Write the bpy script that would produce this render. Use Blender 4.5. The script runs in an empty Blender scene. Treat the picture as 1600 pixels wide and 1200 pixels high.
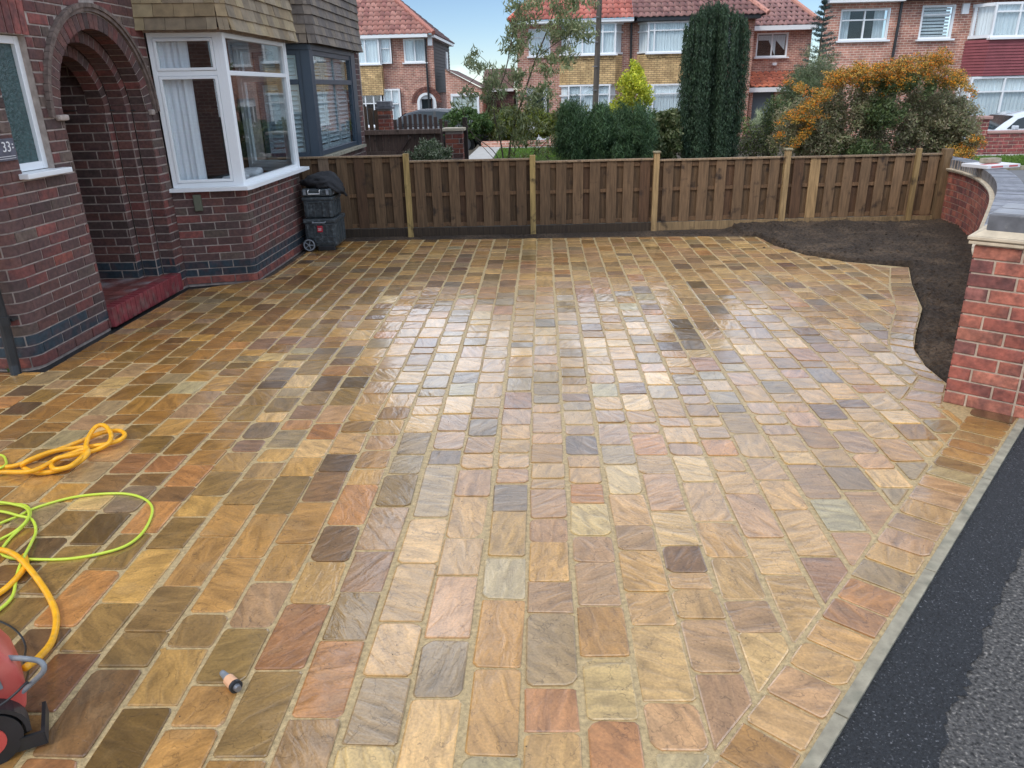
import bpy, bmesh, math, random
import numpy as np
from mathutils import Vector, Matrix
from mathutils.geometry import tessellate_polygon
random.seed(7); rng = np.random.default_rng(11)
S = bpy.context.scene
COL = S.collection
rad = math.radians

# ------------------------------------------------------------------ camera
EYE = 1.7
PPX = np.array([800., 600.])
VPY = np.array([846., 137.]); VPZ = np.array([870., 3600.])      # vanishing points of the paving courses and of the verticals
FOC = math.sqrt(-float(np.dot(VPY - PPX, VPZ - PPX)))
def _ray(p):
    v = np.array([p[0] - PPX[0], -(p[1] - PPX[1]), -FOC]); return v / np.linalg.norm(v)
_Y = _ray(VPY); _Z = -_ray(VPZ); _X = np.cross(_Y, _Z)
ROT = np.array([_X, _Y, _Z])
cam_d = bpy.data.cameras.new('camera'); cam = bpy.data.objects.new('camera', cam_d); COL.objects.link(cam)
cam_d.sensor_width = 36; cam_d.lens = FOC / 1600 * 36; cam_d.clip_start = 0.05; cam_d.clip_end = 1500
mw = Matrix([list(ROT[0]) + [0], list(ROT[1]) + [0], list(ROT[2]) + [EYE], [0, 0, 0, 1]])
cam.matrix_world = mw
S.camera = cam
S.render.resolution_x = 1024; S.render.resolution_y = 768

# ------------------------------------------------------------------ world, sun, exposure
SUN_DIR = Vector((-0.50, -0.52, 0.72)).normalized()               # towards the sun: behind the camera, over the house roof
w = bpy.data.worlds.new('World'); S.world = w; w.use_nodes = True
nt = w.node_tree; nt.nodes.clear()
def N(t, ty, **kw):
    n = t.nodes.new(ty)
    for k, v in kw.items():
        if hasattr(n, k): setattr(n, k, v)
        else: n.inputs[k].default_value = v
    return n
out = N(nt, 'ShaderNodeOutputWorld'); bg = N(nt, 'ShaderNodeBackground')
sky = N(nt, 'ShaderNodeTexSky'); sky.sky_type = 'NISHITA'; sky.sun_disc = False
sky.sun_elevation = math.asin(SUN_DIR.z); sky.sun_rotation = math.atan2(SUN_DIR.x, SUN_DIR.y)
sky.air_density = 0.75; sky.dust_density = 0.0; sky.ozone_density = 3.5
geo = N(nt, 'ShaderNodeTexCoord')
mp = N(nt, 'ShaderNodeMapping'); mp.inputs['Scale'].default_value = (1, 1, 2.6); mp.inputs['Location'].default_value = (1.3, 9.2, 3.63); mp.inputs['Rotation'].default_value = (0, 0, rad(6))
nz = N(nt, 'ShaderNodeTexNoise'); nz.inputs['Scale'].default_value = 1.7; nz.inputs['Detail'].default_value = 7; nz.inputs['Roughness'].default_value = .58
rp = N(nt, 'ShaderNodeValToRGB'); rp.color_ramp.elements[0].position = .42; rp.color_ramp.elements[1].position = .60
mx = N(nt, 'ShaderNodeMixRGB'); mx.inputs['Color2'].default_value = (17.4, 19.4, 22.6, 1)
nt.links.new(geo.outputs['Generated'], mp.inputs[0]); nt.links.new(mp.outputs[0], nz.inputs[0]); nt.links.new(nz.outputs[0], rp.inputs[0])
nt.links.new(rp.outputs[0], mx.inputs['Fac']); nt.links.new(sky.outputs[0], mx.inputs['Color1']); nt.links.new(mx.outputs[0], bg.inputs[0])
bg.inputs[1].default_value = 0.10
nt.links.new(bg.outputs[0], out.inputs[0])
sd = bpy.data.lights.new('sun', 'SUN'); sd.energy = 1.3; sd.angle = rad(16); sd.color = (1, .92, .80)
sun = bpy.data.objects.new('sun', sd); COL.objects.link(sun)
sun.rotation_euler = (-SUN_DIR).to_track_quat('-Z', 'Y').to_euler()
S.view_settings.view_transform = 'Standard'; S.view_settings.look = 'None'; S.view_settings.gamma = 1
S.view_settings.use_curve_mapping = False; S.view_settings.exposure = 0.28
S.render.engine = 'CYCLES'
S.cycles.max_bounces = 7; S.cycles.transparent_max_bounces = 12

# ------------------------------------------------------------------ measuring helpers (photo pixel -> point on a real plane)
def un(px, py, z=None, x=None, y=None):
    d = ROT @ np.array([px - PPX[0], -(py - PPX[1]), -FOC])
    if x is not None: t = x / d[0]
    elif y is not None: t = y / d[1]
    else: t = ((z or 0) - EYE) / d[2]
    return np.array([0, 0, EYE]) + t * d
def pr(P):
    c = ROT.T @ (np.asarray(P, float) - np.array([0, 0, EYE]))
    if c[2] > -0.05: return None
    return PPX + np.array([c[0], -c[1]]) / (-c[2]) * FOC
def g2(px, py, z=0.0): p = un(px, py, z=z); return (p[0], p[1])

# ------------------------------------------------------------------ objects
def srgb(r, g, b):
    f = lambda c: (c / 255 / 12.92) if c <= 10 else ((c / 255 + .055) / 1.055) ** 2.4
    return (f(r), f(g), f(b))
def tag(o, label=None, cat=None, group=None, kind=None):
    if label: o['label'] = label
    if cat: o['category'] = cat
    if group: o['group'] = group
    if kind: o['kind'] = kind
    return o
def thing(name, loc, label, cat, group=None):
    o = bpy.data.objects.new(name, None); o.empty_display_size = .1; COL.objects.link(o); o.location = loc
    return tag(o, label, cat, group)
def attach(o, parent):
    if parent is None: return
    o.parent = parent
    if parent.type == 'EMPTY': o.matrix_parent_inverse = Matrix.Translation(parent.location).inverted()
def link(name, me, parent=None, kind=None):
    o = bpy.data.objects.new(name, me); COL.objects.link(o); attach(o, parent)
    if kind: o['kind'] = kind
    return o
class MB:
    """collects geometry in world coordinates; build() links it as one mesh object"""
    def __init__(s): s.v = []; s.f = []; s.c = []; s.col = None; s.smooth = False; s.extra = []
    def add(s, vs, fs, col=None):
        b = len(s.v); s.v += [tuple(map(float, p)) for p in vs]; s.f += [tuple(b + i for i in f) for f in fs]
        if col is not None or s.c:
            while len(s.c) < b: s.c.append((.5, .5, .5))
            s.c += [col or (.5, .5, .5)] * len(vs)
        return s
    def box(s, c, d, rz=0.0, col=None, rx=0.0, ry=0.0):
        M = Matrix.Rotation(rz, 3, 'Z') @ Matrix.Rotation(ry, 3, 'Y') @ Matrix.Rotation(rx, 3, 'X')
        P = [Vector(c) + M @ Vector((d[0] * i / 2, d[1] * j / 2, d[2] * k / 2)) for i in (-1, 1) for j in (-1, 1) for k in (-1, 1)]
        return s.add(P, [(0, 1, 3, 2), (4, 6, 7, 5), (0, 4, 5, 1), (2, 3, 7, 6), (0, 2, 6, 4), (1, 5, 7, 3)], col)
    def cbox(s, c, d, ch=.01, rz=0.0, col=None):
        """box with chamfered edges"""
        M = Matrix.Rotation(rz, 3, 'Z'); bm = bmesh.new(); bmesh.ops.create_cube(bm, size=1)
        for v in bm.verts: v.co = Vector((v.co.x * d[0], v.co.y * d[1], v.co.z * d[2]))
        bmesh.ops.bevel(bm, geom=bm.edges[:], offset=ch, segments=2, affect='EDGES', profile=.6)
        bm.verts.index_update(); b = [Vector(c) + M @ v.co for v in bm.verts]; f = [tuple(v.index for v in q.verts) for q in bm.faces]; bm.free()
        return s.add(b, f, col)
    def bar(s, a, b, w, h, col=None, up=(0, 0, 1)):
        a = Vector(a); b = Vector(b); t = (b - a).normalized(); u = Vector(up)
        if abs(t.dot(u)) > .98: u = Vector((1, 0, 0))
        r = t.cross(u).normalized(); u = r.cross(t)
        P = [p + r * (i * w / 2) + u * (k * h / 2) for p in (a, b) for i, k in ((-1, -1), (1, -1), (1, 1), (-1, 1))]
        return s.add(P, [(3, 2, 1, 0), (4, 5, 6, 7), (0, 1, 5, 4), (1, 2, 6, 5), (2, 3, 7, 6), (3, 0, 4, 7)], col)
    def tube(s, pts, r, n=8, cap=True, col=None):
        pts = [Vector(p) for p in pts]; R = r if isinstance(r, (list, tuple)) else [r] * len(pts)
        V = []; F = []; pu = None
        for i, p in enumerate(pts):
            t = (pts[min(i + 1, len(pts) - 1)] - pts[max(i - 1, 0)]).normalized()
            if pu is None: pu = t.orthogonal().normalized()
            pu = (pu - t * pu.dot(t)).normalized(); q = t.cross(pu)
            for k in range(n):
                a = 2 * math.pi * k / n; V.append(p + (pu * math.cos(a) + q * math.sin(a)) * R[i])
        for i in range(len(pts) - 1):
            for k in range(n): F.append((i * n + k, i * n + (k + 1) % n, (i + 1) * n + (k + 1) % n, (i + 1) * n + k))
        if cap: F.append(tuple(range(n))[::-1]); F.append(tuple(range(len(V) - n, len(V))))
        return s.add(V, F, col)
    def prism(s, poly, z0, z1, col=None):
        n = len(poly); V = [(p[0], p[1], z0) for p in poly] + [(p[0], p[1], z1) for p in poly]
        T = tessellate_polygon([[Vector((p[0], p[1], 0)) for p in poly]])
        F = [(i, (i + 1) % n, n + (i + 1) % n, n + i) for i in range(n)]
        for t in T: F.append((n + t[0], n + t[1], n + t[2])); F.append((t[2], t[1], t[0]))
        return s.add(V, F, col)
    def hprism(s, poly, a, b, axis=1, col=None):
        """polygon in (h, z), extruded along the other horizontal axis from a to b; axis=1 extrudes along y"""
        n = len(poly)
        mk = (lambda p, t: (p[0], t, p[1])) if axis == 1 else (lambda p, t: (t, p[0], p[1]))
        V = [mk(p, a) for p in poly] + [mk(p, b) for p in poly]
        T = tessellate_polygon([[Vector((p[0], p[1], 0)) for p in poly]])
        F = [(i, (i + 1) % n, n + (i + 1) % n, n + i) for i in range(n)]
        for t in T: F.append((n + t[0], n + t[1], n + t[2])); F.append((t[2], t[1], t[0]))
        return s.add(V, F, col)
    def mesh(s, name, mat=None, smooth=False):
        me = bpy.data.meshes.new(name); me.from_pydata(s.v, [], s.f)
        if s.c:
            a = me.color_attributes.new('Col', 'FLOAT_COLOR', 'POINT')
            c = s.c + [(.5, .5, .5)] * (len(s.v) - len(s.c))
            a.data.foreach_set('color', np.array([(*x, 1) for x in c], dtype=np.float32).ravel())
        bm = bmesh.new(); bm.from_mesh(me); bmesh.ops.recalc_face_normals(bm, faces=bm.faces); bm.to_mesh(me); bm.free()
        if mat: me.materials.append(mat)
        if smooth: me.shade_smooth()
        me.update(); return me
    def build(s, name, mat=None, parent=None, kind=None, smooth=False):
        return link(name, s.mesh(name, mat, smooth), parent, kind)

# ------------------------------------------------------------------ materials
def mat(name, col=(.5, .5, .5), src='rgb', rough=.7, var=None, bump=None, metal=0.0, coat=0.0, coat_r=.1, spec=.5, second=None, coord='Object'):
    """col from an rgb, the object's colour or the mesh attribute Col; var=(scale, amount, stretch); bump=(scale, strength, dist); second=(colour, scale, lo, hi)"""
    m = bpy.data.materials.new(name); m.use_nodes = True; t = m.node_tree; P = t.nodes['Principled BSDF']; L = t.links.new
    P.inputs['Roughness'].default_value = rough; P.inputs['Metallic'].default_value = metal
    P.inputs['Coat Weight'].default_value = coat; P.inputs['Coat Roughness'].default_value = coat_r
    P.inputs['Specular IOR Level'].default_value = spec
    if src == 'rgb': n = N(t, 'ShaderNodeRGB'); n.outputs[0].default_value = (*col, 1); c = n.outputs[0]
    elif src == 'obj': n = N(t, 'ShaderNodeObjectInfo'); c = n.outputs['Color']
    else: n = N(t, 'ShaderNodeAttribute'); n.attribute_name = 'Col'; c = n.outputs['Color']
    tc = N(t, 'ShaderNodeTexCoord'); gp = N(t, 'ShaderNodeNewGeometry')
    P0 = gp.outputs['Position'] if coord == 'World' else tc.outputs['Object']
    if second:
        z = N(t, 'ShaderNodeTexNoise'); z.inputs['Scale'].default_value = second[1]; z.inputs['Detail'].default_value = 6; L(P0, z.inputs[0])
        r = N(t, 'ShaderNodeMapRange'); r.inputs[1].default_value = second[2]; r.inputs[2].default_value = second[3]; r.inputs[4].default_value = second[4] if len(second) > 4 else 1.0; L(z.outputs[0], r.inputs[0])
        x = N(t, 'ShaderNodeMixRGB'); x.inputs['Color2'].default_value = (*second[0], 1); L(r.outputs[0], x.inputs[0]); L(c, x.inputs['Color1']); c = x.outputs[0]
    if var:
        mpn = N(t, 'ShaderNodeMapping'); mpn.inputs['Scale'].default_value = var[2] if len(var) > 2 else (1, 1, 1); L(P0, mpn.inputs[0])
        z = N(t, 'ShaderNodeTexNoise'); z.inputs['Scale'].default_value = var[0]; z.inputs['Detail'].default_value = 5; L(mpn.outputs[0], z.inputs[0])
        r = N(t, 'ShaderNodeMapRange'); r.inputs[1].default_value = .3; r.inputs[2].default_value = .7
        r.inputs[3].default_value = 1 - var[1]; r.inputs[4].default_value = 1 + var[1]; L(z.outputs[0], r.inputs[0])
        x = N(t, 'ShaderNodeVectorMath'); x.operation = 'SCALE'; L(c, x.inputs[0]); L(r.outputs[0], x.inputs['Scale']); c = x.outputs[0]
    L(c, P.inputs['Base Color'])
    if bump:
        z = N(t, 'ShaderNodeTexNoise'); z.inputs['Scale'].default_value = bump[0]; z.inputs['Detail'].default_value = 4; L(P0, z.inputs[0])
        b = N(t, 'ShaderNodeBump'); b.inputs['Strength'].default_value = bump[1]; b.inputs['Distance'].default_value = bump[2]
        L(z.outputs[0], b.inputs['Height']); L(b.outputs[0], P.inputs['Normal'])
    return m
M = {}
M['brick'] = mat('brick_face', src='obj', rough=.82, second=((.085, .045, .045), 11, .46, .62, .55), var=(38, .30), bump=(120, .5, .004), coord='World')
M['brick_a'] = mat('brick_faces', src='attr', rough=.82, second=((.085, .045, .045), 11, .46, .62, .55), var=(38, .30), bump=(120, .5, .004), coord='World')
M['mortar'] = mat('old_mortar', (.375, .31, .27), rough=.95, var=(20, .25), bump=(150, .6, .003))
M['mortar_new'] = mat('buff_mortar', (.55, .44, .34), rough=.95, var=(25, .2), bump=(150, .6, .003))
M['tile'] = mat('hanging_tile', src='obj', rough=.8, var=(14, .2), bump=(90, .4, .002), coord='World')
M['tile_a'] = mat('roof_tile', src='attr', rough=.75, var=(3, .2), coord='World')
M['upvc'] = mat('white_plastic', (.80, .82, .83), rough=.35)
M['navy'] = mat('dark_blue_grey_frame', (.035, .055, .08), rough=.4)
M['paint_red'] = mat('red_step_paint', (.20, .035, .040), rough=.45, var=(14, .3), bump=(40, .3, .003), second=((.18, .09, .08), 9, .52, .7))
M['floor_tile'] = mat('quarry_tile', src='obj', rough=.55, var=(12, .25), second=((.30, .27, .27), 5, .45, .7), coord='World')
M['black_pl'] = mat('black_plastic', (.018, .02, .022), rough=.38, var=(8, .3))
M['black_dr'] = mat('wet_black_gravel', (.012, .013, .014), rough=.45, bump=(120, 1, .01), var=(60, .5))
M['wood'] = mat('treated_timber', src='obj', rough=.85, var=(9, .32, (6, 6, .5)), bump=(60, .35, .003), second=((.035, .022, .015), 7, .60, .74), coord='World')
M['wood_a'] = mat('weathered_timber', src='attr', rough=.85, var=(9, .3, (6, 6, .5)), bump=(60, .35, .003), coord='World')
M['soil'] = mat('dark_soil', (.054, .036, .023), rough=.95, var=(34, .6), bump=(45, 1, .05), coord='World', second=((.125, .084, .052), 2.6, .46, .66, .8))
M['tarmac'] = mat('fresh_black_tarmac', (.010, .011, .013), rough=.62, var=(95, .8), bump=(110, 1, .014), coord='World', second=((.12, .12, .125), 130, .615, .66))
M['oldtar'] = mat('old_grey_tarmac', (.075, .07, .065), rough=.85, var=(85, .9), bump=(95, 1, .014), coord='World', second=((.22, .20, .175), 105, .57, .65, .8))
M['road'] = mat('road_tarmac', (.15, .15, .155), rough=.85, var=(2, .12), coord='World')
M['concrete'] = mat('concrete_edging', (.31, .275, .20), rough=.85, var=(18, .28), bump=(90, .6, .004), coord='World', second=((.24, .22, .16), 11, .5, .64))
M['path'] = mat('pale_path', (.42, .40, .37), rough=.9, var=(5, .12), coord='World')
M['lawn'] = mat('lawn_earth', (.09, .15, .035), rough=.95, var=(9, .4), coord='World', bump=(60, 1, .03))
M['earth'] = mat('garden_earth', (.075, .06, .04), rough=.95, var=(3, .4), coord='World')
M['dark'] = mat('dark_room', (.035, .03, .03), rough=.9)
M['cloth'] = mat('white_curtain', (.88, .88, .90), rough=.9)
M['net'] = mat('net_curtain', (.80, .84, .85), rough=.9, var=(40, .15, (1, 1, .02)), coord='World')
M['cream'] = mat('cream_clay_tile', (.62, .52, .38), rough=.8, var=(14, .18), bump=(70, .4, .003), coord='World')
M['bluebrick'] = mat('blue_engineering_brick', (.15, .155, .17), rough=.42, var=(14, .3), bump=(70, .3, .003), coord='World', second=((.25, .25, .25), 18, .60, .74))
M['coping'] = mat('blue_coping_brick', src='obj', rough=.42, var=(14, .3), bump=(70, .3, .003), coord='World', second=((.30, .30, .30), 18, .56, .72, .8))
M['bluetop'] = mat('grooved_blue_brick_top', (.30, .31, .33), rough=.4, var=(10, .2), coord='World')
M['steel'] = mat('grey_metal', (.30, .31, .33), rough=.35, metal=.8)
M['yellow'] = mat('yellow_hose_rubber', (.88, .42, .015), rough=.38, var=(30, .14), second=((.55, .33, .08), 14, .60, .74, .6))
M['lime'] = mat('lime_cable_sheath', (.55, .68, .06), rough=.32)
M['redpl'] = mat('faded_red_plastic', (.52, .075, .06), rough=.42, var=(6, .18), second=((.60, .16, .13), 5, .45, .7))
M['greypl'] = mat('grey_plastic', (.22, .24, .26), rough=.5, var=(20, .3))
M['casepl'] = mat('scuffed_black_case', (.045, .055, .06), rough=.42, var=(30, .4), second=((.14, .16, .17), 26, .56, .75))
M['copper'] = mat('peach_plastic', (.75, .42, .24), rough=.45)
M['white'] = mat('white_paint', (.78, .78, .77), rough=.5)
M['plaque'] = mat('dark_slate_plaque', (.11, .11, .14), rough=.4, var=(20, .3))
M['bark'] = mat('bark', (.11, .085, .06), rough=.95, var=(20, .3, (1, 1, .3)), bump=(40, .8, .01))
M['pole'] = mat('old_pole_timber', (.10, .085, .07), rough=.95, var=(6, .3, (4, 4, .2)))
M['darkw'] = mat('dark_stained_timber', (.05, .036, .03), rough=.8, var=(9, .35, (6, 6, .5)), coord='World')
def glass(name, tint=(.92, .95, .96), rough=.01, body=0.0):
    m = bpy.data.materials.new(name); m.use_nodes = True; t = m.node_tree; t.nodes.clear()
    o = N(t, 'ShaderNodeOutputMaterial'); tr = N(t, 'ShaderNodeBsdfTransparent'); tr.inputs[0].default_value = (*tint, 1)
    gl = N(t, 'ShaderNodeBsdfGlossy'); gl.inputs['Roughness'].default_value = rough
    # Schlick reflectance, the same from both sides of the thin pane
    gn = N(t, 'ShaderNodeNewGeometry'); dt = N(t, 'ShaderNodeVectorMath'); dt.operation = 'DOT_PRODUCT'; t.links.new(gn.outputs['Normal'], dt.inputs[0]); t.links.new(gn.outputs['Incoming'], dt.inputs[1])
    ab = N(t, 'ShaderNodeMath'); ab.operation = 'ABSOLUTE'; t.links.new(dt.outputs['Value'], ab.inputs[0])
    om = N(t, 'ShaderNodeMath'); om.operation = 'SUBTRACT'; om.inputs[0].default_value = 1.0; t.links.new(ab.outputs[0], om.inputs[1])
    pw = N(t, 'ShaderNodeMath'); pw.operation = 'POWER'; pw.inputs[1].default_value = 4.2; t.links.new(om.outputs[0], pw.inputs[0])
    md = N(t, 'ShaderNodeMath'); md.operation = 'MULTIPLY_ADD'; md.inputs[1].default_value = .90; md.inputs[2].default_value = .065; md.use_clamp = True
    x = N(t, 'ShaderNodeMixShader')
    t.links.new(pw.outputs[0], md.inputs[0]); t.links.new(md.outputs[0], x.inputs[0]); t.links.new(tr.outputs[0], x.inputs[1]); t.links.new(gl.outputs[0], x.inputs[2])
    t.links.new(x.outputs[0], o.inputs[0]); return m
M['glass'] = glass('window_glass')
M['frost'] = mat('patterned_obscure_glass', (.045, .085, .085), rough=.18, bump=(45, .8, .01), var=(30, .25))
M['carglass'] = mat('dark_car_glass', (.02, .03, .035), rough=.05)
M['carwhite'] = mat('white_car_paint', (.62, .66, .70), rough=.2, coat=1, coat_r=.03)
M['cardark'] = mat('dark_grey_car_paint', (.06, .065, .07), rough=.25, coat=1, coat_r=.05)

def leafmat(name, rough=.5, trans=.35):
    m = bpy.data.materials.new(name); m.use_nodes = True; t = m.node_tree; P = t.nodes['Principled BSDF']; o = t.nodes['Material Output']
    n = N(t, 'ShaderNodeAttribute'); n.attribute_name = 'Col'; t.links.new(n.outputs['Color'], P.inputs['Base Color']); P.inputs['Roughness'].default_value = rough
    tl = N(t, 'ShaderNodeBsdfTranslucent'); t.links.new(n.outputs['Color'], tl.inputs[0]); x = N(t, 'ShaderNodeMixShader'); x.inputs[0].default_value = trans
    t.links.new(P.outputs[0], x.inputs[1]); t.links.new(tl.outputs[0], x.inputs[2]); t.links.new(x.outputs[0], o.inputs[0]); return m
M['leaf'] = leafmat('leaves'); M['needle'] = leafmat('needles', .6, .15); M['berry'] = leafmat('berries', .3, .05)

def stone_mat(name):
    m = bpy.data.materials.new(name); m.use_nodes = True; t = m.node_tree; P = t.nodes['Principled BSDF']; L = t.links.new
    a = N(t, 'ShaderNodeAttribute'); a.attribute_name = 'Col'; s = N(t, 'ShaderNodeAttribute'); s.attribute_name = 'sc'
    # riven streaks along each stone's own grain
    mp = N(t, 'ShaderNodeMapping'); mp.inputs['Scale'].default_value = (7, 22, 7); L(s.outputs['Vector'], mp.inputs[0])
    z1 = N(t, 'ShaderNodeTexNoise'); z1.inputs['Scale'].default_value = 1.0; z1.inputs['Detail'].default_value = 7; z1.inputs['Distortion'].default_value = .8; L(mp.outputs[0], z1.inputs[0])
    z2 = N(t, 'ShaderNodeTexNoise'); z2.inputs['Scale'].default_value = 7; z2.inputs['Detail'].default_value = 5; L(s.outputs['Vector'], z2.inputs[0])
    z3 = N(t, 'ShaderNodeTexNoise'); z3.inputs['Scale'].default_value = 120; z3.inputs['Detail'].default_value = 3; L(s.outputs['Vector'], z3.inputs[0])
    def mr(x, lo, hi, a0, b0):
        r = N(t, 'ShaderNodeMapRange'); r.inputs[1].default_value = lo; r.inputs[2].default_value = hi; r.inputs[3].default_value = a0; r.inputs[4].default_value = b0; L(x, r.inputs[0]); return r.outputs[0]
    def mix(f, c1, c2):
        x = N(t, 'ShaderNodeMixRGB'); L(f, x.inputs[0])
        if isinstance(c1, tuple): x.inputs[1].default_value = (*c1, 1)
        else: L(c1, x.inputs[1])
        if isinstance(c2, tuple): x.inputs[2].default_value = (*c2, 1)
        else: L(c2, x.inputs[2])
        return x.outputs[0]
    def scale(c, f):
        x = N(t, 'ShaderNodeVectorMath'); x.operation = 'SCALE'; L(c, x.inputs[0]); L(f, x.inputs['Scale']); return x.outputs[0]
    c = scale(a.outputs['Color'], mr(z1.outputs[0], .3, .7, .68, 1.30))
    c = mix(mr(z2.outputs[0], .56, .74, 0, .34), c, (.36, .24, .12))
    z5 = N(t, 'ShaderNodeTexNoise'); z5.inputs['Scale'].default_value = 9; z5.inputs['Detail'].default_value = 2; L(s.outputs['Vector'], z5.inputs[0])
    m7 = N(t, 'ShaderNodeMath'); m7.operation = 'MULTIPLY'; m7.inputs[1].default_value = 8; L(z2.outputs[0], m7.inputs[0])
    fr = N(t, 'ShaderNodeMath'); fr.operation = 'FRACT'; L(m7.outputs[0], fr.inputs[0])
    ln = mr(fr.outputs[0], 0, .10, .55, 1.0)
    gate = mr(z5.outputs[0], .44, .54, 0, 1)
    lm_ = N(t, 'ShaderNodeMix'); L(gate, lm_.inputs['Factor']); lm_.inputs['A'].default_value = 1.0; L(ln, lm_.inputs['B'])
    c = scale(c, lm_.outputs['Result'])
    c = scale(c, mr(z3.outputs[0], .3, .7, .84, 1.16))
    L(c, P.inputs['Base Color'])
    gp = N(t, 'ShaderNodeNewGeometry'); z4 = N(t, 'ShaderNodeTexNoise'); z4.inputs['Scale'].default_value = 1.1; z4.inputs['Detail'].default_value = 4; L(gp.outputs['Position'], z4.inputs[0])
    L(mr(z4.outputs[0], .35, .65, .34, .55), P.inputs['Roughness'])
    # terraces: quantised noise gives the stepped edges of split stone
    q = N(t, 'ShaderNodeMath'); q.operation = 'SNAP'; q.inputs[1].default_value = .125; L(z2.outputs[0], q.inputs[0])
    h = N(t, 'ShaderNodeMath'); h.operation = 'MULTIPLY_ADD'; h.inputs[1].default_value = .30; L(z1.outputs[0], h.inputs[0]); L(q.outputs[0], h.inputs[2])
    b = N(t, 'ShaderNodeBump'); b.inputs['Strength'].default_value = 1.0; b.inputs['Distance'].default_value = .022; L(h.outputs[0], b.inputs['Height'])
    b2 = N(t, 'ShaderNodeBump'); b2.inputs['Strength'].default_value = .25; b2.inputs['Distance'].default_value = .002; L(z3.outputs[0], b2.inputs['Height']); L(b.outputs[0], b2.inputs['Normal'])
    L(b2.outputs[0], P.inputs['Normal'])
    bc = N(t, 'ShaderNodeBump'); bc.inputs['Strength'].default_value = .7; bc.inputs['Distance'].default_value = .013; L(h.outputs[0], bc.inputs['Height']); L(bc.outputs[0], P.inputs['Coat Normal'])
    P.inputs['Coat Weight'].default_value = 1.0; P.inputs['Coat IOR'].default_value = 1.62
    L(mr(z4.outputs[0], .35, .65, .04, .16), P.inputs['Coat Roughness'])
    return m
M['stone'] = stone_mat('wet_riven_sandstone')
M['jointsand'] = mat('jointing_sand', (.46, .335, .165), rough=.6, var=(60, .28), bump=(160, 1, .005), coord='World', coat=.25, coat_r=.3)

# ================================================================== GROUND
def gz(y, x=0.0):
    st = 18.9 if x > 4.5 else (25.0 if x < 3 else 25.0 - 6.1 * (x - 3) / 1.5)
    t = min(1, max(0, (y - st) / 4.2)); t = t * t * (3 - 2 * t); return -0.65 * t
def sheet(name, mt, x0, x1, y0, y1, dz, nx=2, ny=40, kind='structure', fn=None):
    m = MB(); X = np.linspace(x0, x1, nx); Yv = np.linspace(y0, y1, ny)
    V = [(x, y, gz(y) + dz + (fn(x, y) if fn else 0)) for y in Yv for x in X]
    F = [(j * nx + i, j * nx + i + 1, (j + 1) * nx + i + 1, (j + 1) * nx + i) for j in range(ny - 1) for i in range(nx - 1)]
    m.add(V, F); return m.build(name, M[mt], None, kind, smooth=True)
g = MB(); ys = [-60, -10, 14, 18.9] + [18.9 + .6 * i for i in range(1, 20)] + [60, 400]; xs = [-300, -20, 0, 2.9, 3.3, 3.7, 4.1, 4.55, 20, 300]; kx = len(xs)
V = [(x, y, gz(y, x) - .10) for y in ys for x in xs]
g.add(V, [(j * kx + i, j * kx + i + 1, (j + 1) * kx + i + 1, (j + 1) * kx + i) for j in range(len(ys) - 1) for i in range(kx - 1)]); g.build('ground', M['earth'], None, 'structure')

def poly_sheet(name, poly, z, mt, thick=0.0, parent=None, kind='structure'):
    m = MB()
    if thick: m.prism(poly, z - thick, z)
    else:
        T = tessellate_polygon([[Vector((p[0], p[1], 0)) for p in poly]]); m.add([(p[0], p[1], z) for p in poly], [tuple(t) for t in T])
    return m.build(name, M[mt], parent, kind)

# edging line of the pavement (diagonal at bottom right of the picture)
E0 = np.array(g2(1592, 655)); E1 = np.array(g2(1250, 1200)); ed = (E1 - E0) / np.linalg.norm(E1 - E0); en = np.array([-ed[1], ed[0]])
if en[0] < 0: en = -en                                              # towards the pavement
if True:
    A = E0 - ed * .06; B = E1 + ed * 4.5
    k = MB(); s = 0.0; Ltot = np.linalg.norm(B - A)
    while s < Ltot:                                                 # precast edging, lengths butted
        e = min(s + .91, Ltot); p0 = A + ed * s; p1 = A + ed * (e - .006)
        k.prism([tuple(p0), tuple(p1), tuple(p1 + en * .038), tuple(p0 + en * .038)], -.10, .006); s = e
    k.build('edging_kerb', M['concrete'], None, 'structure')
# pavement: new black trench repair, old tarmac beyond
tar_px = [(1612, 832), (1600, 846), (1588, 885), (1569, 918), (1562, 933), (1549, 965), (1537, 992), (1530, 1025), (1517, 1054), (1502, 1085), (1479, 1117), (1476, 1150), (1467, 1200)]
tarin = [np.array(g2(*p, z=-.012)) for p in tar_px]
tq = []
for i, p in enumerate(tarin[:-1]):
    q = tarin[i + 1]
    for t in np.linspace(0, 1, 6)[:-1]:
        tq.append(p + (q - p) * t + rng.normal(0, .007, 2))
tq.append(tarin[-1])
dirl = (tarin[-1] - tarin[0]) / np.linalg.norm(tarin[-1] - tarin[0])
up_ext = [tarin[0] - ed * t + rng.normal(0, .01, 2) for t in np.arange(3.0, .05, -.12)]
dn_ext = [tarin[-1] + ed * t + rng.normal(0, .01, 2) for t in np.arange(.12, 4.0, .12)]
inner = up_ext + tq + dn_ext
Aout = A + en * .0385 - ed * 2.6; Bout = B + en * .0385
trench = [tuple(Aout)] + [tuple(p) for p in inner] + [tuple(Bout)]
poly_sheet('pavement_repair', trench, -.006, 'tarmac')
old = [tuple(Bout + np.array([0, -.5])), (14, -3.5), (14, 15.2), (5.2, 15.2), (5.16, 9.9), (5.08, 9.0), (4.52, 7.6), (3.66, 6.1), (3.02, 5.0), (2.80, 4.50), tuple(E0 + en * .10), tuple(E0 + en * .05)]
poly_sheet('pavement', old, -.012, 'oldtar')
poly_sheet('road', [(5.3, 12.6), (40, 6), (40, 15.65), (5.3, 15.65)], -.008, 'road')
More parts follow.
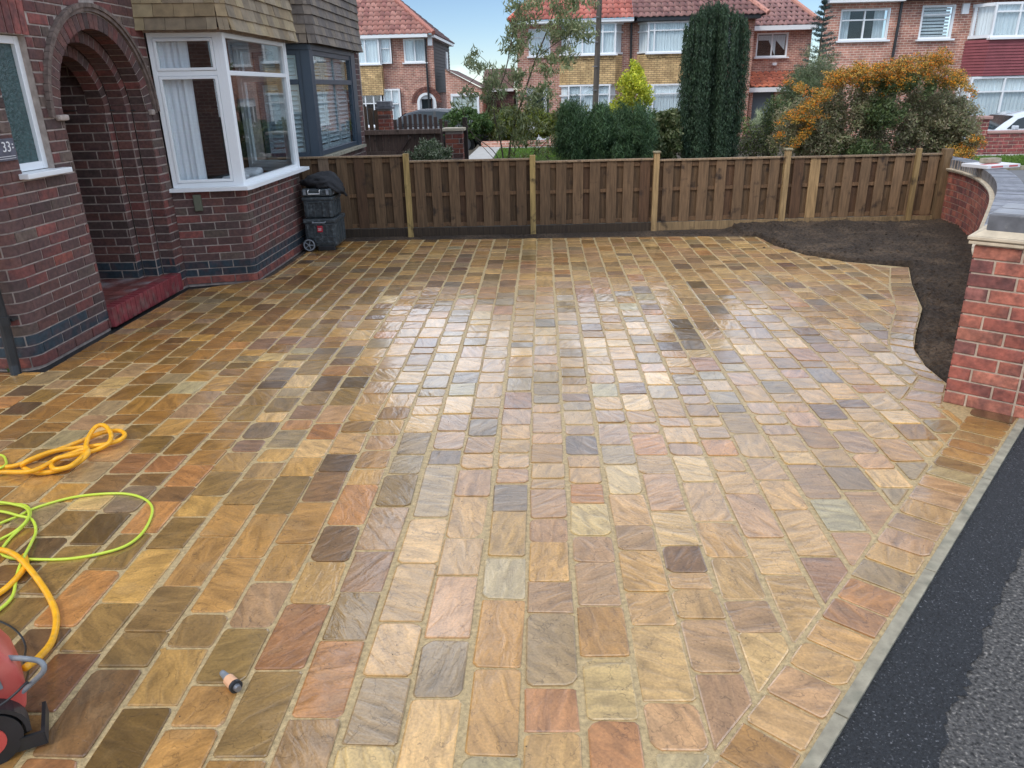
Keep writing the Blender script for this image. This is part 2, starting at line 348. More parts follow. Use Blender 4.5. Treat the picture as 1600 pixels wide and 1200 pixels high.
# verge, far kerb, path strip by the far wall
poly_sheet('far_kerb', [(5.2, 15.68), (40, 15.68), (40, 15.82), (5.2, 15.82)], .06, 'concrete', .15)
poly_sheet('grass_verge', [(4.6, 15.83), (40, 15.83), (40, 17.75), (4.6, 17.75)], .05, 'lawn', .1)
poly_sheet('far_path', [(4.6, 17.76), (40, 17.76), (40, 18.36), (4.6, 18.36)], .055, 'path', .1)
# neighbour's garden behind the fence
poly_sheet('garden_bed', [(-3.2, 9.86), (5.1, 10.0), (5.2, 16.4), (-3.2, 14.3)], -.02, 'earth')
poly_sheet('front_lawn', [(-1.25, 20.2), (1.9, 20.2), (1.9, 23.2), (-1.25, 23.2)], .03, 'lawn', .08)
poly_sheet('garden_path', [(-1.95, 15.0), (-1.27, 15.0), (-1.27, 24.5), (-1.95, 24.5)], .035, 'path', .08)
poly_sheet('front_path', [(-1.25, 23.25), (4.0, 23.25), (4.0, 24.1), (-1.25, 24.1)], .03, 'path', .08)

def grass(name, x0, x1, y0, y1, z, n, h, label):
    P = np.column_stack([rng.uniform(x0, x1, n), rng.uniform(y0, y1, n)])
    a = rng.uniform(0, math.pi, n); hh = h * rng.uniform(.5, 1.2, n); wd = rng.uniform(.004, .009, n) * 2
    V = np.zeros((n, 3, 3)); V[:, 0, :2] = P - np.column_stack([np.cos(a), np.sin(a)]) * wd[:, None]; V[:, 1, :2] = P + np.column_stack([np.cos(a), np.sin(a)]) * wd[:, None]
    V[:, 2, :2] = P + rng.normal(0, h * .4, (n, 2)); V[:, :2, 2] = z; V[:, 2, 2] = z + hh
    c = np.array([.10, .20, .03]) * rng.uniform(.6, 1.5, (n, 1)) * np.array([1, 1, 1]) + rng.uniform(0, .04, (n, 1)) * np.array([1, .6, 0])
    return raw(name, V.reshape(-1, 3), np.arange(3 * n).reshape(-1, 3), np.repeat(c, 3, 0), M['leaf'], None, 'stuff', label)
def raw(name, V, F, C, mt, parent=None, kind=None, label=None, smooth=False):
    me = bpy.data.meshes.new(name); nf, k = F.shape
    me.vertices.add(len(V)); me.vertices.foreach_set('co', np.asarray(V, np.float32).ravel())
    me.loops.add(nf * k); me.loops.foreach_set('vertex_index', F.astype(np.int32).ravel())
    me.polygons.add(nf); me.polygons.foreach_set('loop_start', np.arange(0, nf * k, k, dtype=np.int32)); me.polygons.foreach_set('loop_total', np.full(nf, k, np.int32))
    me.update(calc_edges=True)
    a = me.color_attributes.new('Col', 'FLOAT_COLOR', 'POINT'); a.data.foreach_set('color', np.column_stack([C, np.ones(len(C))]).astype(np.float32).ravel())
    me.materials.append(mt)
    if smooth: me.shade_smooth()
    o = link(name, me, parent, kind)
    if label: o['label'] = label
    return o
grass('lawn_grass', -1.22, 1.88, 20.2, 23.2, .03, 12000, .07, 'short green grass of the small lawn behind the timber fence')['category'] = 'grass'
grass('verge_grass', 5.5, 14, 15.85, 17.7, .05, 22000, .07, 'short green grass on the roadside verge before the red brick wall')['category'] = 'grass'

# ================================================================== DRIVEWAY
field = [(-9, 4.60), (-3.33, 4.60), (-3.335, 6.80), (-2.93, 7.04), (-2.76, 7.19), (-2.71, 7.4), (-2.70, 9.10)]
field += [g2(*p) for p in [(640, 375), (830, 373), (1020, 370), (1183, 370), (1210, 384), (1260, 399), (1320, 409), (1391, 419),
                           (1389, 450), (1401, 482), (1389, 517), (1387, 544), (1436, 589), (1409, 625), (1470, 632), (1506, 660), (1459, 716)]]
bi = np.array(g2(1102, 1200)); bj = np.array(g2(1459, 716)); bd = (bi - bj) / np.linalg.norm(bi - bj)
field += [tuple(bi), tuple(bi + bd * 3.2), (-9, -1.5)]
soldier_out = [g2(*p) for p in [(1420, 418), (1425, 445), (1441, 482), (1431, 520), (1428, 545), (1446, 572), (1480, 600), (1474, 628)]]
soldier_in = [g2(*p) for p in [(1391, 419), (1389, 450), (1401, 482), (1389, 517), (1387, 544), (1402, 560), (1436, 589), (1409, 625)]]
border_in = [tuple(np.array(g2(1506, 660))), g2(1459, 716), tuple(bi), tuple(bi + bd * 3.2)]
base_poly = field[:14] + soldier_out[0:7] + [g2(1476, 610), tuple(E0 - ed * .30 - en * .05)] + [tuple(A - en * .001), tuple(B - en * .001), (-9, -1.5)]
drive = poly_sheet('driveway', base_poly, 0.0, 'jointsand', .08)

def clip(poly, rect):
    """Sutherland-Hodgman: poly clipped by convex rect (ccw)"""
    outp = poly
    for i in range(len(rect)):
        a = rect[i]; b = rect[(i + 1) % len(rect)]; inp = outp; outp = []
        if not inp: return []
        ins = lambda p: (b[0] - a[0]) * (p[1] - a[1]) - (b[1] - a[1]) * (p[0] - a[0]) >= 0
        for j in range(len(inp)):
            p = inp[j - 1]; q = inp[j]; ip, iq = ins(p), ins(q)
            if ip != iq:
                d1 = (b[0] - a[0]) * (p[1] - a[1]) - (b[1] - a[1]) * (p[0] - a[0]); d2 = (b[0] - a[0]) * (q[1] - a[1]) - (b[1] - a[1]) * (q[0] - a[0])
                t = d1 / (d1 - d2); outp.append((p[0] + (q[0] - p[0]) * t, p[1] + (q[1] - p[1]) * t))
            if iq: outp.append(q)
    return outp
def area(p): return .5 * sum(p[i - 1][0] * p[i][1] - p[i][0] * p[i - 1][1] for i in range(len(p)))
def clean(p, eps=.004):
    o = []
    for q in p:
        if not o or math.dist(q, o[-1]) > eps: o.append(q)
    if len(o) > 1 and math.dist(o[0], o[-1]) < eps: o.pop()
    return o
def inset(p, d):
    n = len(p); o = []
    for i in range(n):
        a = Vector(p[i - 1]); b = Vector(p[i]); c = Vector(p[(i + 1) % n]); u = (b - a).normalized(); v = (c - b).normalized()
        n1 = Vector((-u.y, u.x)); n2 = Vector((-v.y, v.x)); bis = n1 + n2
        if bis.length < .15: o.append(tuple(b + n1 * d)); continue
        bis.normalize(); o.append(tuple(b + bis * d / max(.45, bis.dot(n1))))
    return o
def roundc(p, r):
    n = len(p); o = []
    for i in range(n):
        a = Vector(p[i - 1]); b = Vector(p[i]); c = Vector(p[(i + 1) % n]); la = (a - b).length; lc = (c - b).length
        ang = (a - b).angle(c - b, 3.14)
        if ang > 2.8: o.append(tuple(b)); continue
        rr = min(r * random.uniform(.35, 1.5), la * .33, lc * .33)
        A1 = b + (a - b).normalized() * rr; C1 = b + (c - b).normalized() * rr
        o += [tuple(A1), tuple(b * .30 + (A1 + C1) * .35), tuple(C1)]
    return o
PAL = {'buff': (186, 156, 116), 'ochre': (160, 122, 70), 'olive': (146, 124, 82), 'pink': (184, 146, 124), 'mauve': (166, 138, 122), 'brown': (134, 102, 76),
       'orange': (192, 126, 62), 'rust': (168, 106, 66), 'teal': (158, 168, 154), 'slate': (126, 116, 112), 'cream': (204, 178, 134), 'grey': (150, 140, 122),
       'plum': (150, 114, 108), 'dark': (104, 80, 60), 'yellow': (196, 160, 100), 'darkred': (122, 78, 56), 'darkolive': (112, 88, 40), 'pale': (200, 186, 148), 'tan': (180, 138, 84), 'terr': (180, 122, 84)}
LIN = {k: np.array(srgb(*v)) for k, v in PAL.items()}
for k in LIN: lu = LIN[k].mean(); LIN[k] = (lu + (LIN[k] - lu) * (.90 if k in ('orange', 'rust', 'terr') else .92)) * .92; LIN[k] = (LIN[k] * .60 + np.array((.43, .29, .145)) * (.40 * lu / .29)) * np.array((1.02, .875, .60))
def pick(x, y):
    left = max(0, min(1, (-x - .4) / 1.6))
    wts = {'buff': 3.2 - 1.4 * left, 'ochre': .8 + 2.0 * left, 'olive': .7 + 2.4 * left, 'pink': 1.5 - 1.1 * left, 'mauve': .8 - .4 * left, 'brown': .35 + .45 * left, 'orange': .10, 'rust': .06 + .08 * left,
           'teal': .06, 'slate': .10, 'cream': 1.3 - 1.0 * left, 'grey': .8, 'plum': .10, 'yellow': .9, 'tan': .8 + .8 * left, 'dark': .12 + .12 * left, 'terr': .12}
    k = random.choices(list(wts), list(wts.values()))[0]; return k
stones = []     # (outline, colour key)
# courses run away from the camera; k = course number, joint list = photo rows (y in the 2.667x zoom starting at row 750)
PITCH = .1722; X0 = -.066
def row(yr, k):   # world y of a cross joint seen at zoom row yr in course k
    xc = X0 + (k + .5) * PITCH
    py = 750 + yr / 2.6667; px = 800
    for _ in range(6):
        p = un(px, py, z=0); q = pr((xc, p[1], 0)); px = q[0]
    return un(px, py, z=0)[1]
SPEC = {
 0: [(0, 38, 'buff'), (42, 160, 'pink'), (164, 260, 'pink'), (264, 424, 'yellow'), (428, 555, 'mauve'), (559, 864, 'grey'), (872, 1052, 'terr'), (1060, 1400, 'buff')],
 -1: [(20, 131, 'slate'), (136, 318, 'yellow'), (327, 495, 'teal'), (503, 780, 'tan'), (790, 1150, 'tan'), (1160, 1420, 'teal')],
 -2: [(-40, 70, 'pink'), (74, 243, 'buff'), (248, 400, 'buff'), (406, 660, 'pink'), (670, 906, 'grey'), (914, 1330, 'cream')],
 -3: [(-60, 156, 'grey'), (162, 348, 'cream'), (354, 592, 'buff'), (600, 820, 'buff'), (828, 1104, 'grey'), (1112, 1400, 'pale')],
 -4: [(-20, 112, 'olive'), (118, 293, 'mauve'), (302, 467, 'plum'), (474, 668, 'olive'), (675, 990, 'orange'), (1002, 1350, 'mauve')],
 -5: [(26, 188, 'orange'), (195, 340, 'brown'), (345, 516, 'yellow'), (522, 792, 'rust'), (800, 1158, 'olive')],
 -6: [(-30, 90, 'brown'), (95, 268, 'tan'), (272, 422, 'tan'), (430, 614, 'mauve'), (624, 852, 'olive'), (860, 1030, 'tan'), (1042, 1350, 'tan')],
 -7: [(-10, 142, 'olive'), (146, 326, 'tan'), (330, 552, 'tan'), (562, 700, 'olive'), (706, 944, 'yellow'), (952, 1290, 'darkolive')],
 -8: [(0, 106, 'olive'), (110, 236, 'tan'), (240, 444, 'tan'), (450, 636, 'olive'), (640, 784, 'olive'), (796, 1156, 'brown'), (1166, 1400, 'rust')],
 -9: [(-30, 66, 'olive'), (70, 152, 'yellow'), (156, 288, 'olive'), (291, 514, 'yellow'), (520, 718, 'olive'), (726, 968, 'darkred')],
 -10: [(-60, 28, 'orange'), (95, 222, 'orange'), (226, 375, 'olive'), (380, 616, 'orange'), (622, 900, 'dark')],
 -11: [(28, 140, 'slate'), (144, 272, 'darkolive'), (278, 480, 'olive'), (490, 680, 'olive')],
 1: [(20, 97, 'orange'), (101, 232, 'pale'), (239, 342, 'mauve'), (346, 525, 'mauve'), (531, 740, 'tan'), (748, 1003, 'pale'), (1012, 1330, 'terr')],
 2: [(-60, 62, 'pale'), (66, 190, 'buff'), (194, 294, 'mauve'), (298, 467, 'yellow'), (471, 606, 'buff'), (612, 925, 'cream'), (932, 1128, 'pink'), (1134, 1400, 'teal')],
 3: [(-20, 130, 'pink'), (135, 274, 'cream'), (279, 386, 'brown'), (389, 456, 'buff'), (459, 580, 'buff'), (585, 804, 'mauve'), (810, 1200, 'mauve')],
 4: [(12, 173, 'buff'), (179, 324, 'yellow'), (329, 499, 'buff'), (505, 638, 'mauve'), (642, 980, 'cream')],
 5: [(-30, 60, 'buff'), (64, 240, 'pink'), (245, 395, 'buff'), (399, 760, 'buff')],
 6: [(6, 128, 'yellow'), (131, 318, 'buff'), (322, 520, 'plum')],
 7: [(-60, 80, 'mauve'), (84, 215, 'teal'), (219, 400, 'pink')],
 8: [(-50, 43, 'slate'), (49, 240, 'pink')],
}
# single stones further off whose colour stands out: (px, py, key)
MARK = [(290, 608, 'teal'), (110, 674, 'teal'), (52, 630, 'dark'), (10, 625, 'orange'), (180, 725, 'rust'), (243, 735, 'rust'), (375, 537, 'orange'), (345, 560, 'tan'), (433, 555, 'pale'), (485, 539, 'plum'),
        (443, 585, 'slate'), (402, 678, 'slate'), (528, 718, 'dark'), (510, 664, 'rust'), (550, 607, 'darkolive'), (585, 672, 'yellow'), (575, 640, 'yellow'), (635, 608, 'slate'), (652, 685, 'grey'), (720, 610, 'teal'),
        (754, 678, 'slate'), (688, 736, 'slate'), (815, 535, 'slate'), (847, 500, 'slate'), (910, 690, 'slate'), (943, 610, 'teal'), (1090, 737, 'pale'), (1072, 697, 'mauve'), (1145, 632, 'slate'), (1137, 672, 'mauve'),
        (1285, 582, 'slate'), (1340, 752, 'slate'), (1100, 575, 'rust'), (1065, 520, 'darkolive'), (1075, 545, 'darkolive'), (990, 430, 'orange'), (918, 456, 'rust'), (900, 468, 'rust'), (940, 455, 'orange'), (725, 418, 'darkred'),
        (785, 440, 'brown'), (785, 410, 'brown'), (725, 386, 'brown'), (780, 385, 'brown'), (870, 423, 'orange'), (1010, 450, 'slate'), (1080, 442, 'darkolive'), (1070, 505, 'darkolive'), (750, 495, 'pale'), (740, 460, 'teal'),
        (1220, 414, 'darkred'), (595, 500, 'brown'), (615, 570, 'mauve'), (500, 770, 'brown'), (440, 665, 'terr'), (300, 665, 'tan'), (600, 468, 'pale'), (1090, 410, 'brown'), (1135, 345, 'olive')]
field_ll = [tuple(p) for p in field]
for k in range(-52, 22):
    xa = X0 + k * PITCH; xb = xa + PITCH; js = []
    if k in SPEC:
        sp = [(row(b, k), row(a, k), c) for a, b, c in SPEC[k]]       # near y, far y, colour
        ymax = max(s[1] for s in sp); ymin = min(s[0] for s in sp)
        spn = sorted(sp); 
        prev = None
        for s in spn:
            if prev is not None and s[0] - prev > .05: js.append((prev + .006, s[0] - .006, None))
            js.append(s); prev = s[1]
        y = ymax + .010
    else:
        y = -1.6 + random.uniform(0, .2); ymin = None
    if ymin is not None:
        yy = ymin - .010
        while yy > -1.5:
            L_ = random.choice((.13, .17, .21, .26)); js.append((yy - L_, yy, None)); yy -= L_ + .012
    while y < 9.6:
        L_ = random.choice((.12, .145, .17, .19, .21, .25)) * random.uniform(.95, 1.05); js.append((y, y + L_, None)); y += L_ + .012
    wob = random.uniform(-.004, .004)
    for (ya, yb, ck) in js:
        g_ = .0088 + random.uniform(-.0015, .002)
        j1, j2 = random.uniform(-.004, .004), random.uniform(-.004, .004)
        if ck is None: ya += .001; yb -= .001
        rect = [(xa + g_ + wob + j1, ya), (xb - g_ + wob + j2, ya + random.uniform(-.003, .003)), (xb - g_ + wob - j1, yb), (xa + g_ + wob - j2, yb + random.uniform(-.003, .003))]
        c = clip(field_ll, rect); c = clean(c)
        if len(c) < 3: continue
        if area(c) < 0: c = c[::-1]
        full = abs(area(c) - area(rect)) < 1e-5
        if not full: c = clean(inset(c, .004))
        if len(c) < 3 or area(c) < .0016: continue
        if ck is None: ck = pick((xa + xb) / 2, (ya + yb) / 2)
        stones.append([c, ck])
for mk in MARK:
    p = g2(mk[0], mk[1]); best = min(stones, key=lambda s: math.dist(p, (sum(q[0] for q in s[0]) / len(s[0]), sum(q[1] for q in s[0]) / len(s[0]))))
    best[1] = mk[2]
# soldier course along the soil bed
def resample(pts, n):
    pts = np.array(pts); d = np.r_[0, np.cumsum(np.linalg.norm(np.diff(pts, axis=0), axis=1))]; t = np.linspace(0, d[-1], n)
    return np.column_stack([np.interp(t, d, pts[:, 0]), np.interp(t, d, pts[:, 1])])
def smoothp(pts, it=2):
    pts = [np.array(p) for p in pts]
    for _ in range(it):
        o = [pts[0]]
        for a, b in zip(pts[:-1], pts[1:]): o += [a * .75 + b * .25, a * .25 + b * .75]
        o.append(pts[-1]); pts = o
    return pts
n = 21; si = resample(smoothp(soldier_in[:7]), n); so = resample(smoothp(soldier_out[:7]), n)
for i in range(n - 1):
    c = [tuple(si[i]), tuple(so[i]), tuple(so[i + 1]), tuple(si[i + 1])]
    if area(c) < 0: c = c[::-1]
    stones.append([inset(c, .009), random.choice(['buff', 'yellow', 'pink', 'ochre', 'mauve', 'grey'])])
for px4 in ([(1436, 592), (1478, 602), (1476, 616), (1424, 607)], [(1422, 609), (1475, 619), (1472, 632), (1411, 624)]):
    c = [g2(*p) for p in px4]
    if area(c) < 0: c = c[::-1]
    stones.append([inset(c, .004), 'pink'])
# header course along the concrete edging
bkeys = ['dark', 'ochre', 'ochre', 'olive', 'ochre', 'tan', 'olive', 'teal', 'pink', 'mauve', 'buff', 'mauve', 'mauve', 'yellow', 'grey', 'orange', 'terr', 'yellow', 'buff', 'pink', 'buff', 'ochre', 'buff', 'mauve', 'buff', 'olive', 'buff', 'buff', 'pink', 'tan', 'buff', 'olive', 'buff', 'pink']
outp0 = A - en * .014 + ed * .05
s = 0.0
for i, bk in enumerate(bkeys):
    Ls = (.118 if i < 9 else .15) + random.uniform(-.01, .012)
    p0 = outp0 + ed * s; p1 = outp0 + ed * (s + Ls - .012)
    def innr(p):     # distance inward to the inner border line
        r = -en; n_ = np.array([-bd[1], bd[0]]); t = np.dot(np.array(bj) - p, n_) / np.dot(r, n_); return p + r * max(.10, min(t - .012, .32))
    c = [tuple(p0), tuple(p1), tuple(innr(p1)), tuple(innr(p0))]
    if area(c) < 0: c = c[::-1]
    stones.append([c, bk]); s += Ls

def stone_geo(c, key):
    cen = np.mean(np.array(c), 0); c = [tuple(p) for p in roundc(c, random.choice((.007, .012, .018, .024)))]; n = len(c)
    # wavy edges
    c = [(p[0] + random.gauss(0, .0016), p[1] + random.gauss(0, .0016)) for p in c]
    top = random.uniform(.0030, .0070); tx, ty = random.gauss(0, .009), random.gauss(0, .009)
    ins = inset(c, .0045)
    if area(ins) < .3 * area(c): ins = [tuple(cen + (np.array(p) - cen) * .93) for p in c]
    V = [(p[0], p[1], -.010) for p in c] + [(p[0], p[1], top - .0016 + (p[0] - cen[0]) * tx + (p[1] - cen[1]) * ty) for p in c] + [(p[0], p[1], top + (p[0] - cen[0]) * tx + (p[1] - cen[1]) * ty) for p in ins]
    V.append((cen[0], cen[1], top + random.uniform(-.0004, .0005)))
    F = []
    for i in range(n):
        j = (i + 1) % n; F += [(i, j, n + j, n + i), (n + i, n + j, 2 * n + j, 2 * n + i), (2 * n + i, 2 * n + j, 3 * n)]
    lf = max(0, min(1, (-cen[0] - .6) / 1.8)) if key in ('ochre', 'olive', 'tan', 'buff', 'yellow', 'brown') else 0
    base = LIN[key] * np.array((1.0 - .06 * lf, 1.0 - .16 * lf, 1.0 - .40 * lf)) * random.uniform(.86, 1.14); base = base * np.array([random.uniform(.97, 1.03), 1, random.uniform(.93, 1.07)])
    th = random.uniform(0, math.pi); ca, sa = math.cos(th), math.sin(th); off = np.array([random.uniform(-50, 50) for _ in range(3)])
    sc = [((v[0] - cen[0]) * ca - (v[1] - cen[1]) * sa + off[0], (v[0] - cen[0]) * sa + (v[1] - cen[1]) * ca + off[1], v[2] + off[2]) for v in V]
    return V, F, base, sc
def stone_mesh(name, items):
    me = bpy.data.meshes.new(name); V = []; F = []; C = []; SC = []
    for c, k in items:
        v, f, col, sc = stone_geo(c, k); b = len(V); V += v; F += [tuple(b + i for i in q) for q in f]; C += [(*col, 1)] * len(v); SC += sc
    me.from_pydata(V, [], F)
    a = me.color_attributes.new('Col', 'FLOAT_COLOR', 'POINT'); a.data.foreach_set('color', np.array(C, np.float32).ravel())
    b = me.attributes.new('sc', 'FLOAT_VECTOR', 'POINT'); b.data.foreach_set('vector', np.array(SC, np.float32).ravel())
    me.materials.append(M['stone']); me.update(); return me
def pxarea(c, z=.0):
    P = [pr((p[0], p[1], z)) for p in c]
    if any(p is None for p in P): return 0
    m_ = np.mean(P, 0)
    if not (-30 < m_[0] < 1630 and -30 < m_[1] < 1230): return 0
    return abs(area([tuple(p) for p in P]))
stones.sort(key=lambda s: -pxarea(s[0]))
for c, k in stones[:300]: link('paving_stone', stone_mesh('paving_stone', [(c, k)]), drive)
rest = link('paving_stones', stone_mesh('paving_stones', stones[300:]), drive, 'stuff')

# ------------------------------------------------------------------ soil bed and black gravel strip beside house and fence
def inpoly(p, poly):
    r = False; j = len(poly) - 1
    for i in range(len(poly)):
        a, b = poly[i], poly[j]
        if (a[1] > p[1]) != (b[1] > p[1]) and p[0] < (b[0] - a[0]) * (p[1] - a[1]) / (b[1] - a[1] + 1e-12) + a[0]: r = not r
        j = i
    return r
from mathutils import noise as mnoise
def soil_h(x, y):
    h = .010 + .035 * mnoise.fractal(Vector((x * 2.2, y * 2.2, 0)), .8, 2.2, 5) + .022 * mnoise.noise(Vector((x * 19, y * 19, 3))) + .012 * mnoise.noise(Vector((x * 60, y * 60, 9)))
    if x > 2.4: h += .03 * max(0, min(1, (y - 8.4) / 1.2)) + .02
    return h
nx, ny = 330, 230; X = np.linspace(-2.76, 5.08, nx); Yv = np.linspace(3.75, 9.74, ny); V = []
bp = [tuple(p) for p in base_poly]
inside = np.array([[inpoly((x, y), bp) for x in X] for y in Yv])
for j, y in enumerate(Yv):
    for i, x in enumerate(X):
        if inside[j, i]: z = -.10
        else:
            near = inside[max(0, j - 1):j + 2, max(0, i - 1):i + 2].any()
            z = -.004 if near else soil_h(x, y)
            if x < 2.3: z = min(z, .0) - .004
            if x > 4.2 + .16 * (y - 6): pass
        V.append((x, y, z))
bed_poly = [(-2.85, 9.8), (5.10, 9.95), (5.06, 9.45), (4.96, 8.95), (4.78, 8.40), (4.46, 7.65), (4.06, 6.90), (3.58, 6.10), (3.12, 5.35), (2.80, 4.80), (2.62, 4.30), (2.40, 4.02), (-2.85, 4.02)]
m = MB(); Fq = []
for j in range(ny - 1):
    for i in range(nx - 1):
        if inside[j:j + 2, i:i + 2].all(): continue
        # keep inside the wall line at the right, the pillar and the pavement
        x, y = X[i], Yv[j]
        if not inpoly((x, y), bed_poly): continue
        Fq.append((j * nx + i, j * nx + i + 1, (j + 1) * nx + i + 1, (j + 1) * nx + i))
m.add(V, Fq); m.build('soil_bed', M['soil'], None, 'structure', smooth=True)
# clods
cl = MB()
for _ in range(2600):
    x = random.uniform(2.4, 4.9); y = random.uniform(4.1, 9.5)
    if (inpoly((x, y), bp) and (random.random() > .06 or not any(abs(x - q[0]) < .25 and abs(y - q[1]) < .25 for q in soldier_out + field[10:14]))) or (y < 8.3 and x > 4.6 - (8.3 - y) * .60): continue
    if (x - E0[0]) * en[0] + (y - E0[1]) * en[1] > .02 and y < 6: continue
    r = random.uniform(.003, .009) if random.random() < .8 else random.uniform(.009, .024); z = soil_h(x, y) if not inpoly((x, y), bp) else .006; k = []
    for (a, b, c_) in ((1, 0, 0), (-1, 0, 0), (0, 1, 0), (0, -1, 0), (0, 0, 1), (0, 0, -1)):
        q = random.uniform(.6, 1.1) * r; k.append((x + a * q, y + b * q, z + c_ * q * .8))
    cl.add(k, [(0, 2, 4), (2, 1, 4), (1, 3, 4), (3, 0, 4), (2, 0, 5), (1, 2, 5), (3, 1, 5), (0, 3, 5)])
o = cl.build('soil_clods', M['soil'], None, 'stuff'); tag(o, 'loose dark clods scattered over the freshly dug soil bed', 'soil')
# channel of black gravel between house wall and paving
ch = MB(); out_l = [(-9, 4.60), (-3.33, 4.60), (-3.335, 6.80), (-2.93, 7.04), (-2.76, 7.19), (-2.71, 7.4), (-2.70, 9.45)]
in_l = [(-9, 4.72), (-3.45, 4.72), (-3.45, 7.0), (-2.98, 7.15), (-2.85, 7.27), (-2.82, 7.5), (-2.82, 9.45)]
ch.prism(out_l + in_l[::-1], -.09, -.022); ch.build('gravel_channel', M['black_dr'], None, 'structure')

# ================================================================== BRICKWORK
HB = {'r': srgb(118, 52, 48), 'p': srgb(88, 60, 58), 'g': srgb(92, 80, 70), 'm': srgb(100, 58, 52), 'o': srgb(158, 70, 52), 'd': srgb(64, 52, 52), 'k': srgb(44, 56, 64), 'n': srgb(128, 110, 88), 'b': srgb(148, 66, 58)}
_av = (.118, .062, .044)
for k in HB:
    if k != 'k': lu = sum(HB[k]) / 3; HB[k] = tuple((lu + (c - lu) * .80) * .74 + _av[i] * .30 for i, c in enumerate(HB[k]))
def hb(weights): return lambda: tuple(np.array(HB[random.choices(list(weights), list(weights.values()))[0]]) * random.uniform(.82, 1.2))
HOUSE = hb({'r': 3, 'p': 4, 'g': 2.4, 'm': 4, 'o': .25, 'd': 1.6, 'b': .5})
_bm = {}
def brick_mesh(w, h, d):
    key = (round(w, 3), round(h, 3), round(d, 3))
    if key in _bm: return _bm[key]
    w, h, d = key; c = .0035; i = .0035; V = []
    for (ww, hh, yy) in ((w, h, d), (w, h, c), (w - 2 * i, h - 2 * i, 0)):
        for a, b in ((-1, -1), (1, -1), (1, 1), (-1, 1)): V.append((a * ww / 2, yy, b * hh / 2))
    F = []
    for l in (0, 4):
        for k in range(4): F.append((l + k, l + (k + 1) % 4, l + 4 + (k + 1) % 4, l + 4 + k))
    F.append((8, 9, 10, 11))
    me = bpy.data.meshes.new('brick'); me.from_pydata(V, [], F); me.materials.append(M['brick']); me.update(); _bm[key] = me; return me
class Path:
    def __init__(s, pts):
        s.p = np.array(pts, float); s.d = np.r_[0, np.cumsum(np.linalg.norm(np.diff(s.p, axis=0), axis=1))]; s.L = s.d[-1]
    def at(s, t): return np.array([np.interp(t, s.d, s.p[:, 0]), np.interp(t, s.d, s.p[:, 1])])
    def nrm(s, t):
        i = min(max(np.searchsorted(s.d, t, side='right') - 1, 0), len(s.p) - 2); v = s.p[i + 1] - s.p[i]; v = v / np.linalg.norm(v); return np.array([v[1], -v[0]])
    def straight(s, a, b):
        return all(not (a + .002 < x < b - .002) for x in s.d[1:-1])
def arcpts(a, c, b, r, n=7):
    """corner c between a and b, rounded with radius r"""
    a, c, b = map(lambda q: Vector(q), (a, c, b)); u = (a - c).normalized(); v = (b - c).normalized(); ang = u.angle(v)
    t = r / math.tan(ang / 2); p0 = c + u * t; p1 = c + v * t; cen = c + (u + v).normalized() * (r / math.sin(ang / 2)); out = []
    w0 = p0 - cen; w1 = p1 - cen; A = w0.angle_signed(w1)
    for i in range(n + 1):
        k = Matrix.Rotation(-A * i / n, 2) @ w0; out.append(tuple(cen + k))
    return out
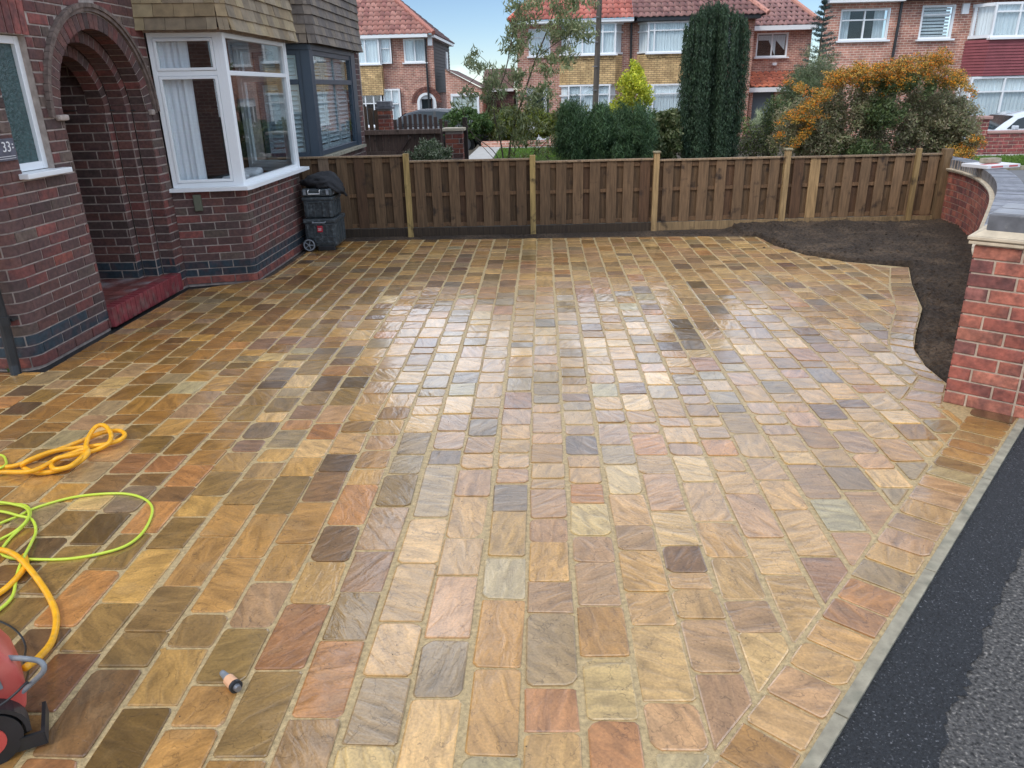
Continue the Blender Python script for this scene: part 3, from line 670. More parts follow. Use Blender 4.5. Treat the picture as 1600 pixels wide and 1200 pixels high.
class Brickwork:
    def __init__(s, root, mortar='mortar', limit=295): s.items = []; s.root = root; s.mm = mortar; s.limit = limit; s.mcurved = []
    def one(s, c, ang, w, h, d, col, parent):
        """straight brick: c = centre of the outer face, ang = heading of the face's long axis; local +y points inwards"""
        s.items.append(dict(c=c, ang=ang, w=w, h=h, d=d, col=col, parent=parent, V=None))
    def free(s, V, F, col, parent): s.items.append(dict(V=V, F=F, col=col, parent=parent))
    def course(s, path, s0, s1, z, h, colf, parent, blocked=(), bw=.215, j=.010, depth=.05, shift=0.0, proud=0.0, header=False):
        t = s0 - shift
        while t < s1 - .012:
            w = .1025 if header else bw
            e = t + w; segs = [(max(t, s0), min(e, s1))]
            for (b0, b1) in blocked:
                ns = []
                for (a, b) in segs:
                    if b <= b0 or a >= b1: ns.append((a, b)); continue
                    if a < b0: ns.append((a, b0))
                    if b > b1: ns.append((b1, b))
                segs = ns
            for a, b in segs:
                if b - a < .018: continue
                col = colf()
                if path.straight(a, b):
                    m_ = (a + b) / 2; p = path.at(m_); n_ = path.nrm(m_); pj = proud + random.uniform(-.0012, .0012)
                    s.one((p[0] + n_[0] * pj, p[1] + n_[1] * pj, z + h / 2 + random.uniform(-.0008, .0008)), math.atan2(n_[0], -n_[1]), round(b - a - .0005, 3), h, depth, col, parent)
                else:
                    ts = sorted(set([a, b] + [x for x in path.d if a < x < b])); V = []; F = []
                    for x in ts:
                        p = path.at(x); n_ = path.nrm(min(x + 1e-4, b - 1e-4)); n2 = path.nrm(max(x - 1e-4, a + 1e-4)); nn = (n_ + n2); nn /= np.linalg.norm(nn)
                        for off in (proud, -depth):
                            for zz in (z, z + h): V.append((p[0] + nn[0] * off, p[1] + nn[1] * off, zz))
                    for i in range(len(ts) - 1):
                        o = 4 * i; F += [(o, o + 4, o + 5, o + 1), (o + 1, o + 5, o + 7, o + 3), (o + 2, o, o + 4, o + 6)][:3]
                    F += [(0, 1, 3, 2), (len(V) - 4, len(V) - 2, len(V) - 1, len(V) - 3)]
                    s.free(V, F, col, parent)
            t = e + j
    def finish(s):
        for it in s.items:
            c = it['c'] if it['V'] is None else np.mean(np.array(it['V']), 0)
            q = pr(c)
            if q is None or not (-15 < q[0] < 1615 and -15 < q[1] < 1215): it['a'] = 0; continue
            if it['V'] is None:
                r = (it['w'] / 2 * math.cos(it['ang']), it['w'] / 2 * math.sin(it['ang'])); n_ = np.array([math.sin(it['ang']), -math.cos(it['ang'])])
                view = np.array([-c[0], -c[1]]); 
                a = pr((c[0] - r[0], c[1] - r[1], c[2])); b = pr((c[0] + r[0], c[1] + r[1], c[2])); 
                it['a'] = abs(b[0] - a[0]) if np.dot(n_, view) > 0 else 0
            else:
                P = np.array([pr(v) for v in it['V']]); it['a'] = np.ptp(P[:, 0])
            dist = np.linalg.norm(np.array(c) - np.array([0, 0, EYE])); it['a'] *= 1 / dist
        s.items.sort(key=lambda i: -i['a']); rest = MB()
        for n_, it in enumerate(s.items):
            indiv = n_ < s.limit and it['a'] > 0
            if it['V'] is None:
                if indiv:
                    o = link('brick', brick_mesh(it['w'], it['h'], it['d']), it['parent']); o.location = it['c']; o.rotation_euler = (random.gauss(0, .006), 0, it['ang']); o.color = (*it['col'], 1)
                else:
                    ca, sa = math.cos(it['ang']), math.sin(it['ang']); w, h, d = it['w'], it['h'], it['d']; V = []
                    for yy, q in ((d, 0), (0, .002)):
                        for a, b in ((-1, -1), (1, -1), (1, 1), (-1, 1)):
                            x = a * (w / 2 - q); V.append((it['c'][0] + x * ca - yy * sa, it['c'][1] + x * sa + yy * ca, it['c'][2] + b * (h / 2 - q)))
                    rest.add(V, [(4, 5, 6, 7), (0, 1, 5, 4), (1, 2, 6, 5), (2, 3, 7, 6), (3, 0, 4, 7)], it['col'])
            else:
                if indiv:
                    m = MB(); m.add(it['V'], it['F']); o = m.build('brick', M['brick'], it['parent']); o.color = (*it['col'], 1)
                else: rest.add(it['V'], it['F'], it['col'])
        if rest.v: rest.build('bricks', M['brick_a'], s.root, 'stuff')

def ribbon(m, path, s0, s1, z0, z1, off, breaks=()):
    """vertical sheet following a path"""
    ts = sorted(set([s0, s1] + [x for x in path.d if s0 < x < s1] + [x for x in breaks if s0 < x < s1])); V = []; F = []
    for x in ts:
        p = path.at(x); n_ = path.nrm(min(x + 1e-4, path.L - 1e-4)) + path.nrm(max(x - 1e-4, 1e-4)); n_ = n_ / np.linalg.norm(n_)
        V += [(p[0] + n_[0] * off, p[1] + n_[1] * off, z0), (p[0] + n_[0] * off, p[1] + n_[1] * off, z1)]
    for i in range(len(ts) - 1): F.append((2 * i, 2 * i + 2, 2 * i + 3, 2 * i + 1))
    m.add(V, F)

def window(root, p0, p1, z0, z1, frame='upvc', fw=.055, dep=.06, transom=None, tilt=None, sash=True, name='window'):
    """window from p0 to p1 (2D, seen from outside left to right); frame part > pane sub-parts"""
    a = Vector((*p0, 0)); b = Vector((*p1, 0)); u = (b - a).normalized(); n_ = Vector((u.y, -u.x, 0)); W = (b - a).length; c = -n_ * dep / 2
    m = MB()
    def bar(x0, x1, h0, h1, d=dep, o=0.0):
        mid = a + u * (x0 + x1) / 2 + c + n_ * o; m.cbox((mid.x, mid.y, (h0 + h1) / 2), (x1 - x0, d, h1 - h0), .004, math.atan2(u.y, u.x))
    bar(0, fw, z0, z1); bar(W - fw, W, z0, z1); bar(fw - .001, W - fw + .001, z0, z0 + fw, dep - .004); bar(fw - .001, W - fw + .001, z1 - fw, z1, dep - .004)
    fields = [(z0 + fw, z1 - fw)]
    if transom: bar(fw - .001, W - fw + .001, transom - fw / 2, transom + fw / 2, dep - .004); fields = [(z0 + fw, transom - fw / 2), (transom + fw / 2, z1 - fw)]
    fr = m.build(name, M[frame], root)
    for i, (h0, h1) in enumerate(fields):
        x0, x1 = fw, W - fw
        if sash and sash != 'none' and (sash is True or i in sash):
            m2 = MB(); sw = fw * .62
            def b2(q0, q1, k0, k1):
                mid = a + u * (q0 + q1) / 2 + c + n_ * .012; m2.cbox((mid.x, mid.y, (k0 + k1) / 2), (q1 - q0, dep * .8, k1 - k0), .004, math.atan2(u.y, u.x))
            b2(x0 + .002, x0 + sw, h0 + .002, h1 - .002); b2(x1 - sw, x1 - .002, h0 + .002, h1 - .002); b2(x0 + sw - .001, x1 - sw + .001, h0 + .002, h0 + sw); b2(x0 + sw - .001, x1 - sw + .001, h1 - sw, h1 - .002)
            m2.build('sash', M[frame], fr); x0 += sw; x1 -= sw; h0 += sw; h1 -= sw
        g = MB(); mid = a + u * (x0 + x1) / 2 + c; g.box((mid.x, mid.y, (h0 + h1) / 2), (x1 - x0, .006, h1 - h0), math.atan2(u.y, u.x)); g.build('pane', M['glass'], fr)
    return fr

# ================================================================== THE HOUSE AT THE LEFT
WX = -3.43
house = thing('brick_house', (-4.5, 6.8, 0), 'dark red brick house with arched porch and white bay window beside the wet driveway', 'house')
bw = Brickwork(house)
CY, R0, SPR = 6.235, .615, 1.578
corner = arcpts((-6.5, 4.68), (WX, 4.68), (WX, 8.0), .11)
pmain = Path([(-7.5, 4.68)] + corner + [(WX, 7.06)])
s_of_y = lambda y: pmain.L - (7.06 - y)
wall = MB()
brks = [s_of_y(y) for y in (5.02, 5.395)] + [s_of_y(CY - R0 + i * R0 / 16) for i in range(33)]
zs = 0
def vary_blue(z):
    c0 = z / .075
    return c0
# mortar sheets: full height left of window, around openings
WIN = (5.02, 5.395, 1.22, 2.10)
ribbon(wall, pmain, 0, s_of_y(WIN[0]), -.1, 5.2, -.007)
ribbon(wall, pmain, s_of_y(WIN[0]), s_of_y(WIN[1]), -.1, WIN[2], -.007); ribbon(wall, pmain, s_of_y(WIN[0]), s_of_y(WIN[1]), WIN[3], 5.2, -.007)
ribbon(wall, pmain, s_of_y(WIN[1]), s_of_y(CY - R0), -.1, 5.2, -.007); ribbon(wall, pmain, s_of_y(CY + R0), s_of_y(7.06), -.1, 5.2, -.007)
for i in range(32):                                                  # spandrel over the arch
    y0 = CY - R0 + i * R0 / 16; y1 = y0 + R0 / 16; za = SPR + math.sqrt(max(0, R0 ** 2 - (y0 - CY) ** 2)); zb = SPR + math.sqrt(max(0, R0 ** 2 - (y1 - CY) ** 2))
    wall.add([(WX - .007, y0, za + .001), (WX - .007, y1, zb + .001), (WX - .007, y1, 5.2), (WX - .007, y0, 5.2)], [(0, 1, 2, 3)])
wallo = wall.build('wall', M['mortar'], house)
ncourse = 69
for i in range(ncourse):
    z = i * .075 + .003; zc = z + .0325; bl = []
    if zc > WIN[2] and zc < 2.10 + .0: bl.append((s_of_y(WIN[0]), s_of_y(WIN[1])))
    if 2.10 < zc < 2.315: bl.append((s_of_y(4.90), s_of_y(5.45)))
    if zc < SPR: bl.append((s_of_y(CY - R0), s_of_y(CY + R0)))
    elif zc < SPR + .79: r_ = math.sqrt(.79 ** 2 - (zc - SPR) ** 2); bl.append((s_of_y(CY - r_), s_of_y(CY + r_)))
    if zc > 1.22 and 4.72 < 0: pass
    if i == 0: cf = hb({'o': 1, 'r': .5, 'm': .2})
    elif i in (1, 2): cf = hb({'k': 3, 'd': .25})
    elif i in (16, 18, 20, 22) : cf = hb({'d': 2, 'g': 2, 'm': 1})
    elif z > 1.7: cf = hb({'r': 3, 'm': 2.5, 'g': 1.2, 'p': 1, 'b': 1.2, 'n': .4})
    else: cf = HOUSE
    bw.course(pmain, 0.0, pmain.L, z, .065, cf, wallo, bl, shift=(.1125 if i % 2 else 0.0) + .02, proud=.008 if i == 0 else 0.0)
# soldier course above the small window
for k in range(7):
    y = 4.905 + k * .078 + .034
    bw.one((WX + .002, y, 2.208), math.pi / 2, .066, .212, .05, hb({'b': 2, 'r': 2})(), wallo)
# the three receding orders of the arch
XO = [WX, WX - .135, WX - .27]; RI = [R0, R0 - .09, R0 - .18]
def vouss(x0, x1, r0, r1, a0, a1):
    V = []
    for x in (x0, x1):
        for (r, a) in ((r0, a0), (r1, a0), (r1, a1), (r0, a1)): V.append((x, CY + r * math.cos(a), SPR + r * math.sin(a)))
    return V, [(0, 1, 2, 3), (7, 6, 5, 4), (0, 4, 5, 1), (1, 5, 6, 2), (2, 6, 7, 3), (3, 7, 4, 0)]
arch = MB()
for k in range(3):
    rin = RI[k]; rout = R0 + .112 if k == 0 else RI[k - 1] - .002; nn_ = 31 if k == 0 else (27 if k == 1 else 22)
    am = MB()
    for i in range(48):
        a0, a1 = math.pi * i / 48, math.pi * (i + 1) / 48; v, f = vouss(XO[k] - .004, XO[k] - .134, rin + .004, rout, a0, a1); am.add(v, f)
    ao = am.build('arch_ring', M['mortar'], house)
    for i in range(nn_):
        g_ = .0045 / (rin + .05); a0, a1 = math.pi * i / nn_ + g_, math.pi * (i + 1) / nn_ - g_
        v, f = vouss(XO[k] + random.uniform(-.001, .002), XO[k] - .130, rin, rout - .003, a0, a1)
        vb = MB(); vb.add(v, f); o = vb.build('arch_brick', M['brick'], ao); o.color = (*hb({'m': 3, 'p': 2.5, 'd': 1, 'r': 2 if k else 1})(), 1)
lm = MB()                                                            # moulded label course round the arch
for i in range(44):
    a0, a1 = math.pi * i / 44, math.pi * (i + 1) / 44
    v, f = vouss(WX + .018, WX - .02, .735, .762, a0, a1); lm.add(v, f)
    v, f = vouss(WX + .032, WX - .02, .763, .792, a0, a1 - .004); lm.add(v, f)
lm.build('label_course', mat('weathered_arch_tile', (.15, .11, .092), rough=.9, var=(18, .4), bump=(60, .6, .005)), house)
# jambs below the spring, inner porch walls
jm = MB()
def jamb(pts, z0, z1, parent_name='jamb', dark=False, lim=True):
    for a, b in zip(pts[:-1], pts[1:]):
        P_ = Path([a, b]); ribbon(jm, P_, 0, P_.L, z0, z1, -.006)
jr = [(-4.75, CY + RI[2]), (XO[2], CY + RI[2]), (XO[2], CY + RI[1]), (XO[1], CY + RI[1]), (XO[1], CY + R0), (WX - .001, CY + R0)]
jl = [(p[0], 2 * CY - p[1]) for p in jr][::-1]
jamb(jl, .10, SPR); jm.build('porch_wall', M['mortar'], house); jm = MB(); jamb(jr, .10, SPR)
ribbon(jm, Path([(-4.75, CY + RI[2]), (XO[2] - .13, CY + RI[2])]), 0, -4.75 * -1 - (-(XO[2] - .13)), SPR, 2.6, -.006)
jo = jm.build('porch_wall', M['mortar'], house)
for i in range(2, 34):
    z = i * .075 + .003
    for pts in (jr, jl):
        for q, (a, b) in enumerate(zip(pts[:-1], pts[1:])):
            P_ = Path([a, b])
            if P_.L > .3:
                if z > 2.5: continue
                bw.course(P_, 0, P_.L - .004, z, .065, hb({'k': 1} if i <= 3 else {'p': 3, 'm': 3, 'd': 3}), jo, (), shift=.1 if i % 2 else 0, depth=.02)
            elif z + .060 < SPR + .07:
                bw.course(P_, .004, P_.L - .004, z, .065, hb({'k': 1} if i <= 3 else {'p': 2, 'm': 3, 'r': 1.5, 'd': 1}), jo, (), bw=P_.L, depth=.02)
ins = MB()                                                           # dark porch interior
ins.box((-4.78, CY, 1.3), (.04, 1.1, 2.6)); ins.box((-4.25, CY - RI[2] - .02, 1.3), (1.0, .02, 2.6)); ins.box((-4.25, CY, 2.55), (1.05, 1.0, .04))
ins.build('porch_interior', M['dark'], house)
st = MB(); st.cbox((-3.46, CY, .075), (.11, 2 * R0 + .0, .155), .012); stp = st.build('step', M['paint_red'], house)
for i in range(17):
    y = CY - R0 + .036 + i * .0725
    m = MB(); m.cbox((-3.445, y, .078), (.10, .066, .158), .008); m.build('step_brick', M['paint_red'], stp)
pf = MB(); pf.box((-4.13, CY, .066), (1.24, 1.2, .13)); pfo = pf.build('porch_floor', M['mortar'], house)
for i in range(8):
    for j in range(8):
        m = MB(); m.cbox((-3.585 - i * .152, CY - .535 + j * .153, .136), (.147, .148, .02), .003); o = m.build('floor_tile', M['floor_tile'], pfo); o.color = (*(np.array(srgb(112, 62, 56)) * random.uniform(.75, 1.25)), 1)
wire = MB(); wire.tube([(WX + .006, CY + R0 + .10, 1.60), (XO[1] + .02, CY + R0 - .01, 1.592), (XO[2], CY + RI[1] - .015, 1.60), (XO[2] - .3, CY + RI[2] - .01, 1.603), (-4.7, CY + RI[2] - .02, 1.60)], .005, 6); wire.build('cable', M['black_pl'], house)
sb = MB(); sb.cbox((WX + .015, CY + R0 + .05, 1.575), (.04, .06, .045), .012); sb.build('springer_block', M['mortar'], house)
sb = MB(); sb.cbox((WX + .018, CY - R0 - .05, 1.575), (.045, .11, .04), .014); sb.build('springer_block', M['mortar'], house)
# small obscured window
y0w, y1w, z0w, z1w = WIN
f = window(house, (WX - .055, y0w), (WX - .055, y1w), z0w + .03, z1w - .005, fw=.05, sash='none')
for c in list(f.children): c.data.materials.clear(); c.data.materials.append(M['frost'])
f.name = 'window'
m = MB(); m.cbox((WX - .01, (y0w + y1w) / 2 + .02, z0w + .008), (.15, .50, .035), .006); m.build('sill', M['upvc'], house)
m = MB(); m.box((WX - .06, y1w + .002, 1.66), (.10, .008, .9)); m.box((WX - .06, y0w - .002, 1.66), (.10, .008, .9)); m.box((WX - .06, (y0w + y1w) / 2, z1w + .004), (.10, .39, .008)); m.build('window_reveal', M['mortar'], house)
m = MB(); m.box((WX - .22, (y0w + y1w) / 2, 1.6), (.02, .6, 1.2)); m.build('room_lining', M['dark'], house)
# rainwater pipe at the corner
dp = MB(); pp = [(-3.52, 4.60, 5.0), (-3.52, 4.60, .25), (-3.515, 4.585, .06), (-3.505, 4.565, -.03)]; dp.tube(pp, .034, 12)
for z in (.36, 2.0, 3.8): dp.tube([(-3.52, 4.60, z - .03), (-3.52, 4.60, z + .03)], .041, 12); dp.box((-3.52, 4.65, z), (.10, .06, .02))
dp.build('downpipe', M['black_pl'], house, smooth=False)
# house number plaque with white digits
pl = MB(); pl.cbox((WX + .012, 4.868, 1.405), (.016, .235, .135), .004); plo = pl.build('number_plaque', M['plaque'], house)
def text(s_, size, mt, mtx, parent, name='digits', extr=.001):
    cu = bpy.data.curves.new(name, 'FONT'); cu.body = s_; cu.size = size; cu.extrude = extr; cu.align_x = 'CENTER'; cu.align_y = 'CENTER'
    to = bpy.data.objects.new('tmp', cu); COL.objects.link(to); bpy.context.view_layer.update()
    me = bpy.data.meshes.new_from_object(to.evaluated_get(bpy.context.evaluated_depsgraph_get())); bpy.data.objects.remove(to); me.name = name
    me.materials.clear(); me.materials.append(M[mt]); me.transform(mtx); return link(name, me, parent)
# front faces +x: text x-axis = +y, text y-axis = +z
TX = Matrix(((0, 0, 1, WX + .0215), (1, 0, 0, 4.90), (0, 1, 0, 1.42), (0, 0, 0, 1)))
text('33', .088, 'white', TX, plo)
m = MB(); m.box((WX + .021, 4.868, 1.365), (.002, .20, .003)); m.box((WX + .021, 4.868, 1.352), (.002, .20, .0025))
for dz in (0, .02): m.box((WX + .021, 4.962, 1.415 + dz), (.002, .012, .008))
m.build('plaque_ornament', M['white'], plo)

# --- the bay
bayc = [(WX, 7.02)] + arcpts((WX, 7.0), (-2.80, 7.17), (-2.80, 9.0), .06, 4) + arcpts((-2.80, 7.2), (-2.80, 8.93), (WX, 9.12), .06, 4) + [(WX, 9.12)]
pbay = Path(bayc)
bwm = MB(); ribbon(bwm, pbay, 0, pbay.L, -.1, .885, -.007); bayw = bwm.build('bay_wall', M['mortar'], house)
for i in range(12):
    z = i * .073 + .003; cf = hb({'o': 1, 'r': 1}) if i == 0 else (hb({'k': 1}) if i in (1, 2) else HOUSE)
    hd = True
    bw.course(pbay, .0, .66, z, .064, cf, bayw, (), shift=.11 if i % 2 else 0.0, proud=.008 if i == 0 else 0)
    bw.course(pbay, .67, pbay.L, z, .064, cf, bayw, (), shift=.06 if i % 2 else 0.0, header=True, proud=.008 if i == 0 else 0)
sl = MB(); so_ = [(WX + .0, 6.985), (-2.735, 7.085), (-2.715, 7.15), (-2.715, 9.02), (WX, 9.2)]
sl.prism(so_ + [(WX, 9.05), (-2.85, 8.9), (-2.85, 7.2), (WX + .002, 7.06)], .872, .905); sl.build('sill', M['upvc'], house)
ZB, ZT = .905, 2.215
window(house, (-3.415, 7.045), (-2.845, 7.170), ZB, ZT, fw=.042, transom=1.885)
window(house, (-2.80, 7.205), (-2.80, 8.88), ZB, ZT, fw=.040, transom=1.885, sash=(0,) if False else 'none')
window(house, (-2.86, 8.965), (-3.415, 9.085), ZB, ZT, fw=.048, transom=1.885)
mp_ = MB(); mp_.prism([(-2.845, 7.170), (-2.803, 7.180), (-2.797, 7.204), (-2.86, 7.204)], ZB, ZT); mp_.build('corner_mullion', M['upvc'], house); mp_ = MB(); mp_.prism([(-2.86, 8.881), (-2.795, 8.881), (-2.80, 8.945), (-2.86, 8.96)], ZB, ZT); mp_.build('corner_mullion', M['upvc'], house)
hd_ = MB(); hd_.prism([(WX, 7.03), (-2.85, 7.14), (-2.80, 7.20), (-2.80, 8.95), (WX, 9.12)], ZT + .001, 3.3); hd_.build('bay_core', M['mortar'], house)
cb = MB(); cb.cbox((-3.215, 7.062, .768), (.07, .045, .15), .008, .21); cb.build('vent_cover', mat('grey_vent', srgb(95, 98, 82), rough=.6), house)
# room behind the bay
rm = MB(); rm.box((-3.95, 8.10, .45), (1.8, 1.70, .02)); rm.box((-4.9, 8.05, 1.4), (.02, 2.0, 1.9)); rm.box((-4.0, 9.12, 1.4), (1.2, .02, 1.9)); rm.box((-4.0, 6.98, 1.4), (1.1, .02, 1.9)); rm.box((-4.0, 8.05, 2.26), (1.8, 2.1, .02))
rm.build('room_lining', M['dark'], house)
rs = MB(); rs.cbox((-3.25, 8.0, .70), (.45, 1.0, .40), .05); rs.build('window_seat', mat('dark_blue_fabric', (.03, .045, .06), rough=.9), house)
# curtains (a thing that hangs inside the window)
cu = MB(); nn_ = 60
def curtain(m, a, b, z0, z1, folds, amp, sweep=0.0):
    a = Vector(a); b = Vector(b); u = (b - a).normalized(); n_ = Vector((u.y, -u.x)); V = []; F = []; rows_ = 10; cols = folds * 8
    for j in range(rows_ + 1):
        t = j / rows_; z = z1 + (z0 - z1) * t
        for i in range(cols + 1):
            q = i / cols; ln = (b - a).length * (1 - sweep * math.sin(math.pi * min(1, t * 1.2) * .5)); p = a + u * ln * q + n_ * (amp * (math.sin(2 * math.pi * folds * q + 1.6 * math.sin(7 * q + a.x) + .25 * t) + .45 * math.sin(2 * math.pi * folds * 1.7 * q + 2)) * (.6 + .4 * t))
            V.append((p.x, p.y, z))
    for j in range(rows_):
        for i in range(cols): o = j * (cols + 1) + i; F.append((o, o + 1, o + cols + 2, o + cols + 1))
    m.add(V, F)
curtain(cu, (-3.40, 7.13), (-3.13, 7.20), .93, 2.2, 4, .022, .06)
o = cu.build('curtain', M['cloth'], None, smooth=True); tag(o, 'white curtain hanging inside the white bay window of the near house', 'curtain')
pb = MB(); pb.cbox((-3.02, 7.98, .945), (.20, .42, .075), .035, .2); pb.cbox((-3.04, 7.62, .93), (.16, .25, .05), .02, -.2)
o = pb.build('folded_cloth', M['cloth'], None, smooth=True); tag(o, 'white folded cloth lying on the seat behind the bay window', 'cloth')

# --- hanging tiles over a bay
_tm = None
def tile_mesh(w=.164, h=.128, t=.011):
    me = bpy.data.meshes.new('tile'); V = []
    for (x, z, y) in ((-w / 2, 0, 0), (w / 2, 0, 0), (w / 2, h, .011), (-w / 2, h, .011)):
        V.append((x, y, z))
    V += [(v[0], v[1] + t, v[2]) for v in V]
    me.from_pydata(V, [], [(0, 1, 2, 3), (7, 6, 5, 4), (0, 4, 5, 1), (1, 5, 6, 2), (2, 6, 7, 3), (3, 7, 4, 0)]); me.materials.append(M['tile']); me.update(); return me
def hang_tiles(root, legs, z0, nrows, cols, gauge=.104, limit=290):
    """legs: list of (p0, p1); rows rise from z0; local y of a tile points into the wall"""
    core = MB(); items = []; tm = tile_mesh()
    for li, (a, b) in enumerate(legs):
        a = Vector(a); b = Vector(b); u = (b - a).normalized(); L_ = (b - a).length; n_ = Vector((u.y, -u.x)); ang = math.atan2(u.y, u.x)
        core.add([(*(a - n_ * .012), z0 + .02), (*(b - n_ * .012), z0 + .02), (*(b - n_ * .03), z0 + nrows * gauge + .02), (*(a - n_ * .03), z0 + nrows * gauge + .02)], [(0, 1, 2, 3)])
        for r in range(nrows):
            flare = .030 * max(0, 1 - r / 2.2); nn = max(1, round(L_ / .167)); wd = L_ / nn; st_ = 0 if r % 2 else .5
            edges = [0] + [min(L_, (i + st_) * wd) for i in range(0 if st_ else 1, nn)] + [L_]
            for e0, e1 in zip(edges[:-1], edges[1:]):
                if e1 - e0 < .02: continue
                mid = a + u * (e0 + e1) / 2 + n_ * (flare + random.uniform(0, .003)); c = np.array(random.choice(cols)) * random.uniform(.85, 1.15)
                items.append(((mid.x, mid.y, z0 + r * gauge + random.uniform(-.002, .002)), ang, (e1 - e0 - .003) / .164, flare, c))
    co = core.build('tile_hanging', M['dark'], root)
    items.sort(key=lambda i: i[0][2]); restm = MB()
    for i, (p, ang, sx, fl, c) in enumerate(items):
        q = pr(p)
        if i < limit and q is not None and q[1] > -25 and q[0] > 0:
            o = link('tile', tm, co); o.location = p; o.rotation_euler = (-.10 - fl * 2.5 + random.gauss(0, .008), random.gauss(0, .006), ang); o.scale = (sx, 1, 1); o.color = (*c, 1)
        else:
            ca, sa = math.cos(ang), math.sin(ang); V = []
            for (x, y, z) in ((-.082 * sx, 0, 0), (.082 * sx, 0, 0), (.082 * sx, .02, .128), (-.082 * sx, .02, .128)): V.append((p[0] + x * ca - y * sa, p[1] + x * sa + y * ca, p[2] + z))
            V += [(V[0][0] + sa * -.011, V[0][1] + ca * .011, V[0][2]), (V[1][0] - sa * .011, V[1][1] + ca * .011, V[1][2])]
            restm.add(V, [(0, 1, 2, 3), (0, 4, 5, 1)], tuple(c))
    if restm.v: restm.build('tiles', M['tile_a'], root, 'stuff')
TC1 = [srgb(150, 132, 100), srgb(138, 118, 88), srgb(128, 112, 90), srgb(144, 128, 104)]
TC2 = [srgb(118, 106, 94), srgb(106, 96, 88), srgb(126, 112, 96)]
hang_tiles(house, [((WX - .01, 6.93), (-2.775, 7.045)), ((-2.775, 7.045), (-2.705, 7.11)), ((-2.705, 7.11), (-2.705, 9.02)), ((-2.705, 9.02), (WX, 9.2))], 2.225, 10, TC1)
# upper storey, eaves and roof (out of the picture, but they shade and mirror in the drive)
up = MB(); up.prism([(WX, 7.03), (-2.80, 7.17), (-2.80, 8.93), (WX, 9.12)], 3.302, 4.75); up.build('upper_bay', M['upvc'], house)
gm = MB()
for y in np.arange(7.3, 8.9, .5): gm.box((-2.795, y + .15, 4.0), (.01, .42, 1.1))
gm.build('upper_glass', M['carglass'], house)
def gable_roof(root, x0, x1, y0, y1, ze, zr, colr):
    m = MB(); xm = (x0 + x1) / 2; ym0, ym1 = y0 + 2.6, y1
    m.add([(x0, y0, ze), (x1, y0, ze), (x1, y1, ze), (x0, y1, ze), (xm, ym0, zr), (xm, ym1, zr)], [(0, 1, 4), (1, 2, 5, 4), (3, 0, 4, 5), (0, 3, 2, 1), (2, 3, 5)])
    m.build('roof', colr, root)
rmat = mat('brown_roof_tile', (.16, .09, .07), rough=.8, var=(6, .3))
gable_roof(house, -10.2, -2.75, 4.35, 9.32, 5.2, 7.8, rmat)
bk = MB(); bk.box((-8.0, 4.70, 2.55), (1.0, .02, 5.3)); bk.box((-10.0, 7.0, 2.55), (.1, 4.64, 5.3)); bk.box((WX - .30, 8.1, 4.0), (.05, 2.2, 2.4)); bk.build('rear_walls', M['brick_a'], house)
bw.finish()

# ================================================================== ADJOINING HOUSE (mirror image, beyond the fence)
nb = thing('brick_house', (-4.5, 11.5, 0), 'adjoining brown brick house with dark navy bay window frames and louvred shutters', 'house')
b2 = Brickwork(nb, limit=250)
pn = Path([(WX, 9.62)] + arcpts((WX, 9.6), (-2.80, 9.82), (-2.80, 12.0), .05, 3) + [(-2.80, 12.46), (-3.1, 12.62), (WX, 12.64), (WX, 15.2)])
m = MB(); ribbon(m, pn, 0, pn.L - 2.6, -.1, .90, -.007); ribbon(m, pn, pn.L - 3.4, pn.L, -.1, 5.2, -.007)
ribbon(m, Path([(-2.80, 12.17), (-2.80, 12.46), (-3.1, 12.62)]), 0, .62, .9, 2.25, -.007)
nbw = m.build('wall', M['mortar'], nb)
for i in range(30):
    z = i * .075 + .003; cf = HOUSE
    if z < .86: b2.course(pn, 0, pn.L - 2.6, z, .065, cf, nbw, (), shift=.05 if i % 2 else 0, header=True)
    else: b2.course(Path([(-2.80, 12.17), (-2.80, 12.46), (-3.1, 12.62)]), 0, .62, z, .065, cf, nbw, (), shift=.05 if i % 2 else 0, header=True)
b2.course(pn, pn.L - 2.5, pn.L, 1.0, .065, HOUSE, nbw, ())
b2.finish()
window(nb, (-3.415, 9.62), (-2.90, 9.80), .95, 2.19, frame='navy', fw=.06, transom=1.83, sash='none')
window(nb, (-2.80, 9.93), (-2.80, 11.92), .95, 2.19, frame='navy', fw=.06, transom=1.83, sash='none')
m = MB(); m.prism([(-2.90, 9.79), (-2.80, 9.83), (-2.79, 9.93), (-2.88, 9.93)], .95, 2.19); m.prism([(-2.87, 11.92), (-2.79, 11.92), (-2.79, 12.17), (-2.87, 12.17)], .90, 2.24); m.prism([(WX, 9.60), (-2.80, 9.80), (-2.78, 9.84), (-2.78, 11.95), (-2.9, 11.95), (-2.9, 9.9), (WX, 9.70)], 2.19, 2.25); m.build('corner_mullion', M['navy'], nb)
m = MB(); m.prism([(WX, 9.57), (-2.78, 9.78), (-2.73, 9.84), (-2.73, 12.2), (-2.9, 12.2), (-2.9, 9.9), (WX, 9.7)], .905, .945); m.build('sill', M['concrete'], nb)
shm = mat('pale_blue_grey_shutter', srgb(205, 220, 224), rough=.5)
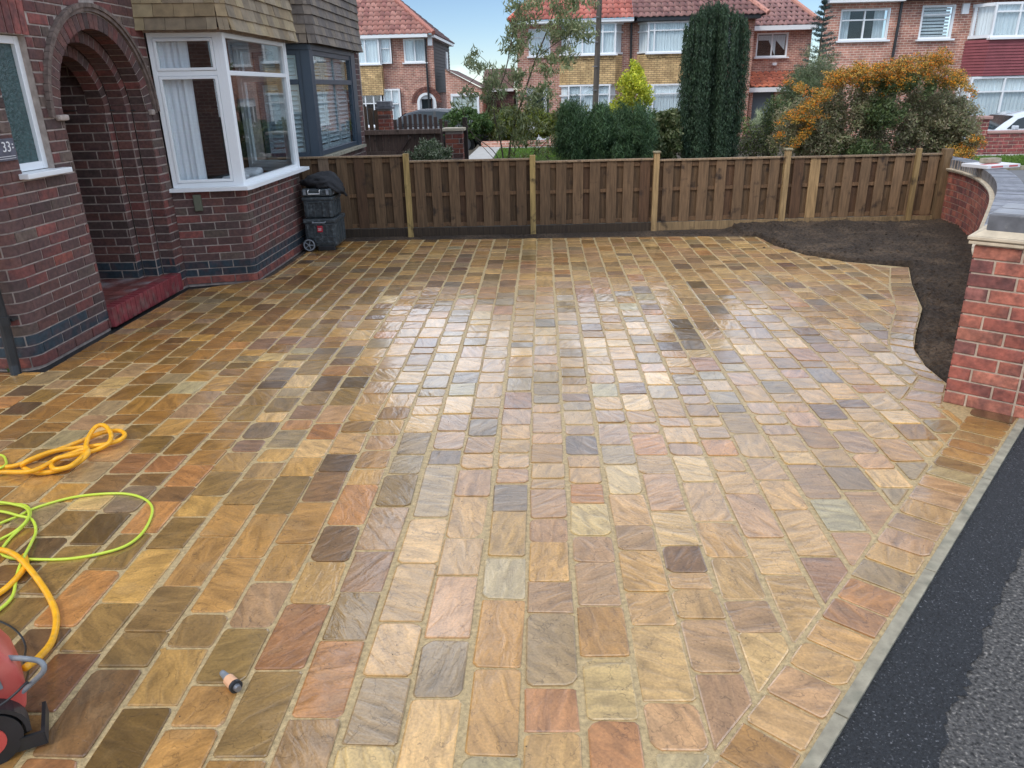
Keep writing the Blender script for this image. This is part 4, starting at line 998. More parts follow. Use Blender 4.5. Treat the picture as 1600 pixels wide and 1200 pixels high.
def shutter(root, a, b, z0, z1, n):
    a = Vector(a); b = Vector(b); u = (b - a).normalized(); L_ = (b - a).length; ang = math.atan2(u.y, u.x); mid = (a + b) / 2
    m = MB(); fw = .055
    for q in (a + u * fw / 2, b - u * fw / 2): m.box((q.x, q.y, (z0 + z1) / 2), (fw, .03, z1 - z0), ang)
    for z in (z0 + .03, z1 - .03): m.box((mid.x, mid.y, z), (L_ - 2 * fw - .002, .028, .06), ang)
    fo = m.build('shutter', shm, root)
    for i in range(n):
        z = z0 + .075 + (z1 - z0 - .15) * (i + .5) / n; s_ = MB(); s_.box((mid.x, mid.y, z), (L_ - 2 * fw - .004, .062, .008), ang, rx=.85); s_.build('slat', shm, fo)
shutter(nb, (-3.40, 9.72), (-2.95, 9.875), 1.0, 1.80, 12); shutter(nb, (-3.40, 9.72), (-2.95, 9.875), 1.84, 2.16, 4)
for q in range(3):
    y = 10.02 + q * .63; shutter(nb, (-2.90, y), (-2.90, y + .60), 1.0, 1.80, 12); shutter(nb, (-2.90, y), (-2.90, y + .60), 1.84, 2.16, 4)
m = MB(); m.box((-3.9, 10.9, 1.5), (.02, 2.4, 1.6)); m.box((-3.4, 10.9, .80), (1.0, 2.3, .02)); m.build('room_lining', M['dark'], nb)
m = MB(); m.prism([(WX, 9.62), (-2.86, 9.82), (-2.82, 9.88), (-2.82, 12.3), (WX, 12.5)], 2.251, 3.4); m.build('bay_core', M['mortar'], nb)
hang_tiles(nb, [((WX - .01, 9.52), (-2.78, 9.72)), ((-2.78, 9.72), (-2.705, 9.80)), ((-2.705, 9.80), (-2.705, 12.30)), ((-2.705, 12.30), (-3.2, 12.62))], 2.255, 12, TC2)
m = MB(); m.box((WX - .03, 9.45, 2.6), (.06, .34, 5.2)); m.box((-6.8, 15.2, 2.6), (6.8, .05, 5.2)); m.box((WX - .1, 11.0, 4.3), (.06, 3.4, 1.8)); m.build('rear_walls', M['mortar'], nb)
up = MB(); up.prism([(WX, 9.62), (-2.82, 9.82), (-2.82, 12.2), (WX, 12.4)], 3.51, 4.75); up.build('upper_bay', M['upvc'], nb)
m = MB(); m.add([(-10.2, 9.33, 5.2), (-2.75, 9.33, 5.2), (-2.75, 15.5, 5.2), (-10.2, 15.5, 5.2), (-6.5, 9.33, 7.8), (-6.5, 12.9, 7.8)], [(1, 2, 5, 4), (2, 3, 5), (3, 0, 4, 5), (0, 1, 4), (0, 3, 2, 1)]); m.build('roof', rmat, nb)

# ================================================================== TIMBER FENCE
fx = [-3.25, -1.65, -.115, 1.395, 3.005, 4.955]; fy = [9.46, 9.49, 9.53, 9.63, 9.75, 9.84]; ftop = [.975, .905, .868, .852, .845]
fence = thing('timber_fence', (1.0, 9.6, 0), 'brown hit-and-miss timber fence running along the far edge of the paving', 'fence')
def wood(r, g, b, v=.14): return tuple(np.array(srgb(r, g, b)) * random.uniform(1 - v, 1 + v))
def add_part(m, name, mt, parent, col=None, smooth=False):
    o = m.build(name, M[mt], parent, smooth=smooth)
    if col: o.color = (*col, 1)
    return o
for i in range(5):
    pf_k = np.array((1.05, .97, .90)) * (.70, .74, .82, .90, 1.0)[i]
    a = np.array([fx[i], fy[i]]); b = np.array([fx[i + 1], fy[i + 1]]); u = (b - a) / np.linalg.norm(b - a); n_ = np.array([u[1], -u[0]]); L_ = np.linalg.norm(b - a); ang = math.atan2(u[1], u[0]); top = ftop[i]; z0 = .10
    for z, w_, h_ in ((top - .06, .014, .045), (.50, .014, .04), (z0 + .03, .014, .045)):
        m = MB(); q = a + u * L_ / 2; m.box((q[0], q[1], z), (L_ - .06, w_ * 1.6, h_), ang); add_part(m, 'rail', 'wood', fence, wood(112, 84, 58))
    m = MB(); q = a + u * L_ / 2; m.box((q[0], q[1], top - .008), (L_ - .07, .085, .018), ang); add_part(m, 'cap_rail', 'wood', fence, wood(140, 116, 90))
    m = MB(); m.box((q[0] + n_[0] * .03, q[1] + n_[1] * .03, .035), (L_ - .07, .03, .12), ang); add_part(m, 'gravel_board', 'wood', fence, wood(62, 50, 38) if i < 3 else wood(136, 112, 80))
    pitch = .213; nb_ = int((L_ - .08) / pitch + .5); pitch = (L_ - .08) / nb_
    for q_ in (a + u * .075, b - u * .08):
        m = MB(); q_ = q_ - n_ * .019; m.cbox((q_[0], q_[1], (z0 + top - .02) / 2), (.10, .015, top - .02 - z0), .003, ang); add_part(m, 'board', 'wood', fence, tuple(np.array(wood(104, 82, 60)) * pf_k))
    for k in range(nb_):
        s_ = .04 + pitch * (k + .5); side = .027
        for (ds, off, w_) in ((pitch * .02, .019, .126), (-pitch * .5, -.019, .136)):
            if ds < 0 and k == 0: ds = -pitch * .42; w_ = .10
            q = a + u * (s_ + ds + random.uniform(-.006, .006)) + n_ * off; m = MB(); cx = (q[0], q[1], (z0 + top - .02) / 2)
            m.cbox(cx, (w_, .014, top - .02 - z0), .003, ang + random.gauss(0, .012))
            light = random.random(); col = wood(118, 96, 72) if off > 0 else wood(100, 80, 58)
            if off > 0 and ((i == 4 and k in (1,)) or (i == 0 and k == 2)): col = wood(160, 134, 96) if i == 4 else wood(140, 122, 104)
            elif light < .2: col = wood(98, 74, 54)
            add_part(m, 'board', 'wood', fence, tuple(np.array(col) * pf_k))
for i, x in enumerate(fx):
    if i == 0: continue
    t_ = [0, .995, .945, .935, .93, .925][i]
    if i == 5: t_ = .90
    m = MB(); w_ = .068 if i < 5 else .10
    y = fy[i] - .035 if i < 5 else fy[i] - .04
    m.cbox((x, y, t_ / 2 - .02), (w_, w_, t_ + .04), .005, .03); add_part(m, 'post', 'wood', fence, wood(166, 140, 88, .05) if i in (1, 2) else (wood(160, 132, 92, .05) if i < 5 else wood(120, 96, 68, .05)))
    if i in (3, 4): m = MB(); m.cbox((x, y, t_ + .008), (.092, .092, .022), .006); add_part(m, 'post_cap', 'wood', fence, wood(150, 140, 112))
m = MB(); m.cbox((4.60, 9.77, .45), (.055, .05, .93), .004, .05); add_part(m, 'post', 'wood', fence, wood(150, 124, 82))

# ================================================================== GATE PILLAR AND CURVED WALL
NEWB = lambda: tuple(np.array(random.choices([srgb(172, 104, 86), srgb(160, 92, 78), srgb(134, 82, 76), srgb(180, 114, 94), srgb(146, 94, 86)], [4, 3, 2, 2, 1.5])[0]) * random.uniform(.85, 1.15))
pA = np.array(g2(1473, 628)); pBv = en; FW = .335 + .11
pil = thing('gate_pillar', (pA[0] + .2, pA[1] + .1, 0), 'red brick gate pillar with cream tile creasing and blue brick cap beside the tarmac', 'pillar')
pAx = pA; c0 = pAx; c1 = pAx + en * FW; c2 = c1 - ed * FW; c3 = c0 - ed * FW
PH = 12
bp_ = Brickwork(pil, 'mortar_new', 250)
pp_ = Path([c0, c1, c2, c3, c0])
m = MB(); cc = (c0 + c2) / 2
m.prism([tuple(cc + (q - cc) * .965) for q in (c0, c1, c2, c3)], -.1, PH * .0745 - .004); pm = m.build('mortar_core', M['mortar_new'], pil)
for i in range(PH):
    z = i * .0745 + .002
    for s_ in range(4):
        P_ = Path([[c0, c1, c2, c3, c0][s_], [c0, c1, c2, c3, c0][s_ + 1]]); odd = (i + s_) % 2
        a0 = 0.0 if odd else .1125
        if odd: bp_.course(P_, 0, .215, z, .0635, NEWB, pm); bp_.course(P_, .226, .328, z, .0635, NEWB, pm, bw=.1025); bp_.course(P_, .339, FW - .0, z, .0635, NEWB, pm, bw=.1025)
        else: bp_.course(P_, 0, .1025, z, .0635, NEWB, pm, bw=.1025); bp_.course(P_, .1135, .3285, z, .0635, NEWB, pm); bp_.course(P_, .339, FW, z, .0635, NEWB, pm, bw=.1025)
bp_.finish()
pcx = cc; pang = math.atan2(en[1], en[0]); Z1 = PH * .0745
def rbox(m, w_, d_, za, zb, ch=.004, off=(0, 0)):
    q = pcx + en * off[0] - ed * off[1]; m.cbox((q[0], q[1], (za + zb) / 2), (w_, d_, zb - za), ch, pang)
for j, (e, za, zb) in enumerate(((.50, Z1 + .002, Z1 + .018), (.515, Z1 + .026, Z1 + .042))):
    for q1 in (-.5, .5):
        for q2 in (-.5, .5):
            m = MB(); rbox(m, e / 2 - .004, e / 2 - .004, za, zb, .003, (q1 * e / 2, q2 * e / 2)); m.build('creasing_tile', M['cream'], pil)
m = MB(); rbox(m, .47, .47, Z1, Z1 + .028); m.build('mortar_bed', M['cream'], pil)
m = MB(); m.add([], []) 
q = [pcx + en * a * .235 - ed * b * .235 for a, b in ((-1, -1), (1, -1), (1, 1), (-1, 1))]; q2 = [pcx + en * a * .195 - ed * b * .195 for a, b in ((-1, -1), (1, -1), (1, 1), (-1, 1))]
m.add([(*p, Z1 + .043) for p in q] + [(*p, Z1 + .075) for p in q2], [(0, 1, 5, 4), (1, 2, 6, 5), (2, 3, 7, 6), (3, 0, 4, 7), (4, 5, 6, 7)]); m.build('mortar_fillet', M['cream'], pil)
for a, b, w_, d_ in ((-.067, -.105, .245, .19), (-.067, .105, .245, .19), (.13, -.105, .12, .19), (.13, .105, .12, .19)):
    m = MB(); rbox(m, w_, d_ , Z1 + .055, Z1 + .155, .008, (a, b)); o = m.build('cap_brick', M['bluebrick'], pil)
    for k in range(5):
        g_ = MB(); 
    g_ = MB()
    for k in range(5):
        qq = pcx + en * a - ed * (b + (k - 2) * d_ / 5.4); g_.cbox((qq[0], qq[1], Z1 + .157), (w_ - .02, d_ / 8, .01), .003, pang)
    g_.build('ridges', M['bluetop'], o, 'stuff')
m = MB(); rbox(m, .37, .37, Z1 + .06, Z1 + .135, .01); m.build('cap_joint', M['cream'], pil)

# curved wall: base points measured on the ground, running from the fence end round to the pillar
cwp = [(4.98, 10.6), (5.00, 9.9), (4.98, 9.45), (4.88, 8.95), (4.70, 8.40), (4.38, 7.65), (3.98, 6.90), (3.50, 6.10), (3.05, 5.35), (2.72, 4.80), tuple(c3 - ed * .02 + en * .08)]
cwl = [tuple(p) for p in smoothp(cwp, 3)]
cw = thing('curved_wall', (4.6, 8.0, 0), 'curved low red brick garden wall with blue brick-on-edge coping', 'wall')
pc = Path(cwl[::-1]); pc_v = Path(cwl)
# travelling away from the pillar, outward (bed side) is on the left, so run the other way round: outward = right-hand side
pcw = Path(cwl)
test = pcw.nrm(1.0)
if test[0] > 0: pcw = Path(cwl[::-1])
bc = Brickwork(cw, 'mortar_new', 295)
m = MB(); ribbon(m, pcw, 0, pcw.L, -.15, .64, -.006); ribbon(m, pcw, 0, pcw.L, -.15, .64, -.208); cwm = m.build('mortar_core', M['mortar_new'], cw)
for i in range(-1, 9):
    z = i * .0715 + .003; bc.course(pcw, 0.0, pcw.L, z, .0615, NEWB, cwm, (), shift=.057 if i % 2 else 0, header=True, depth=.03)
bc.finish()
def sweep(path, prof, name, mt, parent, step=.1, gap=0, kind=None, s0=0, s1=None):
    m = MB(); s1 = s1 or path.L; ts = np.arange(s0, s1, step); V = []; F = []; n_p = len(prof)
    for t in ts:
        p = path.at(t); n_ = path.nrm(t)
        for (o_, z) in prof: V.append((p[0] + n_[0] * o_, p[1] + n_[1] * o_, z))
    for i in range(len(ts) - 1):
        for k in range(n_p): F.append((i * n_p + k, (i + 1) * n_p + k, (i + 1) * n_p + (k + 1) % n_p, i * n_p + (k + 1) % n_p))
    m.add(V, F); return m.build(name, M[mt], parent, kind)
for (zz, o_) in ((.642, .030), (.660, .042)):
    t = 0.0
    while t < pcw.L - .05:
        e = min(t + .262, pcw.L); sweep(pcw, [(o_, zz), (o_, zz + .014), (-.25, zz + .014), (-.25, zz)], 'creasing_tile', 'cream', cw, .064, s0=t, s1=e - .002); t += .268
nblk = int(pcw.L / .0745); cnt = 0; crest = MB()
for k in range(nblk):
    t = (k + .5) * .0745; p = pcw.at(t); n_ = pcw.nrm(t); c_ = p - n_ * .105; ang = math.atan2(n_[1], n_[0])
    m = MB(); m.cbox((c_[0], c_[1], .7275), (.215, .0605, .103), .006, ang); m.build('coping_brick', M['coping'], cw).color = (*(np.array((.11, .115, .13)) * random.uniform(.8, 2.2)), 1)
sweep(pcw, [(.0005, .676), (.0005, .7765), (-.207, .7765), (-.207, .676)], 'coping_joint', 'mortar_new', cw, .15)
# a flat box and a brick left on top of the coping
bxp = pcw.at(min(range(0, int(pcw.L * 100)), key=lambda t: abs(pr((*pcw.at(t / 100), .79))[0] - 1535) if pr((*pcw.at(t / 100), .79)) is not None else 9e9) / 100)
# choose by known location along the wall near the fence
bx = thing('tile_box', (4.93, 8.75, .78), 'flat white and red printed cardboard box lying on the curved wall coping', 'box')
m = MB(); m.cbox((4.93, 8.78, .800), (.46, .34, .036), .004, .35); m.build('carton', mat('white_carton', (.72, .70, .70), rough=.6), bx)
m = MB(); ca_, sa_ = math.cos(.35), math.sin(.35)
def onbox(lx, ly): return (4.93 + lx * ca_ - ly * sa_, 8.78 + lx * sa_ + ly * ca_)
for lx, w_ in ((-.10, .16), (.13, .12)): q = onbox(lx, -.171); m.box((q[0], q[1], .801), (w_, .003, .016), .35)
q = onbox(-.07, -.05); m.box((q[0], q[1], .8192), (.22, .05, .002), .35); m.build('printed_band', mat('red_print', (.55, .10, .10), rough=.6), bx)
gbk = MB(); q = onbox(.02, .03); gbk.cbox((q[0], q[1], .848), (.20, .10, .05), .006, .30); o = gbk.build('grey_block', M['concrete'], None); tag(o, 'small grey block resting on the flat box on the curved wall', 'block')

# ================================================================== TOOL CASES BY THE BAY
cx, cy = -2.535, 8.79
case = thing('rolling_tool_case', (cx, cy, 0), 'large black wheeled tool case at the bottom of the stack by the bay wall', 'tool case')
m = MB(); m.cbox((cx, cy, .19), (.36, .44, .28), .03); bo = m.build('body', M['casepl'], case)
m = MB(); m.cbox((cx, cy, .342), (.38, .46, .05), .015); m.build('lid', M['casepl'], case)
m = MB()
for dx in (-.14, -.07, .0, .07, .14): m.cbox((cx + dx, cy - .222, .20), (.018, .012, .22), .004)
for dz in (.10, .16, .30): m.cbox((cx + .03, cy - .222, dz), (.28, .016, .014), .004)
for dy in (-.15, -.05, .05, .15): m.cbox((cx + .182, cy + dy, .20), (.012, .02, .24), .004)
m.build('ribs', M['casepl'], bo)
m = MB(); m.tube([(cx - .07, cy - .235, .335), (cx - .07, cy - .27, .33), (cx + .07, cy - .27, .33), (cx + .07, cy - .235, .335)], .008, 6); m.build('handle', M['greypl'], case)
m = MB(); m.cbox((cx - .0, cy - .232, .255), (.062, .016, .072), .006); lt = m.build('latch', mat('red_latch', (.45, .03, .05), rough=.4), case)
m = MB(); m.box((cx, cy - .241, .262), (.04, .002, .004)); m.box((cx, cy - .241, .245), (.034, .002, .008)); m.build('latch_mark', M['white'], lt)
for sx in (-1,):
    for dy in (-.215,):
        m = MB(); pts = []; R_ = .075
        m.tube([(cx - .135, cy - .262, .078), (cx - .135, cy - .222, .078)], R_, 24); wh = m.build('wheel', M['black_pl'], case)
        m = MB(); m.tube([(cx - .135 + .06 * math.cos(a), cy - .265, .078 + .06 * math.sin(a)) for a in np.linspace(0, 2 * math.pi, 25)], .007, 6)
        for a in range(5): m.bar((cx - .135, cy - .264, .078), (cx - .135 + .055 * math.cos(a * 1.2566), cy - .264, .078 + .055 * math.sin(a * 1.2566)), .012, .008)
        m.tube([(cx - .135, cy - .272, .078), (cx - .135, cy - .262, .078)], .014, 10); m.build('rim', M['greypl'], wh)
m = MB(); m.cbox((cx + .05, cy - .20, .03), (.2, .05, .06), .01); m.build('foot', M['black_pl'], case)
mid = thing('tool_case', (cx, cy, .37), 'medium black tool case with ribbed sides, in the middle of the stack', 'tool case', 'tool cases stacked by the bay')
m = MB(); m.cbox((cx - .005, cy, .475), (.33, .40, .20), .025); bo = m.build('body', M['casepl'], mid)
m = MB(); m.cbox((cx - .005, cy, .585), (.35, .42, .04), .012); m.build('lid', M['casepl'], mid)
m = MB()
for dx in (-.13, -.05, .05, .13): m.cbox((cx + dx, cy - .203, .47), (.022, .012, .17), .004)
for dy in (-.13, -.04, .04, .13): m.cbox((cx + .162, cy + dy, .47), (.012, .022, .17), .004)
m.cbox((cx, cy - .205, .55), (.28, .014, .016), .004); m.build('ribs', M['casepl'], bo)
topc = thing('organiser_case', (cx, cy, .61), 'slim black organiser case with a grey handle, topmost of the stack', 'tool case', 'tool cases stacked by the bay')
m = MB(); m.cbox((cx - .005, cy, .655), (.34, .40, .085), .018); bo = m.build('body', M['casepl'], topc)
m = MB(); m.tube([(cx - .09, cy - .205, .685), (cx - .09, cy - .235, .68), (cx - .09, cy - .235, .645), (cx + .04, cy - .235, .645), (cx + .04, cy - .235, .68), (cx + .04, cy - .205, .685)], .0055, 6); m.build('handle', M['white'], topc)
m = MB(); m.cbox((cx + .12, cy - .204, .66), (.03, .014, .06), .004); m.cbox((cx - .14, cy - .204, .66), (.03, .014, .06), .004); m.cbox((cx + .168, cy - .1, .66), (.014, .04, .06), .004); m.build('clip', M['greypl'], topc)
# limp black bag on top
bg_ = bmesh.new(); bmesh.ops.create_icosphere(bg_, subdivisions=4, radius=1)
for v in bg_.verts:
    n1 = mnoise.fractal(v.co * 1.6 + Vector((5, 2, 1)), .8, 2.1, 5); r = 1 + .25 * n1 + .08 * mnoise.noise(v.co * 7)
    p = v.co * r; x = p.x * .23; y = p.y * .22; z = max(p.z, -.35) * .11
    sag = max(0, x - .10) * 1.6; v.co = Vector((cx + .03 + x, cy + .03 + y, .745 + z - sag * .55))
me = bpy.data.meshes.new('bag'); bg_.to_mesh(me); bg_.free(); me.materials.append(mat('black_fabric', (.012, .012, .014), rough=.8, bump=(30, .8, .01))); me.shade_smooth(); o = link('black_bag', me); tag(o, 'crumpled black fabric bag slumped on top of the tool cases', 'bag')

# ================================================================== HOSES, NOZZLE, PRESSURE WASHER
def spline(pts, n=14):
    P = [np.array(p, float) for p in pts]; P = [2 * P[0] - P[1]] + P + [2 * P[-1] - P[-2]]; o = []
    for i in range(1, len(P) - 2):
        for t in np.linspace(0, 1, n, endpoint=False):
            a, b, c, d = P[i - 1:i + 3]; o.append(.5 * ((2 * b) + (-a + c) * t + (2 * a - 5 * b + 4 * c - d) * t * t + (-a + 3 * b - 3 * c + d) * t ** 3))
    o.append(P[-2]); return [tuple(p) for p in o]
def onground(pts): return [tuple(un(px, py, z=zz)) for px, py, zz in pts]
R1 = .0115
hz = .022
hp = [(-70, 752, hz), (-45, 738, hz), (0, 731, hz), (30, 726, hz), (80, 707, hz), (130, 688, .03), (160, 676, .03), (185, 673, .035), (195, 679, .035), (186, 688, .03), (160, 695, .03), (120, 700, hz), (80, 706, .04), (40, 722, .05), (38, 731, hz), (60, 739, hz), (90, 735, hz),
      (120, 724, .03), (138, 708, .045), (134, 697, .05), (140, 680, .06), (150, 667, .07), (163, 665, .07), (173, 677, .06), (170, 692, .045), (150, 703, hz), (110, 712, .045), (90, 716, .05), (80, 725, .03), (86, 733, .05), (110, 728, .05), (130, 712, .045), (138, 704, .05), (128, 703, .04), (90, 717, .035), (50, 736, .05), (0, 738, hz), (-50, 748, hz), (-110, 775, hz), (-160, 760, hz), (-130, 735, hz), (-90, 742, hz)]
hose = MB(); hose.tube(spline([tuple(un(px, py, z=zz)) for px, py, zz in hp], 8), R1, 10)
o = hose.build('yellow_hose', M['yellow'], None, smooth=True); tag(o, 'coiled bright orange-yellow hose bundle lying on the paving at the left', 'hose')
lp = [(-150, 800, .012), (-120, 850, .012), (-40, 838, .012), (0, 818, .012), (30, 806, .012), (60, 792, .012), (120, 776, .012), (185, 771, .012), (222, 778, .012), (238, 795, .012), (228, 825, .012), (205, 848, .012), (170, 862, .012), (110, 873, .012), (50, 874, .012), (15, 871, .012), (2, 862, .012), (15, 842, .012), (38, 820, .02), (47, 805, .02), (44, 793, .02), (28, 788, .012), (-20, 788, .012), (-110, 800, .012), (-150, 830, .02)]
lc = MB(); lc.tube(spline(onground(lp), 8), .0062, 8)
lp2 = [(-130, 820, .02), (-40, 800, .02), (0, 799, .02), (30, 806, .026), (50, 812, .02), (56, 830, .012), (48, 850, .02), (35, 875, .03), (26, 900, .02), (20, 930, .012), (0, 952, .012), (-50, 985, .012), (-120, 1000, .012), (-200, 960, .012), (-160, 880, .012)]
lc.tube(spline(onground(lp2), 8), .0062, 8)
lp3 = [(-170, 800, .012), (-110, 725, .012), (-40, 712, .012), (0, 711, .012), (9, 719, .012), (7, 728, .03), (-20, 740, .012), (-90, 770, .012), (-150, 800, .012)]; lc.tube(spline(onground(lp3), 8), .0062, 8)
lp4 = [(-140, 850, .012), (-30, 850, .012), (10, 838, .012), (38, 818, .028), (45, 800, .028), (30, 790, .02), (-20, 786, .02), (-100, 815, .02)]; lc.tube(spline(onground(lp4), 8), .0062, 8)
o = lc.build('lime_cable', M['lime'], None, smooth=True); tag(o, 'thin lime green cable looping over the paving at the left', 'cable')
wx, wy = -1.62, 1.55
yp = onground([(-230, 960, .02), (-160, 1010, .02), (-110, 950, .02), (-60, 890, .03), (-20, 862, .03), (6, 860, .03), (30, 872, .035), (55, 900, .03), (78, 935, .02), (88, 965, .015), (82, 1000, .02), (62, 1026, .08), (40, 1043, .15)])
y2 = onground([(38, 868, .015), (40, 884, .02), (24, 905, .025), (0, 926, .02), (-50, 955, .02), (-120, 935, .02), (-190, 900, .02)])
h2 = MB(); h2.tube(spline(yp, 8), R1, 10); h2.tube(spline(y2, 8), R1, 10)
o = h2.build('yellow_hose', M['yellow'], None, smooth=True); tag(o, 'thick yellow supply hose curving down into the red pressure washer', 'hose')
kb = MB(); kb.tube(spline(onground([(-260, 1000, .01), (-150, 960, .02), (-60, 955, .02), (0, 971, .02), (28, 988, .03), (40, 1010, .03), (37, 1035, .06), (44, 1048, .09), (40, 1068, .16)]) + [(-1.425, 1.575, .21), (-1.455, 1.53, .19), (-1.52, 1.47, .17), (-1.62, 1.40, .16)], 8), .0035, 6)
o = kb.build('power_cable', M['black_pl'], None, smooth=True); tag(o, 'thin black cable running over the red pressure washer', 'cable')
nzl = thing('hose_nozzle', tuple(un(360, 1065, z=0)), 'short peach and grey hose connector lying on the near paving', 'hose nozzle')
pa = un(348, 1052, z=.022); pb_ = un(370, 1074, z=.022); dv = (pb_ - pa) / np.linalg.norm(pb_ - pa); Ln = np.linalg.norm(pb_ - pa)
def seg(t0, t1, r0, r1): m = MB(); m.tube([tuple(pa + dv * Ln * (t0 + (t1 - t0) * q)) for q in np.linspace(0, 1, 5)], [r0 + (r1 - r0) * q for q in np.linspace(0, 1, 5)], 16); return m
seg(-.05, .42, .009, .013).build('tip', M['greypl'], nzl, smooth=True); seg(.42, .86, .0175, .019).build('collar', M['copper'], nzl); seg(.86, .98, .0205, .0205).build('ring', M['black_pl'], nzl); seg(.98, 1.12, .012, .010).build('spigot', M['steel'], nzl)
# pressure washer: body leaning back, wheels, label panel, foot bracket
ws = thing('pressure_washer', (-1.585, 1.56, 0), 'faded red pressure washer with black wheel standing at the near left corner', 'pressure washer')
pf_ = [(-1.51, .075), (-1.468, .11), (-1.455, .17), (-1.462, .25), (-1.492, .325), (-1.55, .375), (-1.64, .39), (-1.82, .39), (-1.86, .34), (-1.86, .075)]
m = MB(); m.hprism(pf_, 1.50, 1.665); me = m.mesh('body', M['redpl']); bm = bmesh.new(); bm.from_mesh(me); bmesh.ops.remove_doubles(bm, verts=bm.verts, dist=.0005); bmesh.ops.dissolve_limit(bm, angle_limit=.03, verts=bm.verts, edges=bm.edges); bmesh.ops.bevel(bm, geom=bm.edges[:], offset=.014, segments=3, affect='EDGES', profile=.6); bm.to_mesh(me); bm.free(); me.shade_smooth(); link('body', me, ws)
m = MB(); m.hprism([(-1.60, .185), (-1.505, .205), (-1.508, .25), (-1.535, .30), (-1.575, .335), (-1.66, .34), (-1.66, .185)], 1.492, 1.502); m.build('label_panel', M['greypl'], ws)
for y in (1.470, 1.695):
    m = MB(); m.tube([(-1.575, y - .022, .085), (-1.575, y + .022, .085)], .085, 28); wo = m.build('wheel', M['black_pl'], ws)
    m = MB(); m.tube([(-1.575, y - .027, .085), (-1.575, y - .020, .085)], .046, 20); m.build('hub', M['redpl'], wo)
m = MB(); arcp = [(-1.575 + .104 * math.cos(a), .085 + .104 * math.sin(a)) for a in np.linspace(-.15, 2.6, 14)]; arci = [(-1.575 + .092 * math.cos(a), .085 + .092 * math.sin(a)) for a in np.linspace(-.15, 2.6, 14)]
m.hprism(arcp + arci[::-1], 1.448, 1.502); m.build('mudguard', M['black_pl'], ws)
m = MB(); m.bar((-1.605, 1.485, .040), (-1.51, 1.455, .036), .010, .042); m.bar((-1.512, 1.455, .036), (-1.448, 1.435, .040), .010, .042); m.bar((-1.450, 1.432, .040), (-1.430, 1.56, .040), .010, .042); m.build('foot_bracket', M['black_pl'], ws)
m = MB(); m.box((-1.55, 1.585, .045), (.14, .15, .05)); m.build('base', M['black_pl'], ws)
m = MB(); m.tube(spline([(-1.48, 1.53, .27), (-1.435, 1.48, .275), (-1.407, 1.46, .262), (-1.407, 1.455, .235), (-1.445, 1.49, .185), (-1.472, 1.51, .155)], 6), .0075, 8); m.build('carry_hook', M['greypl'], ws, smooth=True); ws.rotation_euler = (0, 0, rad(40))
# grit specks on the paving
sp = MB()
for _ in range(230):
    x = random.uniform(-1.5, 1.6); y = random.uniform(1.4, 4.5); r = random.uniform(.0012, .0028)
    if not inpoly((x, y), bp): continue
    z = .011; sp.add([(x + r, y, z), (x - r, y, z), (x, y + r, z), (x, y - r, z), (x, y, z + r)], [(0, 2, 4), (2, 1, 4), (1, 3, 4), (3, 0, 4)])
o = sp.build('grit', M['dark'], None, 'stuff'); tag(o, 'tiny dark specks of grit scattered over the near paving', 'grit')
# weeds at the foot of the downpipe
def tuft(px, py, n, h, col, name, label):
    p = un(px, py, z=-.02); V = []; C = []
    for i in range(n):
        a = random.uniform(0, 6.28); r = random.uniform(0, .05); b = np.array([p[0] + r * math.cos(a), p[1] + r * math.sin(a), -.03]); t_ = b + np.array([random.gauss(0, .02), random.gauss(0, .02), h * random.uniform(.4, 1)]); s_ = np.array([math.cos(a), math.sin(a), 0]) * .004
        V += [b - s_, b + s_, t_]; C += [np.array(col) * random.uniform(.6, 1.4)] * 3
    o = raw(name, np.array(V), np.arange(3 * n).reshape(-1, 3), np.array(C), M['leaf'], None, 'stuff', label); o['category'] = 'weeds'
tuft(25, 578, 120, .08, (.16, .22, .05), 'weeds', 'small green weeds growing at the foot of the black downpipe')
tuft(48, 572, 60, .05, (.16, .20, .06), 'weeds', 'low sprig of weeds growing at the rounded brick corner of the house')

